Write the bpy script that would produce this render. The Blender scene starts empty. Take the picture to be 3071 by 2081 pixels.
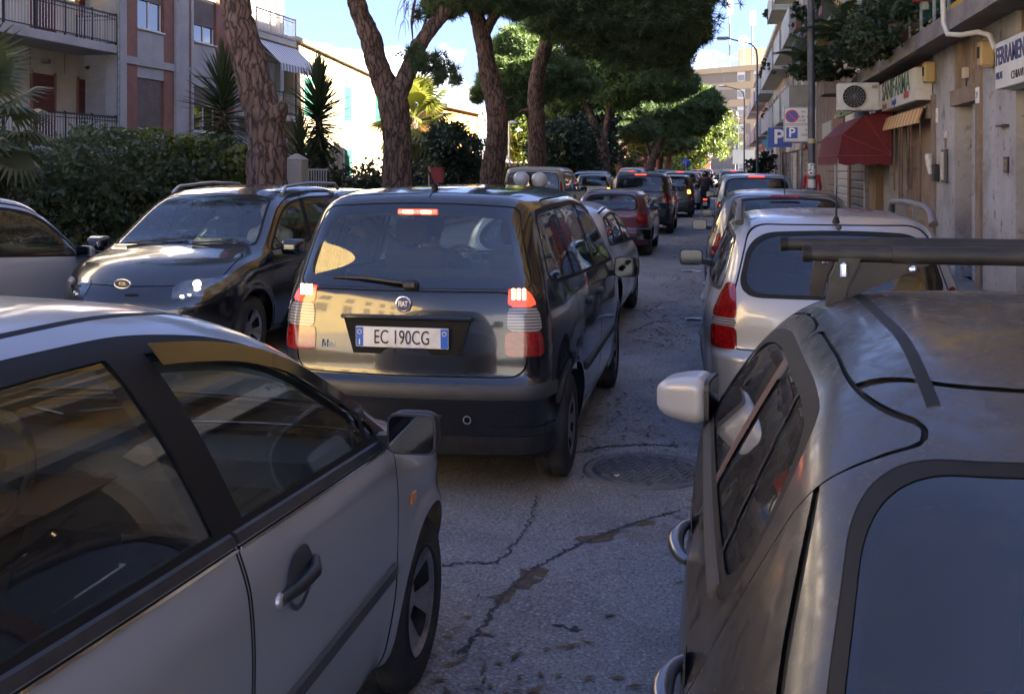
import bpy, bmesh, math, random
import numpy as np
from mathutils import Vector, Matrix
R = math.radians
scene = bpy.context.scene
COL = scene.collection
rng = np.random.default_rng(7)
random.seed(7)

# ------------------------------------------------------------------ camera, sky, sun, exposure
cam_d = bpy.data.cameras.new('camera')
cam_d.sensor_width = 36.0
cam_d.lens = 36.0 * 1050 / 1024
cam_d.shift_y = -178.8 / 1024
cam_d.clip_start = 0.05
cam_d.clip_end = 3000
cam = bpy.data.objects.new('camera', cam_d)
COL.objects.link(cam)
cam.location = (0, 0, 1.78)
YAW = math.atan(210 / 1050)
cam.rotation_euler = (R(90), 0, YAW)
scene.camera = cam

SUN_EL, SUN_AZ = R(32), R(94)          # azimuth clockwise from +Y: over the buildings on the right
to_sun = Vector((math.sin(SUN_AZ) * math.cos(SUN_EL), math.cos(SUN_AZ) * math.cos(SUN_EL), math.sin(SUN_EL)))
sun_d = bpy.data.lights.new('sun', 'SUN')
sun_d.energy = 3.9
sun_d.angle = R(0.5)
sun_d.color = (1.0, 0.88, 0.72)
sun = bpy.data.objects.new('sun', sun_d)
COL.objects.link(sun)
sun.rotation_euler = to_sun.to_track_quat('Z', 'Y').to_euler()

world = bpy.data.worlds.new('World')
scene.world = world
world.use_nodes = True
wn, wl = world.node_tree.nodes, world.node_tree.links
wn.clear()
w_out = wn.new('ShaderNodeOutputWorld')
w_bg = wn.new('ShaderNodeBackground')
w_sky = wn.new('ShaderNodeTexSky')
w_sky.sky_type = 'NISHITA'
w_sky.sun_disc = False
w_sky.sun_elevation = SUN_EL
w_sky.sun_rotation = SUN_AZ
w_sky.air_density = 1.0
w_sky.dust_density = 0.6
w_sky.ozone_density = 1.6
w_bg.inputs['Strength'].default_value = 0.05
# a low bank of cumulus above the horizon, the rest of the sky clear
w_tc = wn.new('ShaderNodeTexCoord')
w_map = wn.new('ShaderNodeMapping')
w_map.inputs['Scale'].default_value = (5.0, 5.0, 8.0)
w_map.inputs['Location'].default_value = (1.7, 0.4, 0.2)
w_no = wn.new('ShaderNodeTexNoise')
w_no.inputs['Scale'].default_value = 1.25
w_no.inputs['Detail'].default_value = 9
w_no.inputs['Roughness'].default_value = 0.52
w_sep = wn.new('ShaderNodeSeparateXYZ')
w_h = wn.new('ShaderNodeMapRange')
w_h.inputs[1].default_value = 0.07
w_h.inputs[2].default_value = 0.20
w_h.inputs[3].default_value = 0.16
w_h.inputs[4].default_value = -0.32
w_add = wn.new('ShaderNodeMath'); w_add.operation = 'ADD'
w_rmp = wn.new('ShaderNodeMapRange')
w_rmp.inputs[1].default_value = 0.50
w_rmp.inputs[2].default_value = 0.60
w_mix = wn.new('ShaderNodeMixRGB')
w_mix.inputs[2].default_value = (5.2, 5.0, 5.2, 1)
w_fac = wn.new('ShaderNodeMath'); w_fac.operation = 'MULTIPLY'; w_fac.inputs[1].default_value = 0.85
wl.new(w_tc.outputs['Generated'], w_map.inputs[0])
# a clear dry sky: no milky band at the horizon
w_up = wn.new('ShaderNodeVectorMath'); w_up.operation = 'ADD'; w_up.inputs[1].default_value = (0, 0, .20)
w_nm = wn.new('ShaderNodeVectorMath'); w_nm.operation = 'NORMALIZE'
wl.new(w_tc.outputs['Generated'], w_up.inputs[0]); wl.new(w_up.outputs[0], w_nm.inputs[0]); wl.new(w_nm.outputs[0], w_sky.inputs['Vector'])
wl.new(w_map.outputs[0], w_no.inputs['Vector'])
wl.new(w_tc.outputs['Generated'], w_sep.inputs[0])
wl.new(w_sep.outputs[2], w_h.inputs[0])
wl.new(w_no.outputs['Fac'], w_add.inputs[0])
wl.new(w_h.outputs[0], w_add.inputs[1])
wl.new(w_add.outputs[0], w_rmp.inputs[0])
wl.new(w_rmp.outputs[0], w_fac.inputs[0])
wl.new(w_fac.outputs[0], w_mix.inputs[0])
wl.new(w_sky.outputs[0], w_mix.inputs[1])
w_tint = wn.new('ShaderNodeMixRGB'); w_tint.blend_type = 'MULTIPLY'; w_tint.inputs[0].default_value = 1.0; w_tint.inputs[2].default_value = (.54, .48, .56, 1)
wl.new(w_sky.outputs[0], w_tint.inputs[1]); wl.new(w_tint.outputs[0], w_mix.inputs[1])
wl.new(w_mix.outputs[0], w_bg.inputs[0])
wl.new(w_bg.outputs[0], w_out.inputs[0])

vs = scene.view_settings
vs.view_transform = 'Standard'
vs.look = 'None'
vs.gamma = 1.0
vs.use_curve_mapping = False
vs.exposure = 4.15

# ------------------------------------------------------------------ materials
MATS = {}
def mat(name, color=(.5, .5, .5), rough=.6, metal=0., spec=.5, coat=0., noise=None, bump=None, emit=None,
        estr=0., objcolor=False, dust=None, trans=0., sub=None, stripes=None):
    """procedural principled material. noise=(scale, color2, lo, hi[, detail]); bump=(scale, strength, dist);
    dust=(color, amount, scale): settled on upward faces"""
    if name in MATS: return MATS[name]
    m = bpy.data.materials.new(name)
    m.use_nodes = True
    nt = m.node_tree
    b = nt.nodes['Principled BSDF']
    b.inputs['Base Color'].default_value = (*color, 1)
    b.inputs['Roughness'].default_value = rough
    b.inputs['Metallic'].default_value = metal
    b.inputs['Specular IOR Level'].default_value = spec
    b.inputs['Coat Weight'].default_value = coat
    b.inputs['Coat Roughness'].default_value = .04
    tc = nt.nodes.new('ShaderNodeTexCoord')
    cur = None
    if objcolor:
        oi = nt.nodes.new('ShaderNodeObjectInfo')
        cur = oi.outputs['Color']
    def mix(fac, a, bcol):
        mx = nt.nodes.new('ShaderNodeMixRGB')
        nt.links.new(fac, mx.inputs[0])
        if a is None: mx.inputs[1].default_value = (*color, 1)
        else: nt.links.new(a, mx.inputs[1])
        mx.inputs[2].default_value = (*bcol, 1)
        return mx.outputs[0]
    def noisefac(sc, lo, hi, det=5, coord='Object', stretch=None):
        n = nt.nodes.new('ShaderNodeTexNoise')
        n.inputs['Scale'].default_value = sc
        n.inputs['Detail'].default_value = det
        n.inputs['Roughness'].default_value = .6
        src = tc.outputs[coord]
        if stretch:
            mp = nt.nodes.new('ShaderNodeMapping')
            mp.inputs['Scale'].default_value = stretch
            nt.links.new(src, mp.inputs[0]); src = mp.outputs[0]
        nt.links.new(src, n.inputs['Vector'])
        r = nt.nodes.new('ShaderNodeMapRange')
        r.inputs[1].default_value = lo
        r.inputs[2].default_value = hi
        nt.links.new(n.outputs['Fac'], r.inputs[0])
        return r.outputs[0]
    for nz in (noise if isinstance(noise, list) else [noise] if noise else []):
        st = nz[5] if len(nz) > 5 else None
        cur = mix(noisefac(nz[0], nz[2], nz[3], nz[4] if len(nz) > 4 else 5, stretch=st), cur, nz[1])
    if stripes:      # (axis, period, color2, duty)
        sp = nt.nodes.new('ShaderNodeSeparateXYZ')
        nt.links.new(tc.outputs['Object'], sp.inputs[0])
        md = nt.nodes.new('ShaderNodeMath'); md.operation = 'PINGPONG'
        md.inputs[1].default_value = stripes[1]
        nt.links.new(sp.outputs[stripes[0]], md.inputs[0])
        gt = nt.nodes.new('ShaderNodeMath'); gt.operation = 'GREATER_THAN'
        gt.inputs[1].default_value = stripes[1] * stripes[3]
        nt.links.new(md.outputs[0], gt.inputs[0])
        cur = mix(gt.outputs[0], cur, stripes[2])
    if dust:
        geo = nt.nodes.new('ShaderNodeNewGeometry')
        sp = nt.nodes.new('ShaderNodeSeparateXYZ')
        nt.links.new(geo.outputs['Normal'], sp.inputs[0])
        r = nt.nodes.new('ShaderNodeMapRange')
        r.inputs[1].default_value = -.1; r.inputs[2].default_value = 1.0
        r.inputs[3].default_value = dust[3] if len(dust) > 3 else .25
        r.inputs[4].default_value = 1.0
        nt.links.new(sp.outputs[2], r.inputs[0])
        nf = noisefac(dust[2], .22, .72, 8)
        ml = nt.nodes.new('ShaderNodeMath'); ml.operation = 'MULTIPLY'
        nt.links.new(r.outputs[0], ml.inputs[0]); nt.links.new(nf, ml.inputs[1])
        m2 = nt.nodes.new('ShaderNodeMath'); m2.operation = 'MULTIPLY'; m2.inputs[1].default_value = dust[1]
        nt.links.new(ml.outputs[0], m2.inputs[0])
        cur = mix(m2.outputs[0], cur, dust[0])
        rr = nt.nodes.new('ShaderNodeMapRange')
        rr.inputs[3].default_value = rough; rr.inputs[4].default_value = .75
        nt.links.new(m2.outputs[0], rr.inputs[0]); nt.links.new(rr.outputs[0], b.inputs['Roughness'])
        if coat:
            cc = nt.nodes.new('ShaderNodeMapRange')
            cc.inputs[1].default_value = 0.; cc.inputs[2].default_value = .75
            cc.inputs[3].default_value = coat; cc.inputs[4].default_value = coat * .12
            nt.links.new(m2.outputs[0], cc.inputs[0]); nt.links.new(cc.outputs[0], b.inputs['Coat Weight'])
            cr = nt.nodes.new('ShaderNodeMapRange')
            cr.inputs[1].default_value = 0.; cr.inputs[2].default_value = .7
            cr.inputs[3].default_value = .04; cr.inputs[4].default_value = .4
            nt.links.new(m2.outputs[0], cr.inputs[0]); nt.links.new(cr.outputs[0], b.inputs['Coat Roughness'])
        if metal:
            mm = nt.nodes.new('ShaderNodeMapRange')
            mm.inputs[3].default_value = metal; mm.inputs[4].default_value = 0.
            nt.links.new(m2.outputs[0], mm.inputs[0]); nt.links.new(mm.outputs[0], b.inputs['Metallic'])
    if cur is not None: nt.links.new(cur, b.inputs['Base Color'])
    if bump:
        n = nt.nodes.new('ShaderNodeTexNoise')
        n.inputs['Scale'].default_value = bump[0]
        n.inputs['Detail'].default_value = 6
        nt.links.new(tc.outputs['Object'], n.inputs['Vector'])
        bp = nt.nodes.new('ShaderNodeBump')
        bp.inputs['Strength'].default_value = bump[1]
        bp.inputs['Distance'].default_value = bump[2]
        nt.links.new(n.outputs['Fac'], bp.inputs['Height'])
        nt.links.new(bp.outputs[0], b.inputs['Normal'])
    if emit:
        b.inputs['Emission Color'].default_value = (*emit, 1)
        b.inputs['Emission Strength'].default_value = estr
    if sub: # translucency for leaves
        out = nt.nodes['Material Output']
        tr = nt.nodes.new('ShaderNodeBsdfTranslucent')
        tr.inputs[0].default_value = (*sub[0], 1)
        ms = nt.nodes.new('ShaderNodeMixShader'); ms.inputs[0].default_value = sub[1]
        nt.links.new(b.outputs[0], ms.inputs[1]); nt.links.new(tr.outputs[0], ms.inputs[2])
        nt.links.new(ms.outputs[0], out.inputs[0])
    MATS[name] = m
    return m

def glass(name, tint=(.8, .86, .84), refl=1.0, dirt=.0, dcol=(.3, .28, .25), ior=1.5):
    """thin sheet: transparent tint under a fresnel reflection, with a film of dust"""
    if name in MATS: return MATS[name]
    m = bpy.data.materials.new(name); m.use_nodes = True
    nt = m.node_tree; nt.nodes.clear()
    out = nt.nodes.new('ShaderNodeOutputMaterial')
    t = nt.nodes.new('ShaderNodeBsdfTransparent'); t.inputs[0].default_value = (*tint, 1)
    g = nt.nodes.new('ShaderNodeBsdfGlossy'); g.inputs['Roughness'].default_value = .015
    g.inputs[0].default_value = (refl, refl, refl, 1)
    fr = nt.nodes.new('ShaderNodeFresnel'); fr.inputs[0].default_value = ior
    geo = nt.nodes.new('ShaderNodeNewGeometry')
    ms = nt.nodes.new('ShaderNodeMixShader')
    # fresnel must not turn to total reflection on the back of the sheet
    fr2 = nt.nodes.new('ShaderNodeLayerWeight'); fr2.inputs[0].default_value = .5
    mp = nt.nodes.new('ShaderNodeMath'); mp.operation = 'POWER'; mp.inputs[1].default_value = 3.6
    nt.links.new(fr2.outputs['Facing'], mp.inputs[0])
    ma = nt.nodes.new('ShaderNodeMapRange'); ma.inputs[3].default_value = .075; ma.inputs[4].default_value = .95
    nt.links.new(mp.outputs[0], ma.inputs[0])
    nt.links.new(ma.outputs[0], ms.inputs[0])
    nt.links.new(t.outputs[0], ms.inputs[1]); nt.links.new(g.outputs[0], ms.inputs[2])
    last = ms.outputs[0]
    if dirt:
        d = nt.nodes.new('ShaderNodeBsdfDiffuse'); d.inputs[0].default_value = (*dcol, 1)
        tc = nt.nodes.new('ShaderNodeTexCoord')
        n = nt.nodes.new('ShaderNodeTexNoise'); n.inputs['Scale'].default_value = 14; n.inputs['Detail'].default_value = 9
        n.inputs['Roughness'].default_value = .7
        nt.links.new(tc.outputs['Object'], n.inputs['Vector'])
        r = nt.nodes.new('ShaderNodeMapRange'); r.inputs[1].default_value = .3; r.inputs[2].default_value = .8
        r.inputs[3].default_value = dirt * .35; r.inputs[4].default_value = dirt
        nt.links.new(n.outputs['Fac'], r.inputs[0])
        m2 = nt.nodes.new('ShaderNodeMixShader')
        nt.links.new(r.outputs[0], m2.inputs[0]); nt.links.new(last, m2.inputs[1]); nt.links.new(d.outputs[0], m2.inputs[2])
        last = m2.outputs[0]
    nt.links.new(last, out.inputs[0])
    MATS[name] = m
    return m

# ------------------------------------------------------------------ scene helpers
def tag(o, label=None, cat=None, group=None, kind=None):
    if label: o['label'] = label
    if cat: o['category'] = cat
    if group: o['group'] = group
    if kind: o['kind'] = kind
    return o
def empty(name, loc=(0, 0, 0), rz=0., label=None, cat=None, group=None):
    o = bpy.data.objects.new(name, None)
    o.empty_display_size = .2
    COL.objects.link(o)
    o.location = loc
    o.rotation_euler = (0, 0, rz)
    return tag(o, label, cat, group)
def link(name, me, m=None, parent=None):
    o = bpy.data.objects.new(name, me)
    COL.objects.link(o)
    if m is not None and len(me.materials) == 0:
        for x in (m if isinstance(m, (list, tuple)) else [m]): me.materials.append(x)
    if parent is not None: o.parent = parent
    return o
def kids():
    k = {}
    for o in bpy.data.objects:
        if o.parent is not None: k.setdefault(o.parent.name, []).append(o)
    return k
def copy_tree(o, parent=None, k=None):
    k = kids() if k is None else k
    c = o.copy(); COL.objects.link(c); c.parent = parent
    for ch in k.get(o.name, ()): copy_tree(ch, c, k)
    return c
def npmesh(name, V, F, smooth=False, normals=None, mi=None):
    """V (n,3); F (m,3) or (m,4) int array"""
    me = bpy.data.meshes.new(name)
    V = np.asarray(V, dtype=np.float32); F = np.asarray(F, dtype=np.int32)
    k = F.shape[1]
    me.vertices.add(len(V)); me.vertices.foreach_set('co', V.ravel())
    me.loops.add(F.size); me.loops.foreach_set('vertex_index', F.ravel())
    me.polygons.add(len(F))
    me.polygons.foreach_set('loop_start', np.arange(0, F.size, k, dtype=np.int32))
    me.polygons.foreach_set('loop_total', np.full(len(F), k, dtype=np.int32))
    if smooth: me.polygons.foreach_set('use_smooth', np.ones(len(F), dtype=bool))
    if mi is not None: me.polygons.foreach_set('material_index', np.asarray(mi, dtype=np.int32))
    me.update(calc_edges=True)
    if normals is not None:
        me.normals_split_custom_set_from_vertices(np.asarray(normals, dtype=np.float32))
    return me

class MB:
    """collects boxes, prisms, tubes, lathes ... and links them as ONE mesh object"""
    def __init__(s): s.v = []; s.f = []; s.mi = []; s.sm = []
    def add(s, vs, fs, mi=0, smooth=False):
        n = len(s.v); s.v += [tuple(v) for v in vs]
        s.f += [tuple(n + i for i in f) for f in fs]
        s.mi += [mi] * len(fs); s.sm += [smooth] * len(fs)
        return s
    def box(s, a, b, mi=0, bev=0.):
        x0, y0, z0 = min(a[0], b[0]), min(a[1], b[1]), min(a[2], b[2])
        x1, y1, z1 = max(a[0], b[0]), max(a[1], b[1]), max(a[2], b[2])
        if bev <= 0:
            v = [(x0, y0, z0), (x1, y0, z0), (x1, y1, z0), (x0, y1, z0), (x0, y0, z1), (x1, y0, z1), (x1, y1, z1), (x0, y1, z1)]
            return s.add(v, [(0, 3, 2, 1), (4, 5, 6, 7), (0, 1, 5, 4), (1, 2, 6, 5), (2, 3, 7, 6), (3, 0, 4, 7)], mi)
        e = bev; v = []
        for (z, i) in ((z0, e), (z0 + e, 0), (z1 - e, 0), (z1, e)):
            X0, X1, Y0, Y1 = x0 + i, x1 - i, y0 + i, y1 - i
            j = e if i == 0 else e * .5
            v += [(X0 + j, Y0, z), (X1 - j, Y0, z), (X1, Y0 + j, z), (X1, Y1 - j, z), (X1 - j, Y1, z), (X0 + j, Y1, z), (X0, Y1 - j, z), (X0, Y0 + j, z)]
        f = [tuple(reversed(range(8))), tuple(range(24, 32))]
        for k in range(3):
            for i in range(8):
                f.append((k * 8 + i, k * 8 + (i + 1) % 8, k * 8 + 8 + (i + 1) % 8, k * 8 + 8 + i))
        return s.add(v, f, mi)
    def obox(s, c, ax, half, mi=0):
        """oriented box: centre, 3 axes, half sizes"""
        c = Vector(c); A = [Vector(a).normalized() * h for a, h in zip(ax, half)]
        v = [c + A[0] * i + A[1] * j + A[2] * k for k in (-1, 1) for i, j in ((-1, -1), (1, -1), (1, 1), (-1, 1))]
        return s.add(v, [(0, 3, 2, 1), (4, 5, 6, 7), (0, 1, 5, 4), (1, 2, 6, 5), (2, 3, 7, 6), (3, 0, 4, 7)], mi)
    def beam(s, p, q, w, h=None, mi=0, up=(0, 0, 1)):
        p, q = Vector(p), Vector(q); d = q - p; L = d.length
        if L < 1e-6: return s
        d.normalize(); u = Vector(up)
        x = d.cross(u)
        if x.length < 1e-4: x = d.cross(Vector((1, 0, 0)))
        x.normalize(); y = x.cross(d)
        return s.obox((p + q) / 2, (x, d, y), (w / 2, L / 2, (h or w) / 2), mi)
    def tube(s, pts, r, n=8, mi=0, cap=True, smooth=True):
        pts = [Vector(p) for p in pts]; m = len(pts)
        rs = list(r) if hasattr(r, '__len__') else [r] * m
        v = []; prev = None
        for i, p in enumerate(pts):
            d = (pts[min(i + 1, m - 1)] - pts[max(i - 1, 0)]).normalized()
            if prev is None:
                x = d.cross(Vector((0, 0, 1)))
                if x.length < .05: x = d.cross(Vector((1, 0, 0)))
            else: x = prev - d * prev.dot(d)
            x.normalize(); prev = x; y = d.cross(x)
            for k in range(n):
                a = 2 * math.pi * k / n
                v.append(p + (x * math.cos(a) + y * math.sin(a)) * rs[i])
        f = [(i * n + k, i * n + (k + 1) % n, (i + 1) * n + (k + 1) % n, (i + 1) * n + k) for i in range(m - 1) for k in range(n)]
        s.add(v, f, mi, smooth)
        if cap:
            s.add(v[:n], [tuple(reversed(range(n)))], mi); s.add(v[-n:], [tuple(range(n))], mi)
        return s
    def lathe(s, prof, c=(0, 0, 0), axis='z', n=24, mi=0, smooth=True):
        """prof: (r, h) pairs about an axis through c"""
        v = []
        for r, h in prof:
            for k in range(n):
                a = 2 * math.pi * k / n; p, q = r * math.cos(a), r * math.sin(a)
                if axis == 'z': v.append((c[0] + p, c[1] + q, c[2] + h))
                elif axis == 'x': v.append((c[0] + h, c[1] + p, c[2] + q))
                else: v.append((c[0] + q, c[1] + h, c[2] + p))
        f = [(i * n + k, i * n + (k + 1) % n, (i + 1) * n + (k + 1) % n, (i + 1) * n + k) for i in range(len(prof) - 1) for k in range(n)]
        return s.add(v, f, mi, smooth)
    def prism(s, poly, a, b, axis='x', mi=0):
        """poly: 2-d outline in the two other axes, extruded from a to b"""
        def P(p, t): return {'x': (t, p[0], p[1]), 'y': (p[0], t, p[1]), 'z': (p[0], p[1], t)}[axis]
        n = len(poly)
        v = [P(p, a) for p in poly] + [P(p, b) for p in poly]
        f = [tuple(reversed(range(n))), tuple(range(n, 2 * n))] + [(i, (i + 1) % n, n + (i + 1) % n, n + i) for i in range(n)]
        return s.add(v, f, mi)
    def mesh(s, name):
        me = bpy.data.meshes.new(name)
        me.from_pydata(s.v, [], s.f)
        me.polygons.foreach_set('material_index', s.mi)
        me.polygons.foreach_set('use_smooth', s.sm)
        me.update()
        return me
    def fixmesh(s, name):
        me = s.mesh(name)
        bm = bmesh.new(); bm.from_mesh(me)
        bmesh.ops.recalc_face_normals(bm, faces=bm.faces); bm.to_mesh(me); bm.free()
        return me
    def build(s, name, m, parent=None, fix=True):
        return link(name, s.fixmesh(name) if fix else s.mesh(name), m, parent)

_tc = {}
def text_mesh(txt, size, extrude=.0, sx=1.0, align='CENTER', bold=0.):
    key = (txt, size, extrude, sx, align, bold)
    if key in _tc: return _tc[key]
    cu = bpy.data.curves.new('lettering', 'FONT')
    cu.body = txt; cu.size = size; cu.extrude = extrude; cu.align_x = align; cu.align_y = 'CENTER'
    cu.offset = bold
    cu.resolution_u = 3
    ob = bpy.data.objects.new('tmp', cu); tmp = bpy.data.scenes.new('tmp'); tmp.collection.objects.link(ob)
    tmp.view_layers[0].update(); dg = tmp.view_layers[0].depsgraph
    me = bpy.data.meshes.new_from_object(ob.evaluated_get(dg))
    bpy.data.objects.remove(ob); bpy.data.scenes.remove(tmp)
    if sx != 1.0:
        for v in me.vertices: v.co.x *= sx
    me.name = 'lettering'
    _tc[key] = me
    return me
def lettering(txt, size, m, parent, loc, right=(1, 0, 0), up=(0, 0, 1), extrude=.002, sx=1.0, align='CENTER', name='lettering', bold=0.):
    me = text_mesh(txt, size, extrude, sx, align, bold).copy()
    me.materials.clear()
    o = link(name, me, m, parent)
    r, u = Vector(right).normalized(), Vector(up).normalized()
    n = r.cross(u)
    M = Matrix((r, u, n)).transposed().to_4x4(); M.translation = Vector(loc)
    o.matrix_local = M
    return o

# ------------------------------------------------------------------ implicit surfaces -> triangle meshes
def smax(a, b, k):
    if k <= 0: return np.maximum(a, b)
    h = np.maximum(k - np.abs(a - b), 0) / k
    return np.maximum(a, b) + h * h * k * .25
def smin(a, b, k): return -smax(-a, -b, k)

def surface_nets(D, org, st):
    S = D < 0
    nx, ny, nz = D.shape
    cnt = np.zeros((nx - 1, ny - 1, nz - 1), np.int8)
    for i in (0, 1):
        for j in (0, 1):
            for k in (0, 1):
                cnt += S[i:nx - 1 + i, j:ny - 1 + j, k:nz - 1 + k]
    act = (cnt > 0) & (cnt < 8)
    idx = -np.ones(act.shape, np.int64)
    A = np.argwhere(act)
    idx[act] = np.arange(len(A))
    acc = np.zeros((len(A), 3)); num = np.zeros(len(A))
    C = [(i, j, k) for i in (0, 1) for j in (0, 1) for k in (0, 1)]
    dv = {c: D[A[:, 0] + c[0], A[:, 1] + c[1], A[:, 2] + c[2]] for c in C}
    for c in C:
        for ax in range(3):
            if c[ax] == 0:
                e = list(c); e[ax] = 1; e = tuple(e)
                a, b = dv[c], dv[e]
                m = (a < 0) != (b < 0)
                t = a / np.where(m, a - b, 1)
                p = np.tile(np.array(c, float), (len(A), 1)); p[:, ax] = t
                acc[m] += p[m]; num[m] += 1
    V = (A + acc / num[:, None]) * st + np.array(org)
    quads = []
    for ax in range(3):
        a1, a2 = (ax + 1) % 3, (ax + 2) % 3
        sl0 = [slice(1, -1)] * 3; sl1 = [slice(1, -1)] * 3
        sl0[ax] = slice(0, D.shape[ax] - 1); sl1[ax] = slice(1, D.shape[ax])
        s0, s1 = S[tuple(sl0)], S[tuple(sl1)]
        E = np.argwhere(s0 != s1)
        flip = s0[s0 != s1]
        off = np.ones(3, int); off[ax] = 0
        E = E + off
        def cell(d1, d2):
            q = E.copy(); q[:, a1] += d1; q[:, a2] += d2
            return idx[q[:, 0], q[:, 1], q[:, 2]]
        q = np.stack([cell(-1, -1), cell(0, -1), cell(0, 0), cell(-1, 0)], 1)
        q[~flip] = q[~flip][:, ::-1]
        quads.append(q)
    Q = np.concatenate(quads)
    Q = Q[(Q >= 0).all(1)]
    T = np.concatenate([Q[:, [0, 1, 2]], Q[:, [0, 2, 3]]])
    return V, T

def grad(fn, V, e=.006):
    g = np.empty_like(V)
    for a in range(3):
        d = np.zeros(3); d[a] = e
        g[:, a] = (fn(V + d) - fn(V - d)) / (2 * e)
    return g
def newton(fn, V, it=2, e=.006):
    for _ in range(it):
        g = grad(fn, V, e)
        V = V - (fn(V) / np.maximum((g * g).sum(1), .05))[:, None] * g
    return V
def sdf_mesh(fn, lo, hi, st, it=2):
    lo = np.array(lo, float); hi = np.array(hi, float)
    n = np.ceil((hi - lo) / st).astype(int) + 1
    ax = [lo[i] + st * np.arange(n[i]) for i in range(3)]
    G = np.stack(np.meshgrid(*ax, indexing='ij'), -1).reshape(-1, 3)
    D = fn(G).reshape(n)
    V, T = surface_nets(D, lo, st)
    V = newton(fn, V, it, st * .3)
    N = grad(fn, V, st * .3)
    N /= np.maximum(np.linalg.norm(N, axis=1), 1e-9)[:, None]
    return V, T, N
_sc = {}
def sdf_object(name, fn, lo, hi, st, m, parent=None, key=None):
    if key is not None and key in _sc: return link(name, _sc[key], None, parent)
    V, T, N = sdf_mesh(fn, lo, hi, st)
    if key is not None:
        _sc[key] = npmesh(name, V, T, True, N); return link(name, _sc[key], m, parent)
    return link(name, npmesh(name, V, T, True, N), m, parent)
def rbox(P, c, h, r):
    q = np.abs(P - np.array(c)) - (np.array(h) - r)
    return np.linalg.norm(np.maximum(q, 0), axis=1) + np.minimum(q.max(1), 0) - r
def cone(P, a, b, ra, rb):
    a = np.array(a, float); b = np.array(b, float)
    ba = b - a; t = np.clip(((P - a) @ ba) / max(ba @ ba, 1e-9), 0, 1)
    return np.linalg.norm(P - a - t[:, None] * ba, axis=1) - (ra + (rb - ra) * t)
def ell(P, c, r):
    r = np.array(r, float); q = (P - np.array(c)) / r
    k = np.linalg.norm(q, axis=1)
    return (k - 1) * r.min() * np.clip(k, .6, 1.2)

class Sp:
    """smooth 1-d profile: monotone cubic through knots, softened"""
    def __init__(s, pts, sig=.03):
        pts = sorted(pts); x = np.array([p[0] for p in pts], float); y = np.array([p[1] for p in pts], float)
        h = np.diff(x); dl = np.diff(y) / h
        m = np.zeros(len(x)); m[0] = dl[0]; m[-1] = dl[-1]
        for i in range(1, len(x) - 1):
            if dl[i - 1] * dl[i] > 0:
                w1, w2 = 2 * h[i] + h[i - 1], h[i] + 2 * h[i - 1]
                m[i] = (w1 + w2) / (w1 / dl[i - 1] + w2 / dl[i])
        s.h = .004
        pad = .4
        t = np.arange(x[0] - pad, x[-1] + pad, s.h)
        k = np.clip(np.searchsorted(x, t) - 1, 0, len(x) - 2)
        u = np.clip((t - x[k]) / h[k], 0, 1)
        v = (2*u**3 - 3*u**2 + 1) * y[k] + (u**3 - 2*u**2 + u) * h[k] * m[k] + (-2*u**3 + 3*u**2) * y[k + 1] + (u**3 - u**2) * h[k] * m[k + 1]
        v = np.where(t < x[0], y[0] + (t - x[0]) * m[0], v); v = np.where(t > x[-1], y[-1] + (t - x[-1]) * m[-1], v)
        if sig > 0:
            n = int(3 * sig / s.h); kr = np.exp(-.5 * (np.arange(-n, n + 1) * s.h / sig) ** 2); kr /= kr.sum()
            v = np.convolve(np.pad(v, n, mode='reflect', reflect_type='odd'), kr, 'valid')
        s.t0 = t[0]; s.v = v; s.d = np.gradient(v, s.h)
    def __call__(s, q):
        p = np.clip((q - s.t0) / s.h, 0, len(s.v) - 2.001); i = p.astype(int); f = p - i
        return s.v[i] * (1 - f) + s.v[i + 1] * f
    def slope(s, q):
        p = np.clip((q - s.t0) / s.h, 0, len(s.v) - 2.001); i = p.astype(int); f = p - i
        return s.d[i] * (1 - f) + s.d[i + 1] * f

def cut(V, T, Rg, f):
    """split triangles along f = 0; returns V, T, Rg, f"""
    eps = 1e-5
    f = np.where(np.abs(f) < eps, 0, f)
    tf = f[T]
    mx, mn = tf.max(1), tf.min(1)
    c = (mx > 0) & (mn < 0)
    K, KR = T[~c], Rg[~c]
    X, XR = T[c], Rg[c]
    if len(X) == 0: return V, T, Rg, f
    s = f[X] > 0
    odd = np.where(s.sum(1) == 1, s.argmax(1), (~s).argmax(1))
    r = np.arange(len(X))
    a, b, d = X[r, odd], X[r, (odd + 1) % 3], X[r, (odd + 2) % 3]
    E = np.concatenate([np.stack([a, b], 1), np.stack([a, d], 1)])
    E.sort(1)
    key = E[:, 0] * len(V) + E[:, 1]
    uk, inv = np.unique(key, return_inverse=True)
    i, j = uk // len(V), uk % len(V)
    den = f[i] - f[j]
    t = np.clip(f[i] / np.where(np.abs(den) < 1e-12, 1, den), 0, 1)
    NV = V[i] + t[:, None] * (V[j] - V[i])
    n0 = len(V)
    p = n0 + inv[:len(X)]; q = n0 + inv[len(X):]
    T2 = np.concatenate([K, np.stack([a, p, q], 1), np.stack([p, b, d], 1), np.stack([p, d, q], 1)])
    R2 = np.concatenate([KR, XR, XR, XR])
    V2 = np.concatenate([V, NV]); f2 = np.concatenate([f, np.zeros(len(NV))])
    A = V2[T2]
    ar = np.linalg.norm(np.cross(A[:, 1] - A[:, 0], A[:, 2] - A[:, 0]), axis=1)
    ok = ar > 1e-9
    return V2, T2[ok], R2[ok], f2

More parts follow.
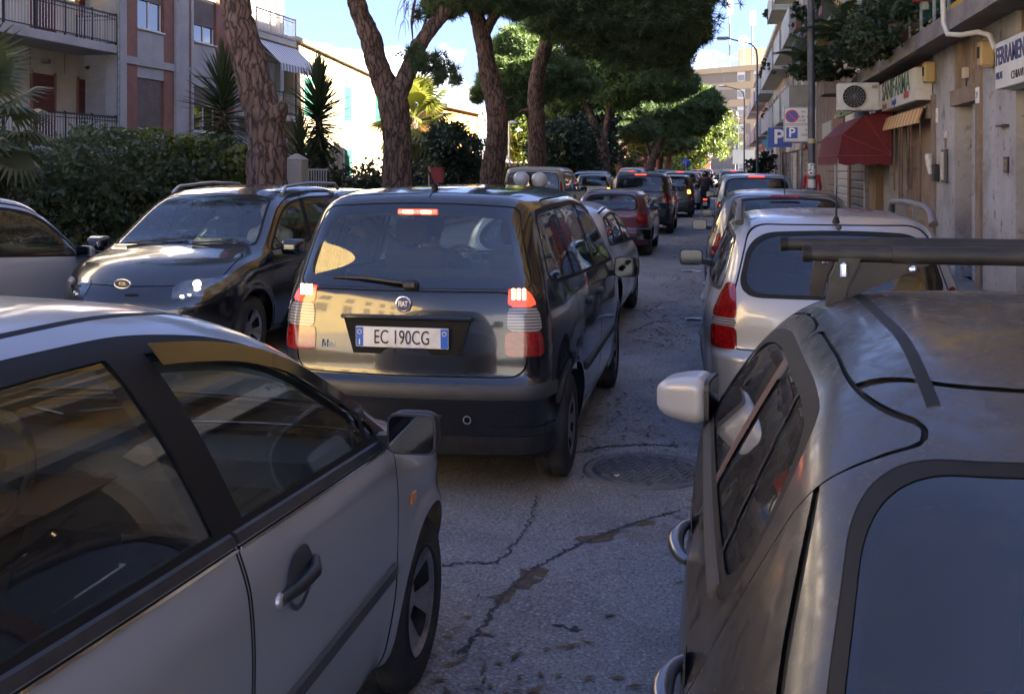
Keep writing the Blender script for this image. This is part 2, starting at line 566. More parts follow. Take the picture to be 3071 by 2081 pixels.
def sdpoly(X, Y, poly):
    """signed distance to a 2-d polygon"""
    P = np.stack([X, Y], 1); n = len(poly)
    d = np.full(len(P), 1e9); ins = np.zeros(len(P), bool)
    for i in range(n):
        a = np.array(poly[i], float); b = np.array(poly[(i + 1) % n], float)
        e = b - a; w = P - a
        t = np.clip((w @ e) / (e @ e), 0, 1)
        d = np.minimum(d, ((w - t[:, None] * e) ** 2).sum(1))
        c = (a[1] <= P[:, 1]) != (b[1] <= P[:, 1])
        with np.errstate(divide='ignore', invalid='ignore'):
            xi = a[0] + (P[:, 1] - a[1]) * e[0] / (e[1] if e[1] != 0 else 1e-12)
        ins ^= c & (P[:, 0] < xi)
    return np.sqrt(d) * np.where(ins, -1, 1)
# ------------------------------------------------------------------ cars: one implicit body per model, cut into panels
DUST = (.27, .235, .20)
M_TYRE = mat('tyre_rubber', (.018, .018, .019), .8, noise=(9, (.05, .047, .042), .45, .75))
M_BLACK = mat('black_plastic', (.016, .016, .018), .5, noise=(14, (.04, .04, .042), .4, .8))
M_SEAL = mat('window_rubber', (.009, .009, .010), .6, spec=.25)
M_GAP = mat('panel_gap', (.004, .004, .004), .9)
M_TRIM = mat('cabin_trim', (.055, .058, .064), .85)
M_SEAT = mat('seat_cloth', (.045, .048, .055), .9, noise=(60, (.05, .05, .055), .4, .7))
M_LINING = mat('roof_lining', (.20, .20, .19), .9)
M_CHROME = mat('chrome', (.75, .75, .77), .12, metal=1.)
M_HANDLE = mat('handle_metal', (.16, .16, .175), .28, metal=.8, coat=.5)
M_ALLOY = mat('wheel_silver', (.42, .42, .43), .38, metal=.75, noise=(12, (.16, .14, .12), .4, .75))
M_GLASS = glass('car_glass', (.72, .80, .78), dirt=.05)
M_GLASS_DK = glass('tinted_car_glass', (.16, .20, .22), dirt=.04)
M_GLASS_DIRTY = glass('dusty_car_glass', (.30, .33, .33), dirt=.20, dcol=(.20, .18, .16))
M_GLASS_SCREEN = glass('windscreen_glass', (.62, .70, .68), dirt=.05)
M_RED_ON = mat('tail_lamp_lit', (.8, .02, .01), .15, emit=(1., .05, .02), estr=.16, coat=1.)
M_BULB = mat('lamp_glow', (1, .5, .25), .3, emit=(1., .42, .16), estr=.75)
M_RED = mat('tail_lamp_red', (.28, .006, .006), .1, coat=1., noise=(40, (.14, .004, .004), .4, .6))
M_CLEAR = mat('tail_lamp_clear', (.30, .29, .29), .15, coat=1., stripes=(2, .008, (.10, .09, .09), .5))
M_AMBER = mat('indicator_amber', (.75, .22, .03), .15, coat=1.)
M_AMBER_ON = mat('indicator_lit', (1., .4, .05), .2, emit=(1., .38, .04), estr=.45)
M_HEAD = mat('headlamp_glass', (.16, .17, .18), .10, metal=.7, coat=1., noise=(9, (.04, .04, .045), .45, .6))
M_HEAD_ON = mat('headlamp_lit', (1, .95, .85), .2, emit=(1., .9, .72), estr=.9)
M_PLATE = mat('plate_white', (.72, .73, .74), .35, noise=(8, (.5, .5, .5), .45, .8))
M_PLATEBLUE = mat('plate_blue', (.02, .12, .55), .35)
M_INK = mat('black_ink', (.012, .012, .014), .5)
M_WHITE = mat('white_paint', (.78, .78, .78), .4)
M_MIRROR = mat('mirror_glass', (.035, .038, .045), .05, metal=1.)

def paint(name, color, metal=.45, rough=.32, coat=1., dust=.35, dscale=7., dcol=DUST, dlo=.2, spec=.5, noise=None):
    return mat('paint_' + name, color, rough, metal=metal, coat=coat, noise=noise, dust=(dcol, dust, dscale, dlo), spec=spec)

def wheel(parent, x, y, r, w, side, style='hub7', cam_m=None):
    """tyre and pressed or cast wheel; side +1: outer face towards +x"""
    t = MB()
    prof = [(r * .62, -.5), (r * .66, -.46), (r * .80, -.50), (r * .93, -.44), (r * .985, -.36), (r, -.25), (r, -.02), (r * .985, 0), (r, .02), (r, .25), (r * .985, .36), (r * .93, .44), (r * .80, .50), (r * .66, .46), (r * .62, .5), (r * .62, -.5)]
    t.lathe([(a, b * w) for a, b in prof], axis='x', n=40)
    ty = t.build('tyre', M_TYRE, parent); ty.location = (x, y, r)
    # disc with cut-outs
    nr, na = 16, 120
    rr = r * .655 * np.linspace(.001, 1, nr); aa = np.linspace(0, 2 * np.pi, na, endpoint=False)
    RR, AA = np.meshgrid(rr, aa, indexing='ij')
    rim = r * .655
    q = RR / rim
    dep = w * .42 - .055 * np.clip(1 - q, 0, 1) ** .7 * (1 if style == 'spoke5' else .35) + .012 * np.exp(-((q - .97) / .06) ** 2)
    V = np.stack([dep, RR * np.cos(AA), RR * np.sin(AA)], -1).reshape(-1, 3)
    Q = []
    for i in range(nr - 1):
        for k in range(na):
            Q.append((i * na + k, (i + 1) * na + k, (i + 1) * na + (k + 1) % na, i * na + (k + 1) % na))
    Q = np.array(Q)
    T = np.concatenate([Q[:, [0, 1, 2]], Q[:, [0, 2, 3]]])
    qq = np.hypot(V[:, 1], V[:, 2]) / rim; an = np.arctan2(V[:, 2], V[:, 1])
    if style == 'spoke5':
        n = 5; half = .50 * (1 - .30 * qq)
        f = np.maximum(np.maximum(.36 - qq, qq - .86), (np.abs((an * n / (2 * np.pi) + .25) % 1 - .5) - half * .62) * 2 * np.pi / n * qq)
    else:
        n = 8 if style == 'hub8' else 7
        f = np.maximum(np.abs(qq - .70) - .16, (np.abs((an * n / (2 * np.pi)) % 1 - .5) - .24) * 2 * np.pi / n * qq)
    V, T, Rg, f = cut(V, T, np.zeros(len(T), int), f)
    keep = f[T].mean(1) > 0
    if side < 0: V = V * np.array([-1, 1, 1]); T = T[:, ::-1]
    o = link('wheel_rim', npmesh('wheel_rim', V, T[keep], True), M_ALLOY if style != 'far' else M_ALLOY, parent)
    o.location = (x, y, r)
    b = MB()
    s = side
    b.lathe([(.001, s * w * .10), (r * .64, s * w * .10), (r * .64, s * w * .40)], axis='x', n=32)
    h = b.build('brake_backing', M_BLACK, parent); h.location = (x, y, r)
    return ty

class Car:
    def __init__(c, d, st):
        c.d = d; L = d['L']; c.L = L
        c.top = Sp(d['top'], d.get('sig', .035)); c.rear = Sp(d['rear'], d.get('rsig', .012)); c.front = Sp(d['front'], .015)
        c.plan = Sp(d['plan'], .05); c.sec = Sp(d['sec'], .012)
        c.kts = d.get('kts', .16); c.kr = d.get('kr', .16); c.kf = d.get('kf', .25)
        c.crown = d.get('crown', .09); c.bowr = d.get('bowr', .16); c.bowf = d.get('bowf', .42); c.zb = d.get('zb', .2)
        W = max(p[1] for p in d['plan'])
        c.W = W
        zt = max(p[1] for p in d['top'])
        V, T, N = sdf_mesh(c.sdf, (-W - .07, -.09, c.zb - .07), (W + .07, L + .09, zt + .09), st)
        c.V, c.T = V, T; c.Rg = np.zeros(len(T), int); c.names = ['body']
        c.dirty = True
    def wd(c, y, z):
        w = c.plan(y) - c.sec(z)
        d = c.d
        for yw in (d['yr'], d['yf']):
            r = np.hypot(y - yw, z - d['R'])
            w = w + d.get('flare', .018) * np.exp(-((r - d['Ra'] - .01) / .045) ** 2) * np.clip((.95 - z) / .2, 0, 1)
        for (y0, z0, y1, z1, amp, wid) in d.get('crease', []):
            zz = z0 + (y - y0) * (z1 - z0) / (y1 - y0)
            m = np.clip((y - min(y0, y1)) / .15 + .5, 0, 1) * np.clip((max(y0, y1) - y) / .15 + .5, 0, 1)
            w = w + amp * m * np.exp(-((z - zz) / wid) ** 2)
        return w
    def dtop(c, x, y, z): return (z + c.crown * x * x - c.top(y)) / np.sqrt(1 + c.top.slope(y) ** 2)
    def dside(c, x, y, z): return (np.abs(x) - c.wd(y, z)) / np.sqrt(1 + c.sec.slope(z) ** 2)
    def drear(c, x, y, z): return (c.rear(z) + c.bowr * x * x - y) / np.sqrt(1 + c.rear.slope(z) ** 2)
    def dfront(c, x, y, z): return (y - c.front(z) + c.bowf * x * x) / np.sqrt(1 + c.front.slope(z) ** 2)
    def sdf(c, P):
        x, y, z = P[:, 0], P[:, 1], P[:, 2]
        d = smax(c.dtop(x, y, z), c.dside(x, y, z), c.kts)
        d = smax(d, c.drear(x, y, z), c.kr)
        d = smax(d, c.dfront(x, y, z), c.kf)
        return smax(d, c.zb - z, .06)
    def region(c, name, f, band=0., bname=None, only=None):
        """faces with f < 0 become region name; -band < f < 0 becomes bname"""
        x, y, z = c.V.T
        v = f(x, y, z)
        c.V, c.T, c.Rg, v = cut(c.V, c.T, c.Rg, v)
        def rid(n):
            if n not in c.names: c.names.append(n)
            return c.names.index(n)
        ok = np.ones(len(c.T), bool)
        if only is not None: ok = np.isin(c.Rg, [c.names.index(o) for o in only if o in c.names])
        if band > 0:
            c.V, c.T, c.Rg, v2 = cut(c.V, c.T, c.Rg, np.concatenate([v, np.zeros(0)]) + band)
            # recompute exact values on the new vertices: they sit at v = -band
            v = v2 - band
            ok = np.ones(len(c.T), bool)
            if only is not None: ok = np.isin(c.Rg, [c.names.index(o) for o in only if o in c.names])
            m = v[c.T].mean(1)
            c.Rg[(m < 0) & (m > -band) & ok] = rid(bname)
            c.Rg[(m <= -band) & ok] = rid(name)
        else:
            m = v[c.T].mean(1)
            c.Rg[(m < 0) & ok] = rid(name)
    def finish(c):
        c.V = newton(c.sdf, c.V, 1)
        N = grad(c.sdf, c.V, .008); c.N = N / np.linalg.norm(N, axis=1)[:, None]
    def extract(c, names, off=0., side=None, flip=False, zmin=None):
        ids = [c.names.index(n) for n in ([names] if isinstance(names, str) else names) if n in c.names]
        m = np.isin(c.Rg, ids)
        cen = c.V[c.T].mean(1)
        if side: m &= (cen[:, 0] * side > 0)
        if zmin is not None: m &= cen[:, 2] > zmin
        T = c.T[m]
        if len(T) == 0: return None
        u, inv = np.unique(T, return_inverse=True)
        T = inv.reshape(-1, 3)
        V, N = c.V[u], c.N[u]
        V = V + N * off
        if flip: T = T[:, ::-1]; N = -N
        return V, T, N
    def part(c, obj, names, m, parent, off=0., side=None, flip=False, zmin=None):
        e = c.extract(names, off, side, flip, zmin)
        if e is None: return None
        return link(obj, npmesh(obj, e[0], e[1], True, e[2]), m, parent)
    def pair(c, obj, names, m, parent, off=0.):
        return [c.part(obj, names, m, parent, off, s) for s in (1, -1)]
    # a rounded box region in some view
    def yz(c, y0, y1, z0, z1, r=.03):
        return lambda x, y, z: smax(smax(y0 - y, y - y1, r), smax(z0 - z, z - z1, r), r)

def seat_set(root, ys, zs, xs=(-.36, .36), rear_y=None, mtl=None):
    mtl = mtl or M_SEAT
    key = 'seat_%g' % zs
    for x in xs:
        V = lambda P: smin(smin(rbox(P, (0, .05, zs), (.23, .26, .08), .06), rbox(P - np.array([0, 1, 0]) * (-(P[:, 2:3] - zs) * .28), (0, -.16, zs + .30), (.215, .065, .33), .06), .06), 1e3, 0)
        s = sdf_object('front_seat', V, (-.3, -.5, zs - .15), (.3, .38, zs + .72), .035, mtl, root, ('seat', zs))
        s.location = (x, ys, 0)
        H = lambda P: rbox(P, (0, 0, 0), (.125, .05, .085), .045)
        h = sdf_object('headrest', H, (-.16, -.09, -.12), (.16, .09, .12), .02, mtl, s, 'headrest')
        h.location = (0, -.37, zs + .735)
        p = MB(); [p.tube([(sx, -.33, zs + .6), (sx, -.37, zs + .68)], .006, 6) for sx in (-.05, .05)]
        p.build('headrest_post', M_CHROME, s)
    if rear_y is not None:
        b = sdf_object('rear_bench', lambda P: smin(rbox(P, (0, .1, zs), (.58, .26, .09), .06), rbox(P - np.array([0, 1, 0]) * (-(P[:, 2:3] - zs) * .25), (0, -.14, zs + .28), (.58, .06, .28), .05), .05), (-.65, -.45, zs - .14), (.65, .42, zs + .64), .045, mtl, root, ('bench', zs))
        b.location = (0, rear_y, 0)

def steering(root, x, y, z, r=.185):
    n = 36; t = MB()
    ax = Vector((0, -.92, .40)).normalized(); u = Vector((1, 0, 0)); v = ax.cross(u)
    pts = [Vector((x, y, z)) + (u * math.cos(a) + v * math.sin(a)) * r for a in np.linspace(0, 2 * math.pi, n + 1)]
    t.tube(pts, .016, 8, cap=False)
    for a in (R(200), R(340), R(90)):
        t.beam((x, y, z), Vector((x, y, z)) + (u * math.cos(a) + v * math.sin(a)) * r, .03, .03)
    c = Vector((x, y, z))
    t.obox(c, (u, v, ax), (.075, .065, .03))
    return t.build('steering_wheel', M_TRIM, root)

def plate(root, x, y, z, rz, txt, w=.52, h=.11, tilt=0., two=False):
    """Italian plate: white with two blue ends; faces -y locally"""
    o = MB().box((-w / 2, 0, -h / 2), (w / 2, .008, h / 2), bev=.003).build('number_plate', M_PLATE, root)
    o.location = (x, y, z); o.rotation_euler = (tilt, 0, rz)
    for s in (-1, 1):
        b = MB().box((s * (w / 2 - .043), -.0022, -h / 2 + .004), (s * (w / 2 - .003), .0, h / 2 - .004)).build('blue_end', M_PLATEBLUE, o)
    if txt:
        lettering(txt, h * .98, M_INK, o, (0, -.003, -.002), (1, 0, 0), (0, 0, 1), .0008, sx=.66 * w / .52, bold=.0)
        lettering('I', h * .38, M_WHITE, o, (-w / 2 + .023, -.0035, -h * .27), extrude=.0006, bold=.001)
        for s in (-1, 1):
            st = MB()
            for a in np.linspace(0, 2 * math.pi, 12, endpoint=False):
                q = (s * (w / 2 - .023) + .011 * math.cos(a), h * .24 + .011 * math.sin(a))
                st.box((q[0] - .002, -.0034, q[1] - .002), (q[0] + .002, -.0022, q[1] + .002))
            st.build('star_ring', mat('plate_star', (.9, .8, .3) if s < 0 else (.8, .8, .8), .4), o)
    return o

def surf_z(c, x, y):
    """height of the body skin above (x, y)"""
    lo, hi = .7, 2.2
    for _ in range(15):
        m = (lo + hi) / 2
        if c.sdf(np.array([[x, y, m]]))[0] < 0: lo = m
        else: hi = m
    return lo
def surf_x(c, y, z):
    """half width of the body skin at (y, z)"""
    lo, hi = .2, 1.2
    for _ in range(14):
        m = (lo + hi) / 2
        if c.sdf(np.array([[m, y, z]]))[0] < 0: lo = m
        else: hi = m
    return lo
def strip_on_side(c, root, name, m, ya, yb, zf, half, thick, s, n=16):
    v = []
    for i in range(n + 1):
        y = ya + (yb - ya) * i / n; z = zf(y); a, b = surf_x(c, y, z - half), surf_x(c, y, z + half)
        v += [(s * (a - .003), y, z - half), (s * (a + thick), y, z - half * .7), (s * (b + thick), y, z + half * .7), (s * (b - .003), y, z + half)]
    f = [(4*i + k, 4*i + k + 1, 4*i + 5 + k, 4*i + 4 + k) for i in range(n) for k in range(3)] + [(0, 1, 2, 3), (4*n, 4*n+1, 4*n+2, 4*n+3)]
    return MB().add(v, f).build(name, m, root)
def strip_on_roof(c, root, name, m, xs, ya, yb, half, thick, n=22):
    v = []
    for i in range(n + 1):
        y = ya + (yb - ya) * i / n
        za, zb_ = surf_z(c, xs - half, y), surf_z(c, xs + half, y)
        v += [(xs - half, y, za - .003), (xs - half * .8, y, za + thick), (xs + half * .8, y, zb_ + thick), (xs + half, y, zb_ - .003)]
    f = [(4*i + k, 4*i + k + 1, 4*i + 5 + k, 4*i + 4 + k) for i in range(n) for k in range(3)] + [(0, 1, 2, 3), (4*n, 4*n+1, 4*n+2, 4*n+3)]
    return MB().add(v, f).build(name, m, root)

def door_mirror(root, x, y, z, side, m, size=(.11, .055, .075), box=.045):
    """rounded housing on a short arm, glass looking back (local -y)"""
    sx, sy, sz = size
    def fn(P):
        q = P.copy(); k = np.clip((P[:, 1] + .03) / (sy * 2.6), 0, 1)          # tapers forward
        q[:, 0] /= 1 - .45 * k * k; q[:, 2] /= 1 - .5 * k * k
        return rbox(q, (0, sy * .6, 0), (sx, sy * 1.25, sz), box)
    h = sdf_object('door_mirror', fn, (-sx * 1.25, -.08, -sz * 1.3), (sx * 1.25, sy * 2.3, sz * 1.3), .012, m, root, ('mirror', size, m.name))
    h.location = (x + side * (sx + .05), y, z)
    y0 = sy * .6 - sy * 1.25
    e = .36
    poly = [(sx * .86 * math.copysign(abs(math.cos(a)) ** e, math.cos(a)), sz * .82 * math.copysign(abs(math.sin(a)) ** e, math.sin(a))) for a in np.linspace(0, 2 * math.pi, 36, endpoint=False)]
    MB().prism([(p[0] * 1.1, p[1] * 1.12) for p in poly], y0 - .004, y0 + .012, 'y').build('mirror_frame', M_BLACK, h)
    MB().prism(poly, y0 - .006, y0 - .0042, 'y').build('mirror_glass', M_MIRROR, h)
    MB().beam((-side * sx * .8, .03, -sz * .55), (-side * (sx + .13), .05, -sz * .8), .055, .045).build('mirror_arm', M_BLACK, h)
    return h

def wiper(root, p, q, bend=.01):
    m = MB().tube([p, ((p[0]+q[0])/2, (p[1]+q[1])/2 - bend, (p[2]+q[2])/2 + bend), q], [.011, .009, .005], 6)
    return m.build('wiper', M_BLACK, root)

def arches(c, root):
    d = c.d
    for yw in (d['yr'], d['yf']):
        for s in (1, -1):
            m = MB(); xo, xi = s * (min(c.wd(np.array([yw + q]), np.array([.5]))[0] for q in (-d['Ra'], 0, d['Ra'])) - .05), s * (c.W - .30)
            n = 16; v = []
            for x in (xo, xi):
                for k in range(n + 1):
                    a = math.pi * 1.2 * k / n - .1 * math.pi
                    v.append((x, yw + (d['Ra'] + .012) * math.cos(a), d['R'] + (d['Ra'] + .012) * math.sin(a)))
            f = [(k, k + 1, n + 2 + k, n + 1 + k) for k in range(n)]
            f.append(tuple(range(n + 1, 2 * n + 2)))
            m.add(v, f)
            m.build('wheel_arch_liner', M_GAP, root)

def build_car(name, d, st, paintm, loc, rz, label, cat='car', group=None, glassm=None, detail=2, seats=True, hook=None, txt=None):
    """generic hatch / wagon / van: cuts windows, doors, lamps out of the body surface"""
    c = Car(d, st)
    L = d['L']; R_, Ra = d['R'], d['Ra']
    glassm = glassm or M_GLASS
    root = empty(name, loc, rz, label, cat, group)
    # wheel arches are openings
    for yw in (d['yr'], d['yf']):
        c.region('arch', lambda x, y, z, yw=yw: np.maximum(np.hypot(y - yw, z - R_) - Ra, .5 - np.abs(x)))
    c.region('floor', lambda x, y, z: z - (c.zb + .035), only=['body'])
    # doors
    sill = d.get('sill', .30)
    by0, bz0, by1, bz1 = d['belt']
    belt = lambda y: bz0 + (y - by0) * (bz1 - bz0) / (by1 - by0)
    toff = d.get('toff', .085)
    yA, yB, yD = d['yA'], d['yB'], d.get('yD')
    lean = d.get('lean', .12)
    def dline(y, z, y0, sgn): return sgn * (y0 - lean * np.maximum(z - 1.0, 0) - y)
    if detail >= 1:
        gapw = d.get('gapw', .008 if st < .035 else .012)
        fd = lambda x, y, z: smax(smax(smax(dline(y, z, yB, 1), y - yA, .05), sill - z, .06), smax(toff * d.get('doortop', .55) + c.dtop(x, y, z), .40 - np.abs(x), .02), .06)
        fd2 = lambda x, y, z: smax(fd(x, y, z), Ra + .05 - np.hypot(y - d['yf'], z - R_), .04)
        c.region('front_door', fd2, gapw, 'gap', only=['body'])
        if yD is not None:
            rd = lambda x, y, z: smax(smax(smax(dline(y, z, yB - .004, -1), yD - y - .25 * np.maximum(z - .95, 0), .06), sill - z, .06), smax(toff * d.get('doortop', .55) + c.dtop(x, y, z), .40 - np.abs(x), .02), .06)
            rd2 = lambda x, y, z: smax(rd(x, y, z), Ra + .055 - np.hypot(y - d['yr'], z - R_), .05)
            c.region('rear_door', rd2, gapw, 'gap', only=['body'])
    # side glass with a rubber frame
    yC = d['yC']; cs = d.get('cslope', .55)
    sg = lambda x, y, z: smax(smax(belt(y) - z, toff + c.dtop(x, y, z), .05), smax(yC + cs * np.maximum(z - bz0, 0) - y, .40 - np.abs(x), .02), d.get('kC', .08))
    sgl = lambda x, y, z: smax(sg(x, y, z), y - d.get('yGf', 99), .03)
    fr = d.get('frame', .022)
    c.region('side_glass', sgl, fr, 'seal')
    pb = d.get('pillar', .035)
    c.region('b_pillar', lambda x, y, z: np.maximum(np.abs(y - (yB - lean * np.maximum(z - 1.0, 0))) - pb, .40 - np.abs(x)), only=['side_glass'])
    for yq, qw, ql in d.get('quarter', []):
        c.region('seal', lambda x, y, z: np.maximum(np.abs(y - (yq - ql * np.maximum(z - 1.0, 0))) - qw, .40 - np.abs(x)), only=['side_glass'])
    # rear glass
    z0, z1, ins = d['rglass']
    ymax = d.get('rgy', L * .45)
    rg = lambda x, y, z: smax(smax(z0 + d.get('rgbow', .0) * x * x - z, z - z1 + d.get('crown', .09) * x * x, .05), smax(ins + c.dside(x, y, z), y - ymax, .02), d.get('rgk', .12))
    c.region('rear_glass', rg, d.get('rgf', .025), 'seal', only=['body'])
    if 'frit' in d:
        c.region('frit', lambda x, y, z: -(rg(x, y, z) + d['frit']), only=['rear_glass'])
    # tailgate
    if 'gate' in d:
        g0, g1, gin = d['gate']
        tg = lambda x, y, z: smax(smax(g0 - z, z - g1, .03), smax(gin + c.dside(x, y, z), y - ymax, .02), .10)
        c.region('tailgate', tg, d.get('gapw', .008), 'gap', only=['body'])
    # windscreen
    yh, yc_, win = d['screen']
    ws = lambda x, y, z: smax(smax(yh - y + d.get('wsb', .10) * x * x, y - yc_ + d.get('wsb', .10) * 1.5 * x * x, .05), smax(win + c.dside(x, y, z), 1.0 - z if d.get('wz') is None else d['wz'] - z, .02), .10)
    c.region('windscreen', ws, .02, 'seal', only=['body'])
    if detail >= 1 and 'bonnet' in d:
        hb0, hb1, hin = d['bonnet']
        hd = lambda x, y, z: smax(smax(hb0 - y + .12 * x * x, y - hb1 + .35 * x * x, .05), smax(hin + c.dside(x, y, z), .70 - z, .02), .10)
        c.region('bonnet', hd, .008, 'gap', only=['body'])
    # lamps
    for nm, (xi, z0_, z1_, yl, sl) in d.get('tail', {}).items():
        c.region(nm, lambda x, y, z: smax(smax(xi + sl * (z - z0_) - np.abs(x), y - yl, .01), smax(z0_ - z, z - z1_, .03), .03), only=['body', 'tailgate', 'gap'])
    for nm, (xi, z0_, z1_, yl, sl) in d.get('head', {}).items():
        c.region(nm, lambda x, y, z: smax(smax(xi - np.abs(x), yl - y, .03), smax(z0_ + sl * (L - y) - z, z - z1_ - sl * (L - y), .05), .05), only=['body', 'bonnet', 'gap'])
    for nm, f, only in d.get('extra', []):
        c.region(nm, f(c), only=only)
    c.finish()
    P = dict(root=root, car=c)
    P['body'] = c.part('body', 'body', paintm, root)
    c.part('floor_pan', 'floor', M_GAP, root)
    c.part('panel_gap', 'gap', M_GAP, root, -.008)
    for nm in ('front_door', 'rear_door'):
        P[nm] = c.pair('door', nm, paintm, root) if nm in c.names else [None, None]
    for s, k in ((1, 0), (-1, 1)):
        e = None
        for a in ('front', 'rear'):
            pass
    # split the side glass at the pillar
    x, y, z = c.V.T
    cen = c.V[c.T].mean(1)
    isg = c.Rg == c.names.index('side_glass')
    fwd = cen[:, 1] > yB - lean * np.maximum(cen[:, 2] - 1, 0)
    c.names += ['side_glass_front', 'side_glass_rear']
    c.Rg[isg & fwd] = len(c.names) - 2; c.Rg[isg & ~fwd] = len(c.names) - 1
    P['glass'] = c.pair('side_window', 'side_glass_front', d.get('gm_front', glassm), root, -.006) + c.pair('side_window', 'side_glass_rear', d.get('gm_side', glassm), root, -.006)
    c.pair('window_frame', ['seal'], M_SEAL, root, -.001)
    c.pair('door_pillar', ['b_pillar'], d.get('pillar_mat', M_SEAL), root, -.001)
    P['rear_window'] = c.part('rear_window', ['rear_glass'], d.get('gm_rear', glassm), root, -.003)
    if 'frit' in c.names: c.part('window_border', 'frit', mat('black_frit', (.006, .007, .009), .06, coat=1., spec=.6), root, -.003)
    c.part('windscreen', 'windscreen', M_GLASS_SCREEN, root, -.003)
    if 'tailgate' in c.names: P['gate'] = c.part('tailgate', 'tailgate', d.get('gate_mat', paintm), root)
    if 'bonnet' in c.names: P['bonnet'] = c.part('bonnet', 'bonnet', paintm, root)
    LM = dict(red=M_RED, lit=M_RED_ON, clear=M_CLEAR, amber=M_AMBER, amber_on=M_AMBER_ON, head=M_HEAD, black=M_BLACK, chrome=M_CHROME, plast=M_BLACK)
    for nm in list(d.get('tail', {})) + list(d.get('head', {})):
        if nm in c.names:
            c.pair('tail_lamp' if nm in d.get('tail', {}) else 'headlamp', nm, LM[nm.split('_', 1)[1]], root, .004)
    for nm, f, only in d.get('extra', []):
        mm = d['extra_mat'][nm]
        if isinstance(mm, tuple): c.part(mm[1], nm, mm[0], root, mm[2] if len(mm) > 2 else .004)
        else: c.part('trim', nm, mm, root, .004)
    # inside of the shell above the belt
    c.part('cabin_lining', ['body', 'seal', 'b_pillar', 'front_door', 'rear_door', 'tailgate', 'gap', 'frit'], M_LINING if d.get('light_inside') else M_TRIM, root, -.035, flip=True, zmin=bz0 - .45)
    # wheels
    tw = d.get('tw', .185)
    for yw in (d['yr'], d['yf']):
        for s in (1, -1):
            xo = c.plan(np.array([float(yw)]))[0] - tw / 2 - .012
            wheel(root, s * xo, yw, R_, tw, s, d.get('wstyle', 'hub7'))
    arches(c, root)
    if seats:
        seat_set(root, d['ys'], d['zs'], rear_y=d.get('yrs'))
        db = MB().box((-c.W + .16, yc_ - .42, bz1 - .28), (c.W - .16, yc_ - .02, bz1 - .03), bev=.06)
        db.build('dashboard', M_TRIM, root)
        if d.get('steer', True):
            steering(root, -.36, yc_ - .56, bz1 - .06)
    c.root = root
    if hook: hook(c, root, P)
    P['c'] = c
    return P
def spec(**k): return k
# rear = distance from the tail at each height, front = the same for the nose
IDEA = spec(L=3.93, top=[(-.3,1.60),(.3,1.632),(.9,1.665),(1.6,1.668),(2.15,1.635),(2.45,1.57),(3.15,1.10),(3.5,.99),(3.8,.87),(4.1,.72)],
    rear=[(.2,.12),(.32,.06),(.45,.02),(.535,.012),(.56,-.012),(.62,-.012),(.65,.03),(.8,.04),(1.0,.055),(1.11,.08),(1.135,.10),(1.4,.19),(1.6,.30),(1.8,.42)],
    front=[(.2,3.82),(.4,3.92),(.55,3.93),(.75,3.86),(.9,3.78)], plan=[(-.2,.69),(0,.715),(.3,.785),(.65,.83),(1.4,.85),(2.8,.85),(3.4,.82),(3.93,.70)],
    sec=[(.15,.09),(.3,.035),(.5,.005),(.75,0.),(.95,.012),(1.05,.03),(1.1,.045),(1.62,.215),(1.75,.27)], kts=.13, kr=.10, crown=.075, bowr=.16,
    yr=.655, yf=3.165, R=.298, Ra=.355, belt=(0,1.15,3,1.05), yA=2.95, yB=1.86, yD=.86, yC=.34, cslope=.28, toff=.075, screen=(2.42,3.18,.07), rglass=(1.125,1.585,.035),
    frit=.055, gate=(.66,1.115,.085), rgk=.05, rgf=.004, sill=.32, bonnet=(3.22,3.75,.10), ys=1.75, zs=.62, yrs=.95, wstyle='hub8', quarter=[(1.0,.018,.1)],
    tail={'a_lit':(.545,1.035,1.20,.16,.0),'b_clear':(.545,.905,1.035,.16,0.),'c_red':(.535,.775,.905,.16,0.)}, head={'h_head':(.42,.68,.88,3.3,.15)}, flare=.014,
    pillar=.04, light_inside=False, tw=.19)
FIESTA = spec(L=3.92, top=[(-.3,1.39),(.25,1.44),(.7,1.49),(1.2,1.512),(1.6,1.505),(1.95,1.465),(2.25,1.385),(2.6,1.21),(2.96,1.0),(3.2,.935),(3.6,.82),(3.85,.70),(4.1,.6)],
    rear=[(.2,.10),(.35,.02),(.5,0.),(.7,.02),(.95,.06),(1.02,.09),(1.35,.30),(1.5,.45)], front=[(.2,3.80),(.35,3.89),(.5,3.92),(.65,3.88),(.8,3.74),(.95,3.55)],
    plan=[(-.2,.68),(0,.71),(.35,.79),(.75,.83),(1.5,.842),(2.6,.84),(3.14,.835),(3.5,.78),(3.92,.58)],
    sec=[(.15,.10),(.3,.035),(.45,.012),(.55,.004),(.72,0.),(.85,.008),(.93,.03),(.98,.05),(1.2,.13),(1.40,.24),(1.5,.32)], kts=.13, kr=.2, crown=.085,
    yr=.68, yf=3.14, R=.288, Ra=.335, belt=(.9,1.01,2.9,.925), yA=2.80, yB=1.76, yD=.72, yC=.30, cslope=.5, toff=.052, screen=(2.2,2.97,.085), rglass=(1.02,1.34,.09),
    gate=(.55,1.0,.09), sill=.24, bonnet=(2.93,3.72,.10), ys=1.52, zs=.50, yrs=.78, wstyle='spoke5', flare=.022, pillar=.065, lean=.30, frame=.032,
    crease=[(2.9,.80,3.8,.66,.02,.05)], quarter=[(2.62,.02,-.5)], doortop=1.02,
    tail={'a_red':(.55,.62,1.0,.25,0.)}, head={'h_head':(.40,.60,.80,3.35,.22)}, tw=.185)
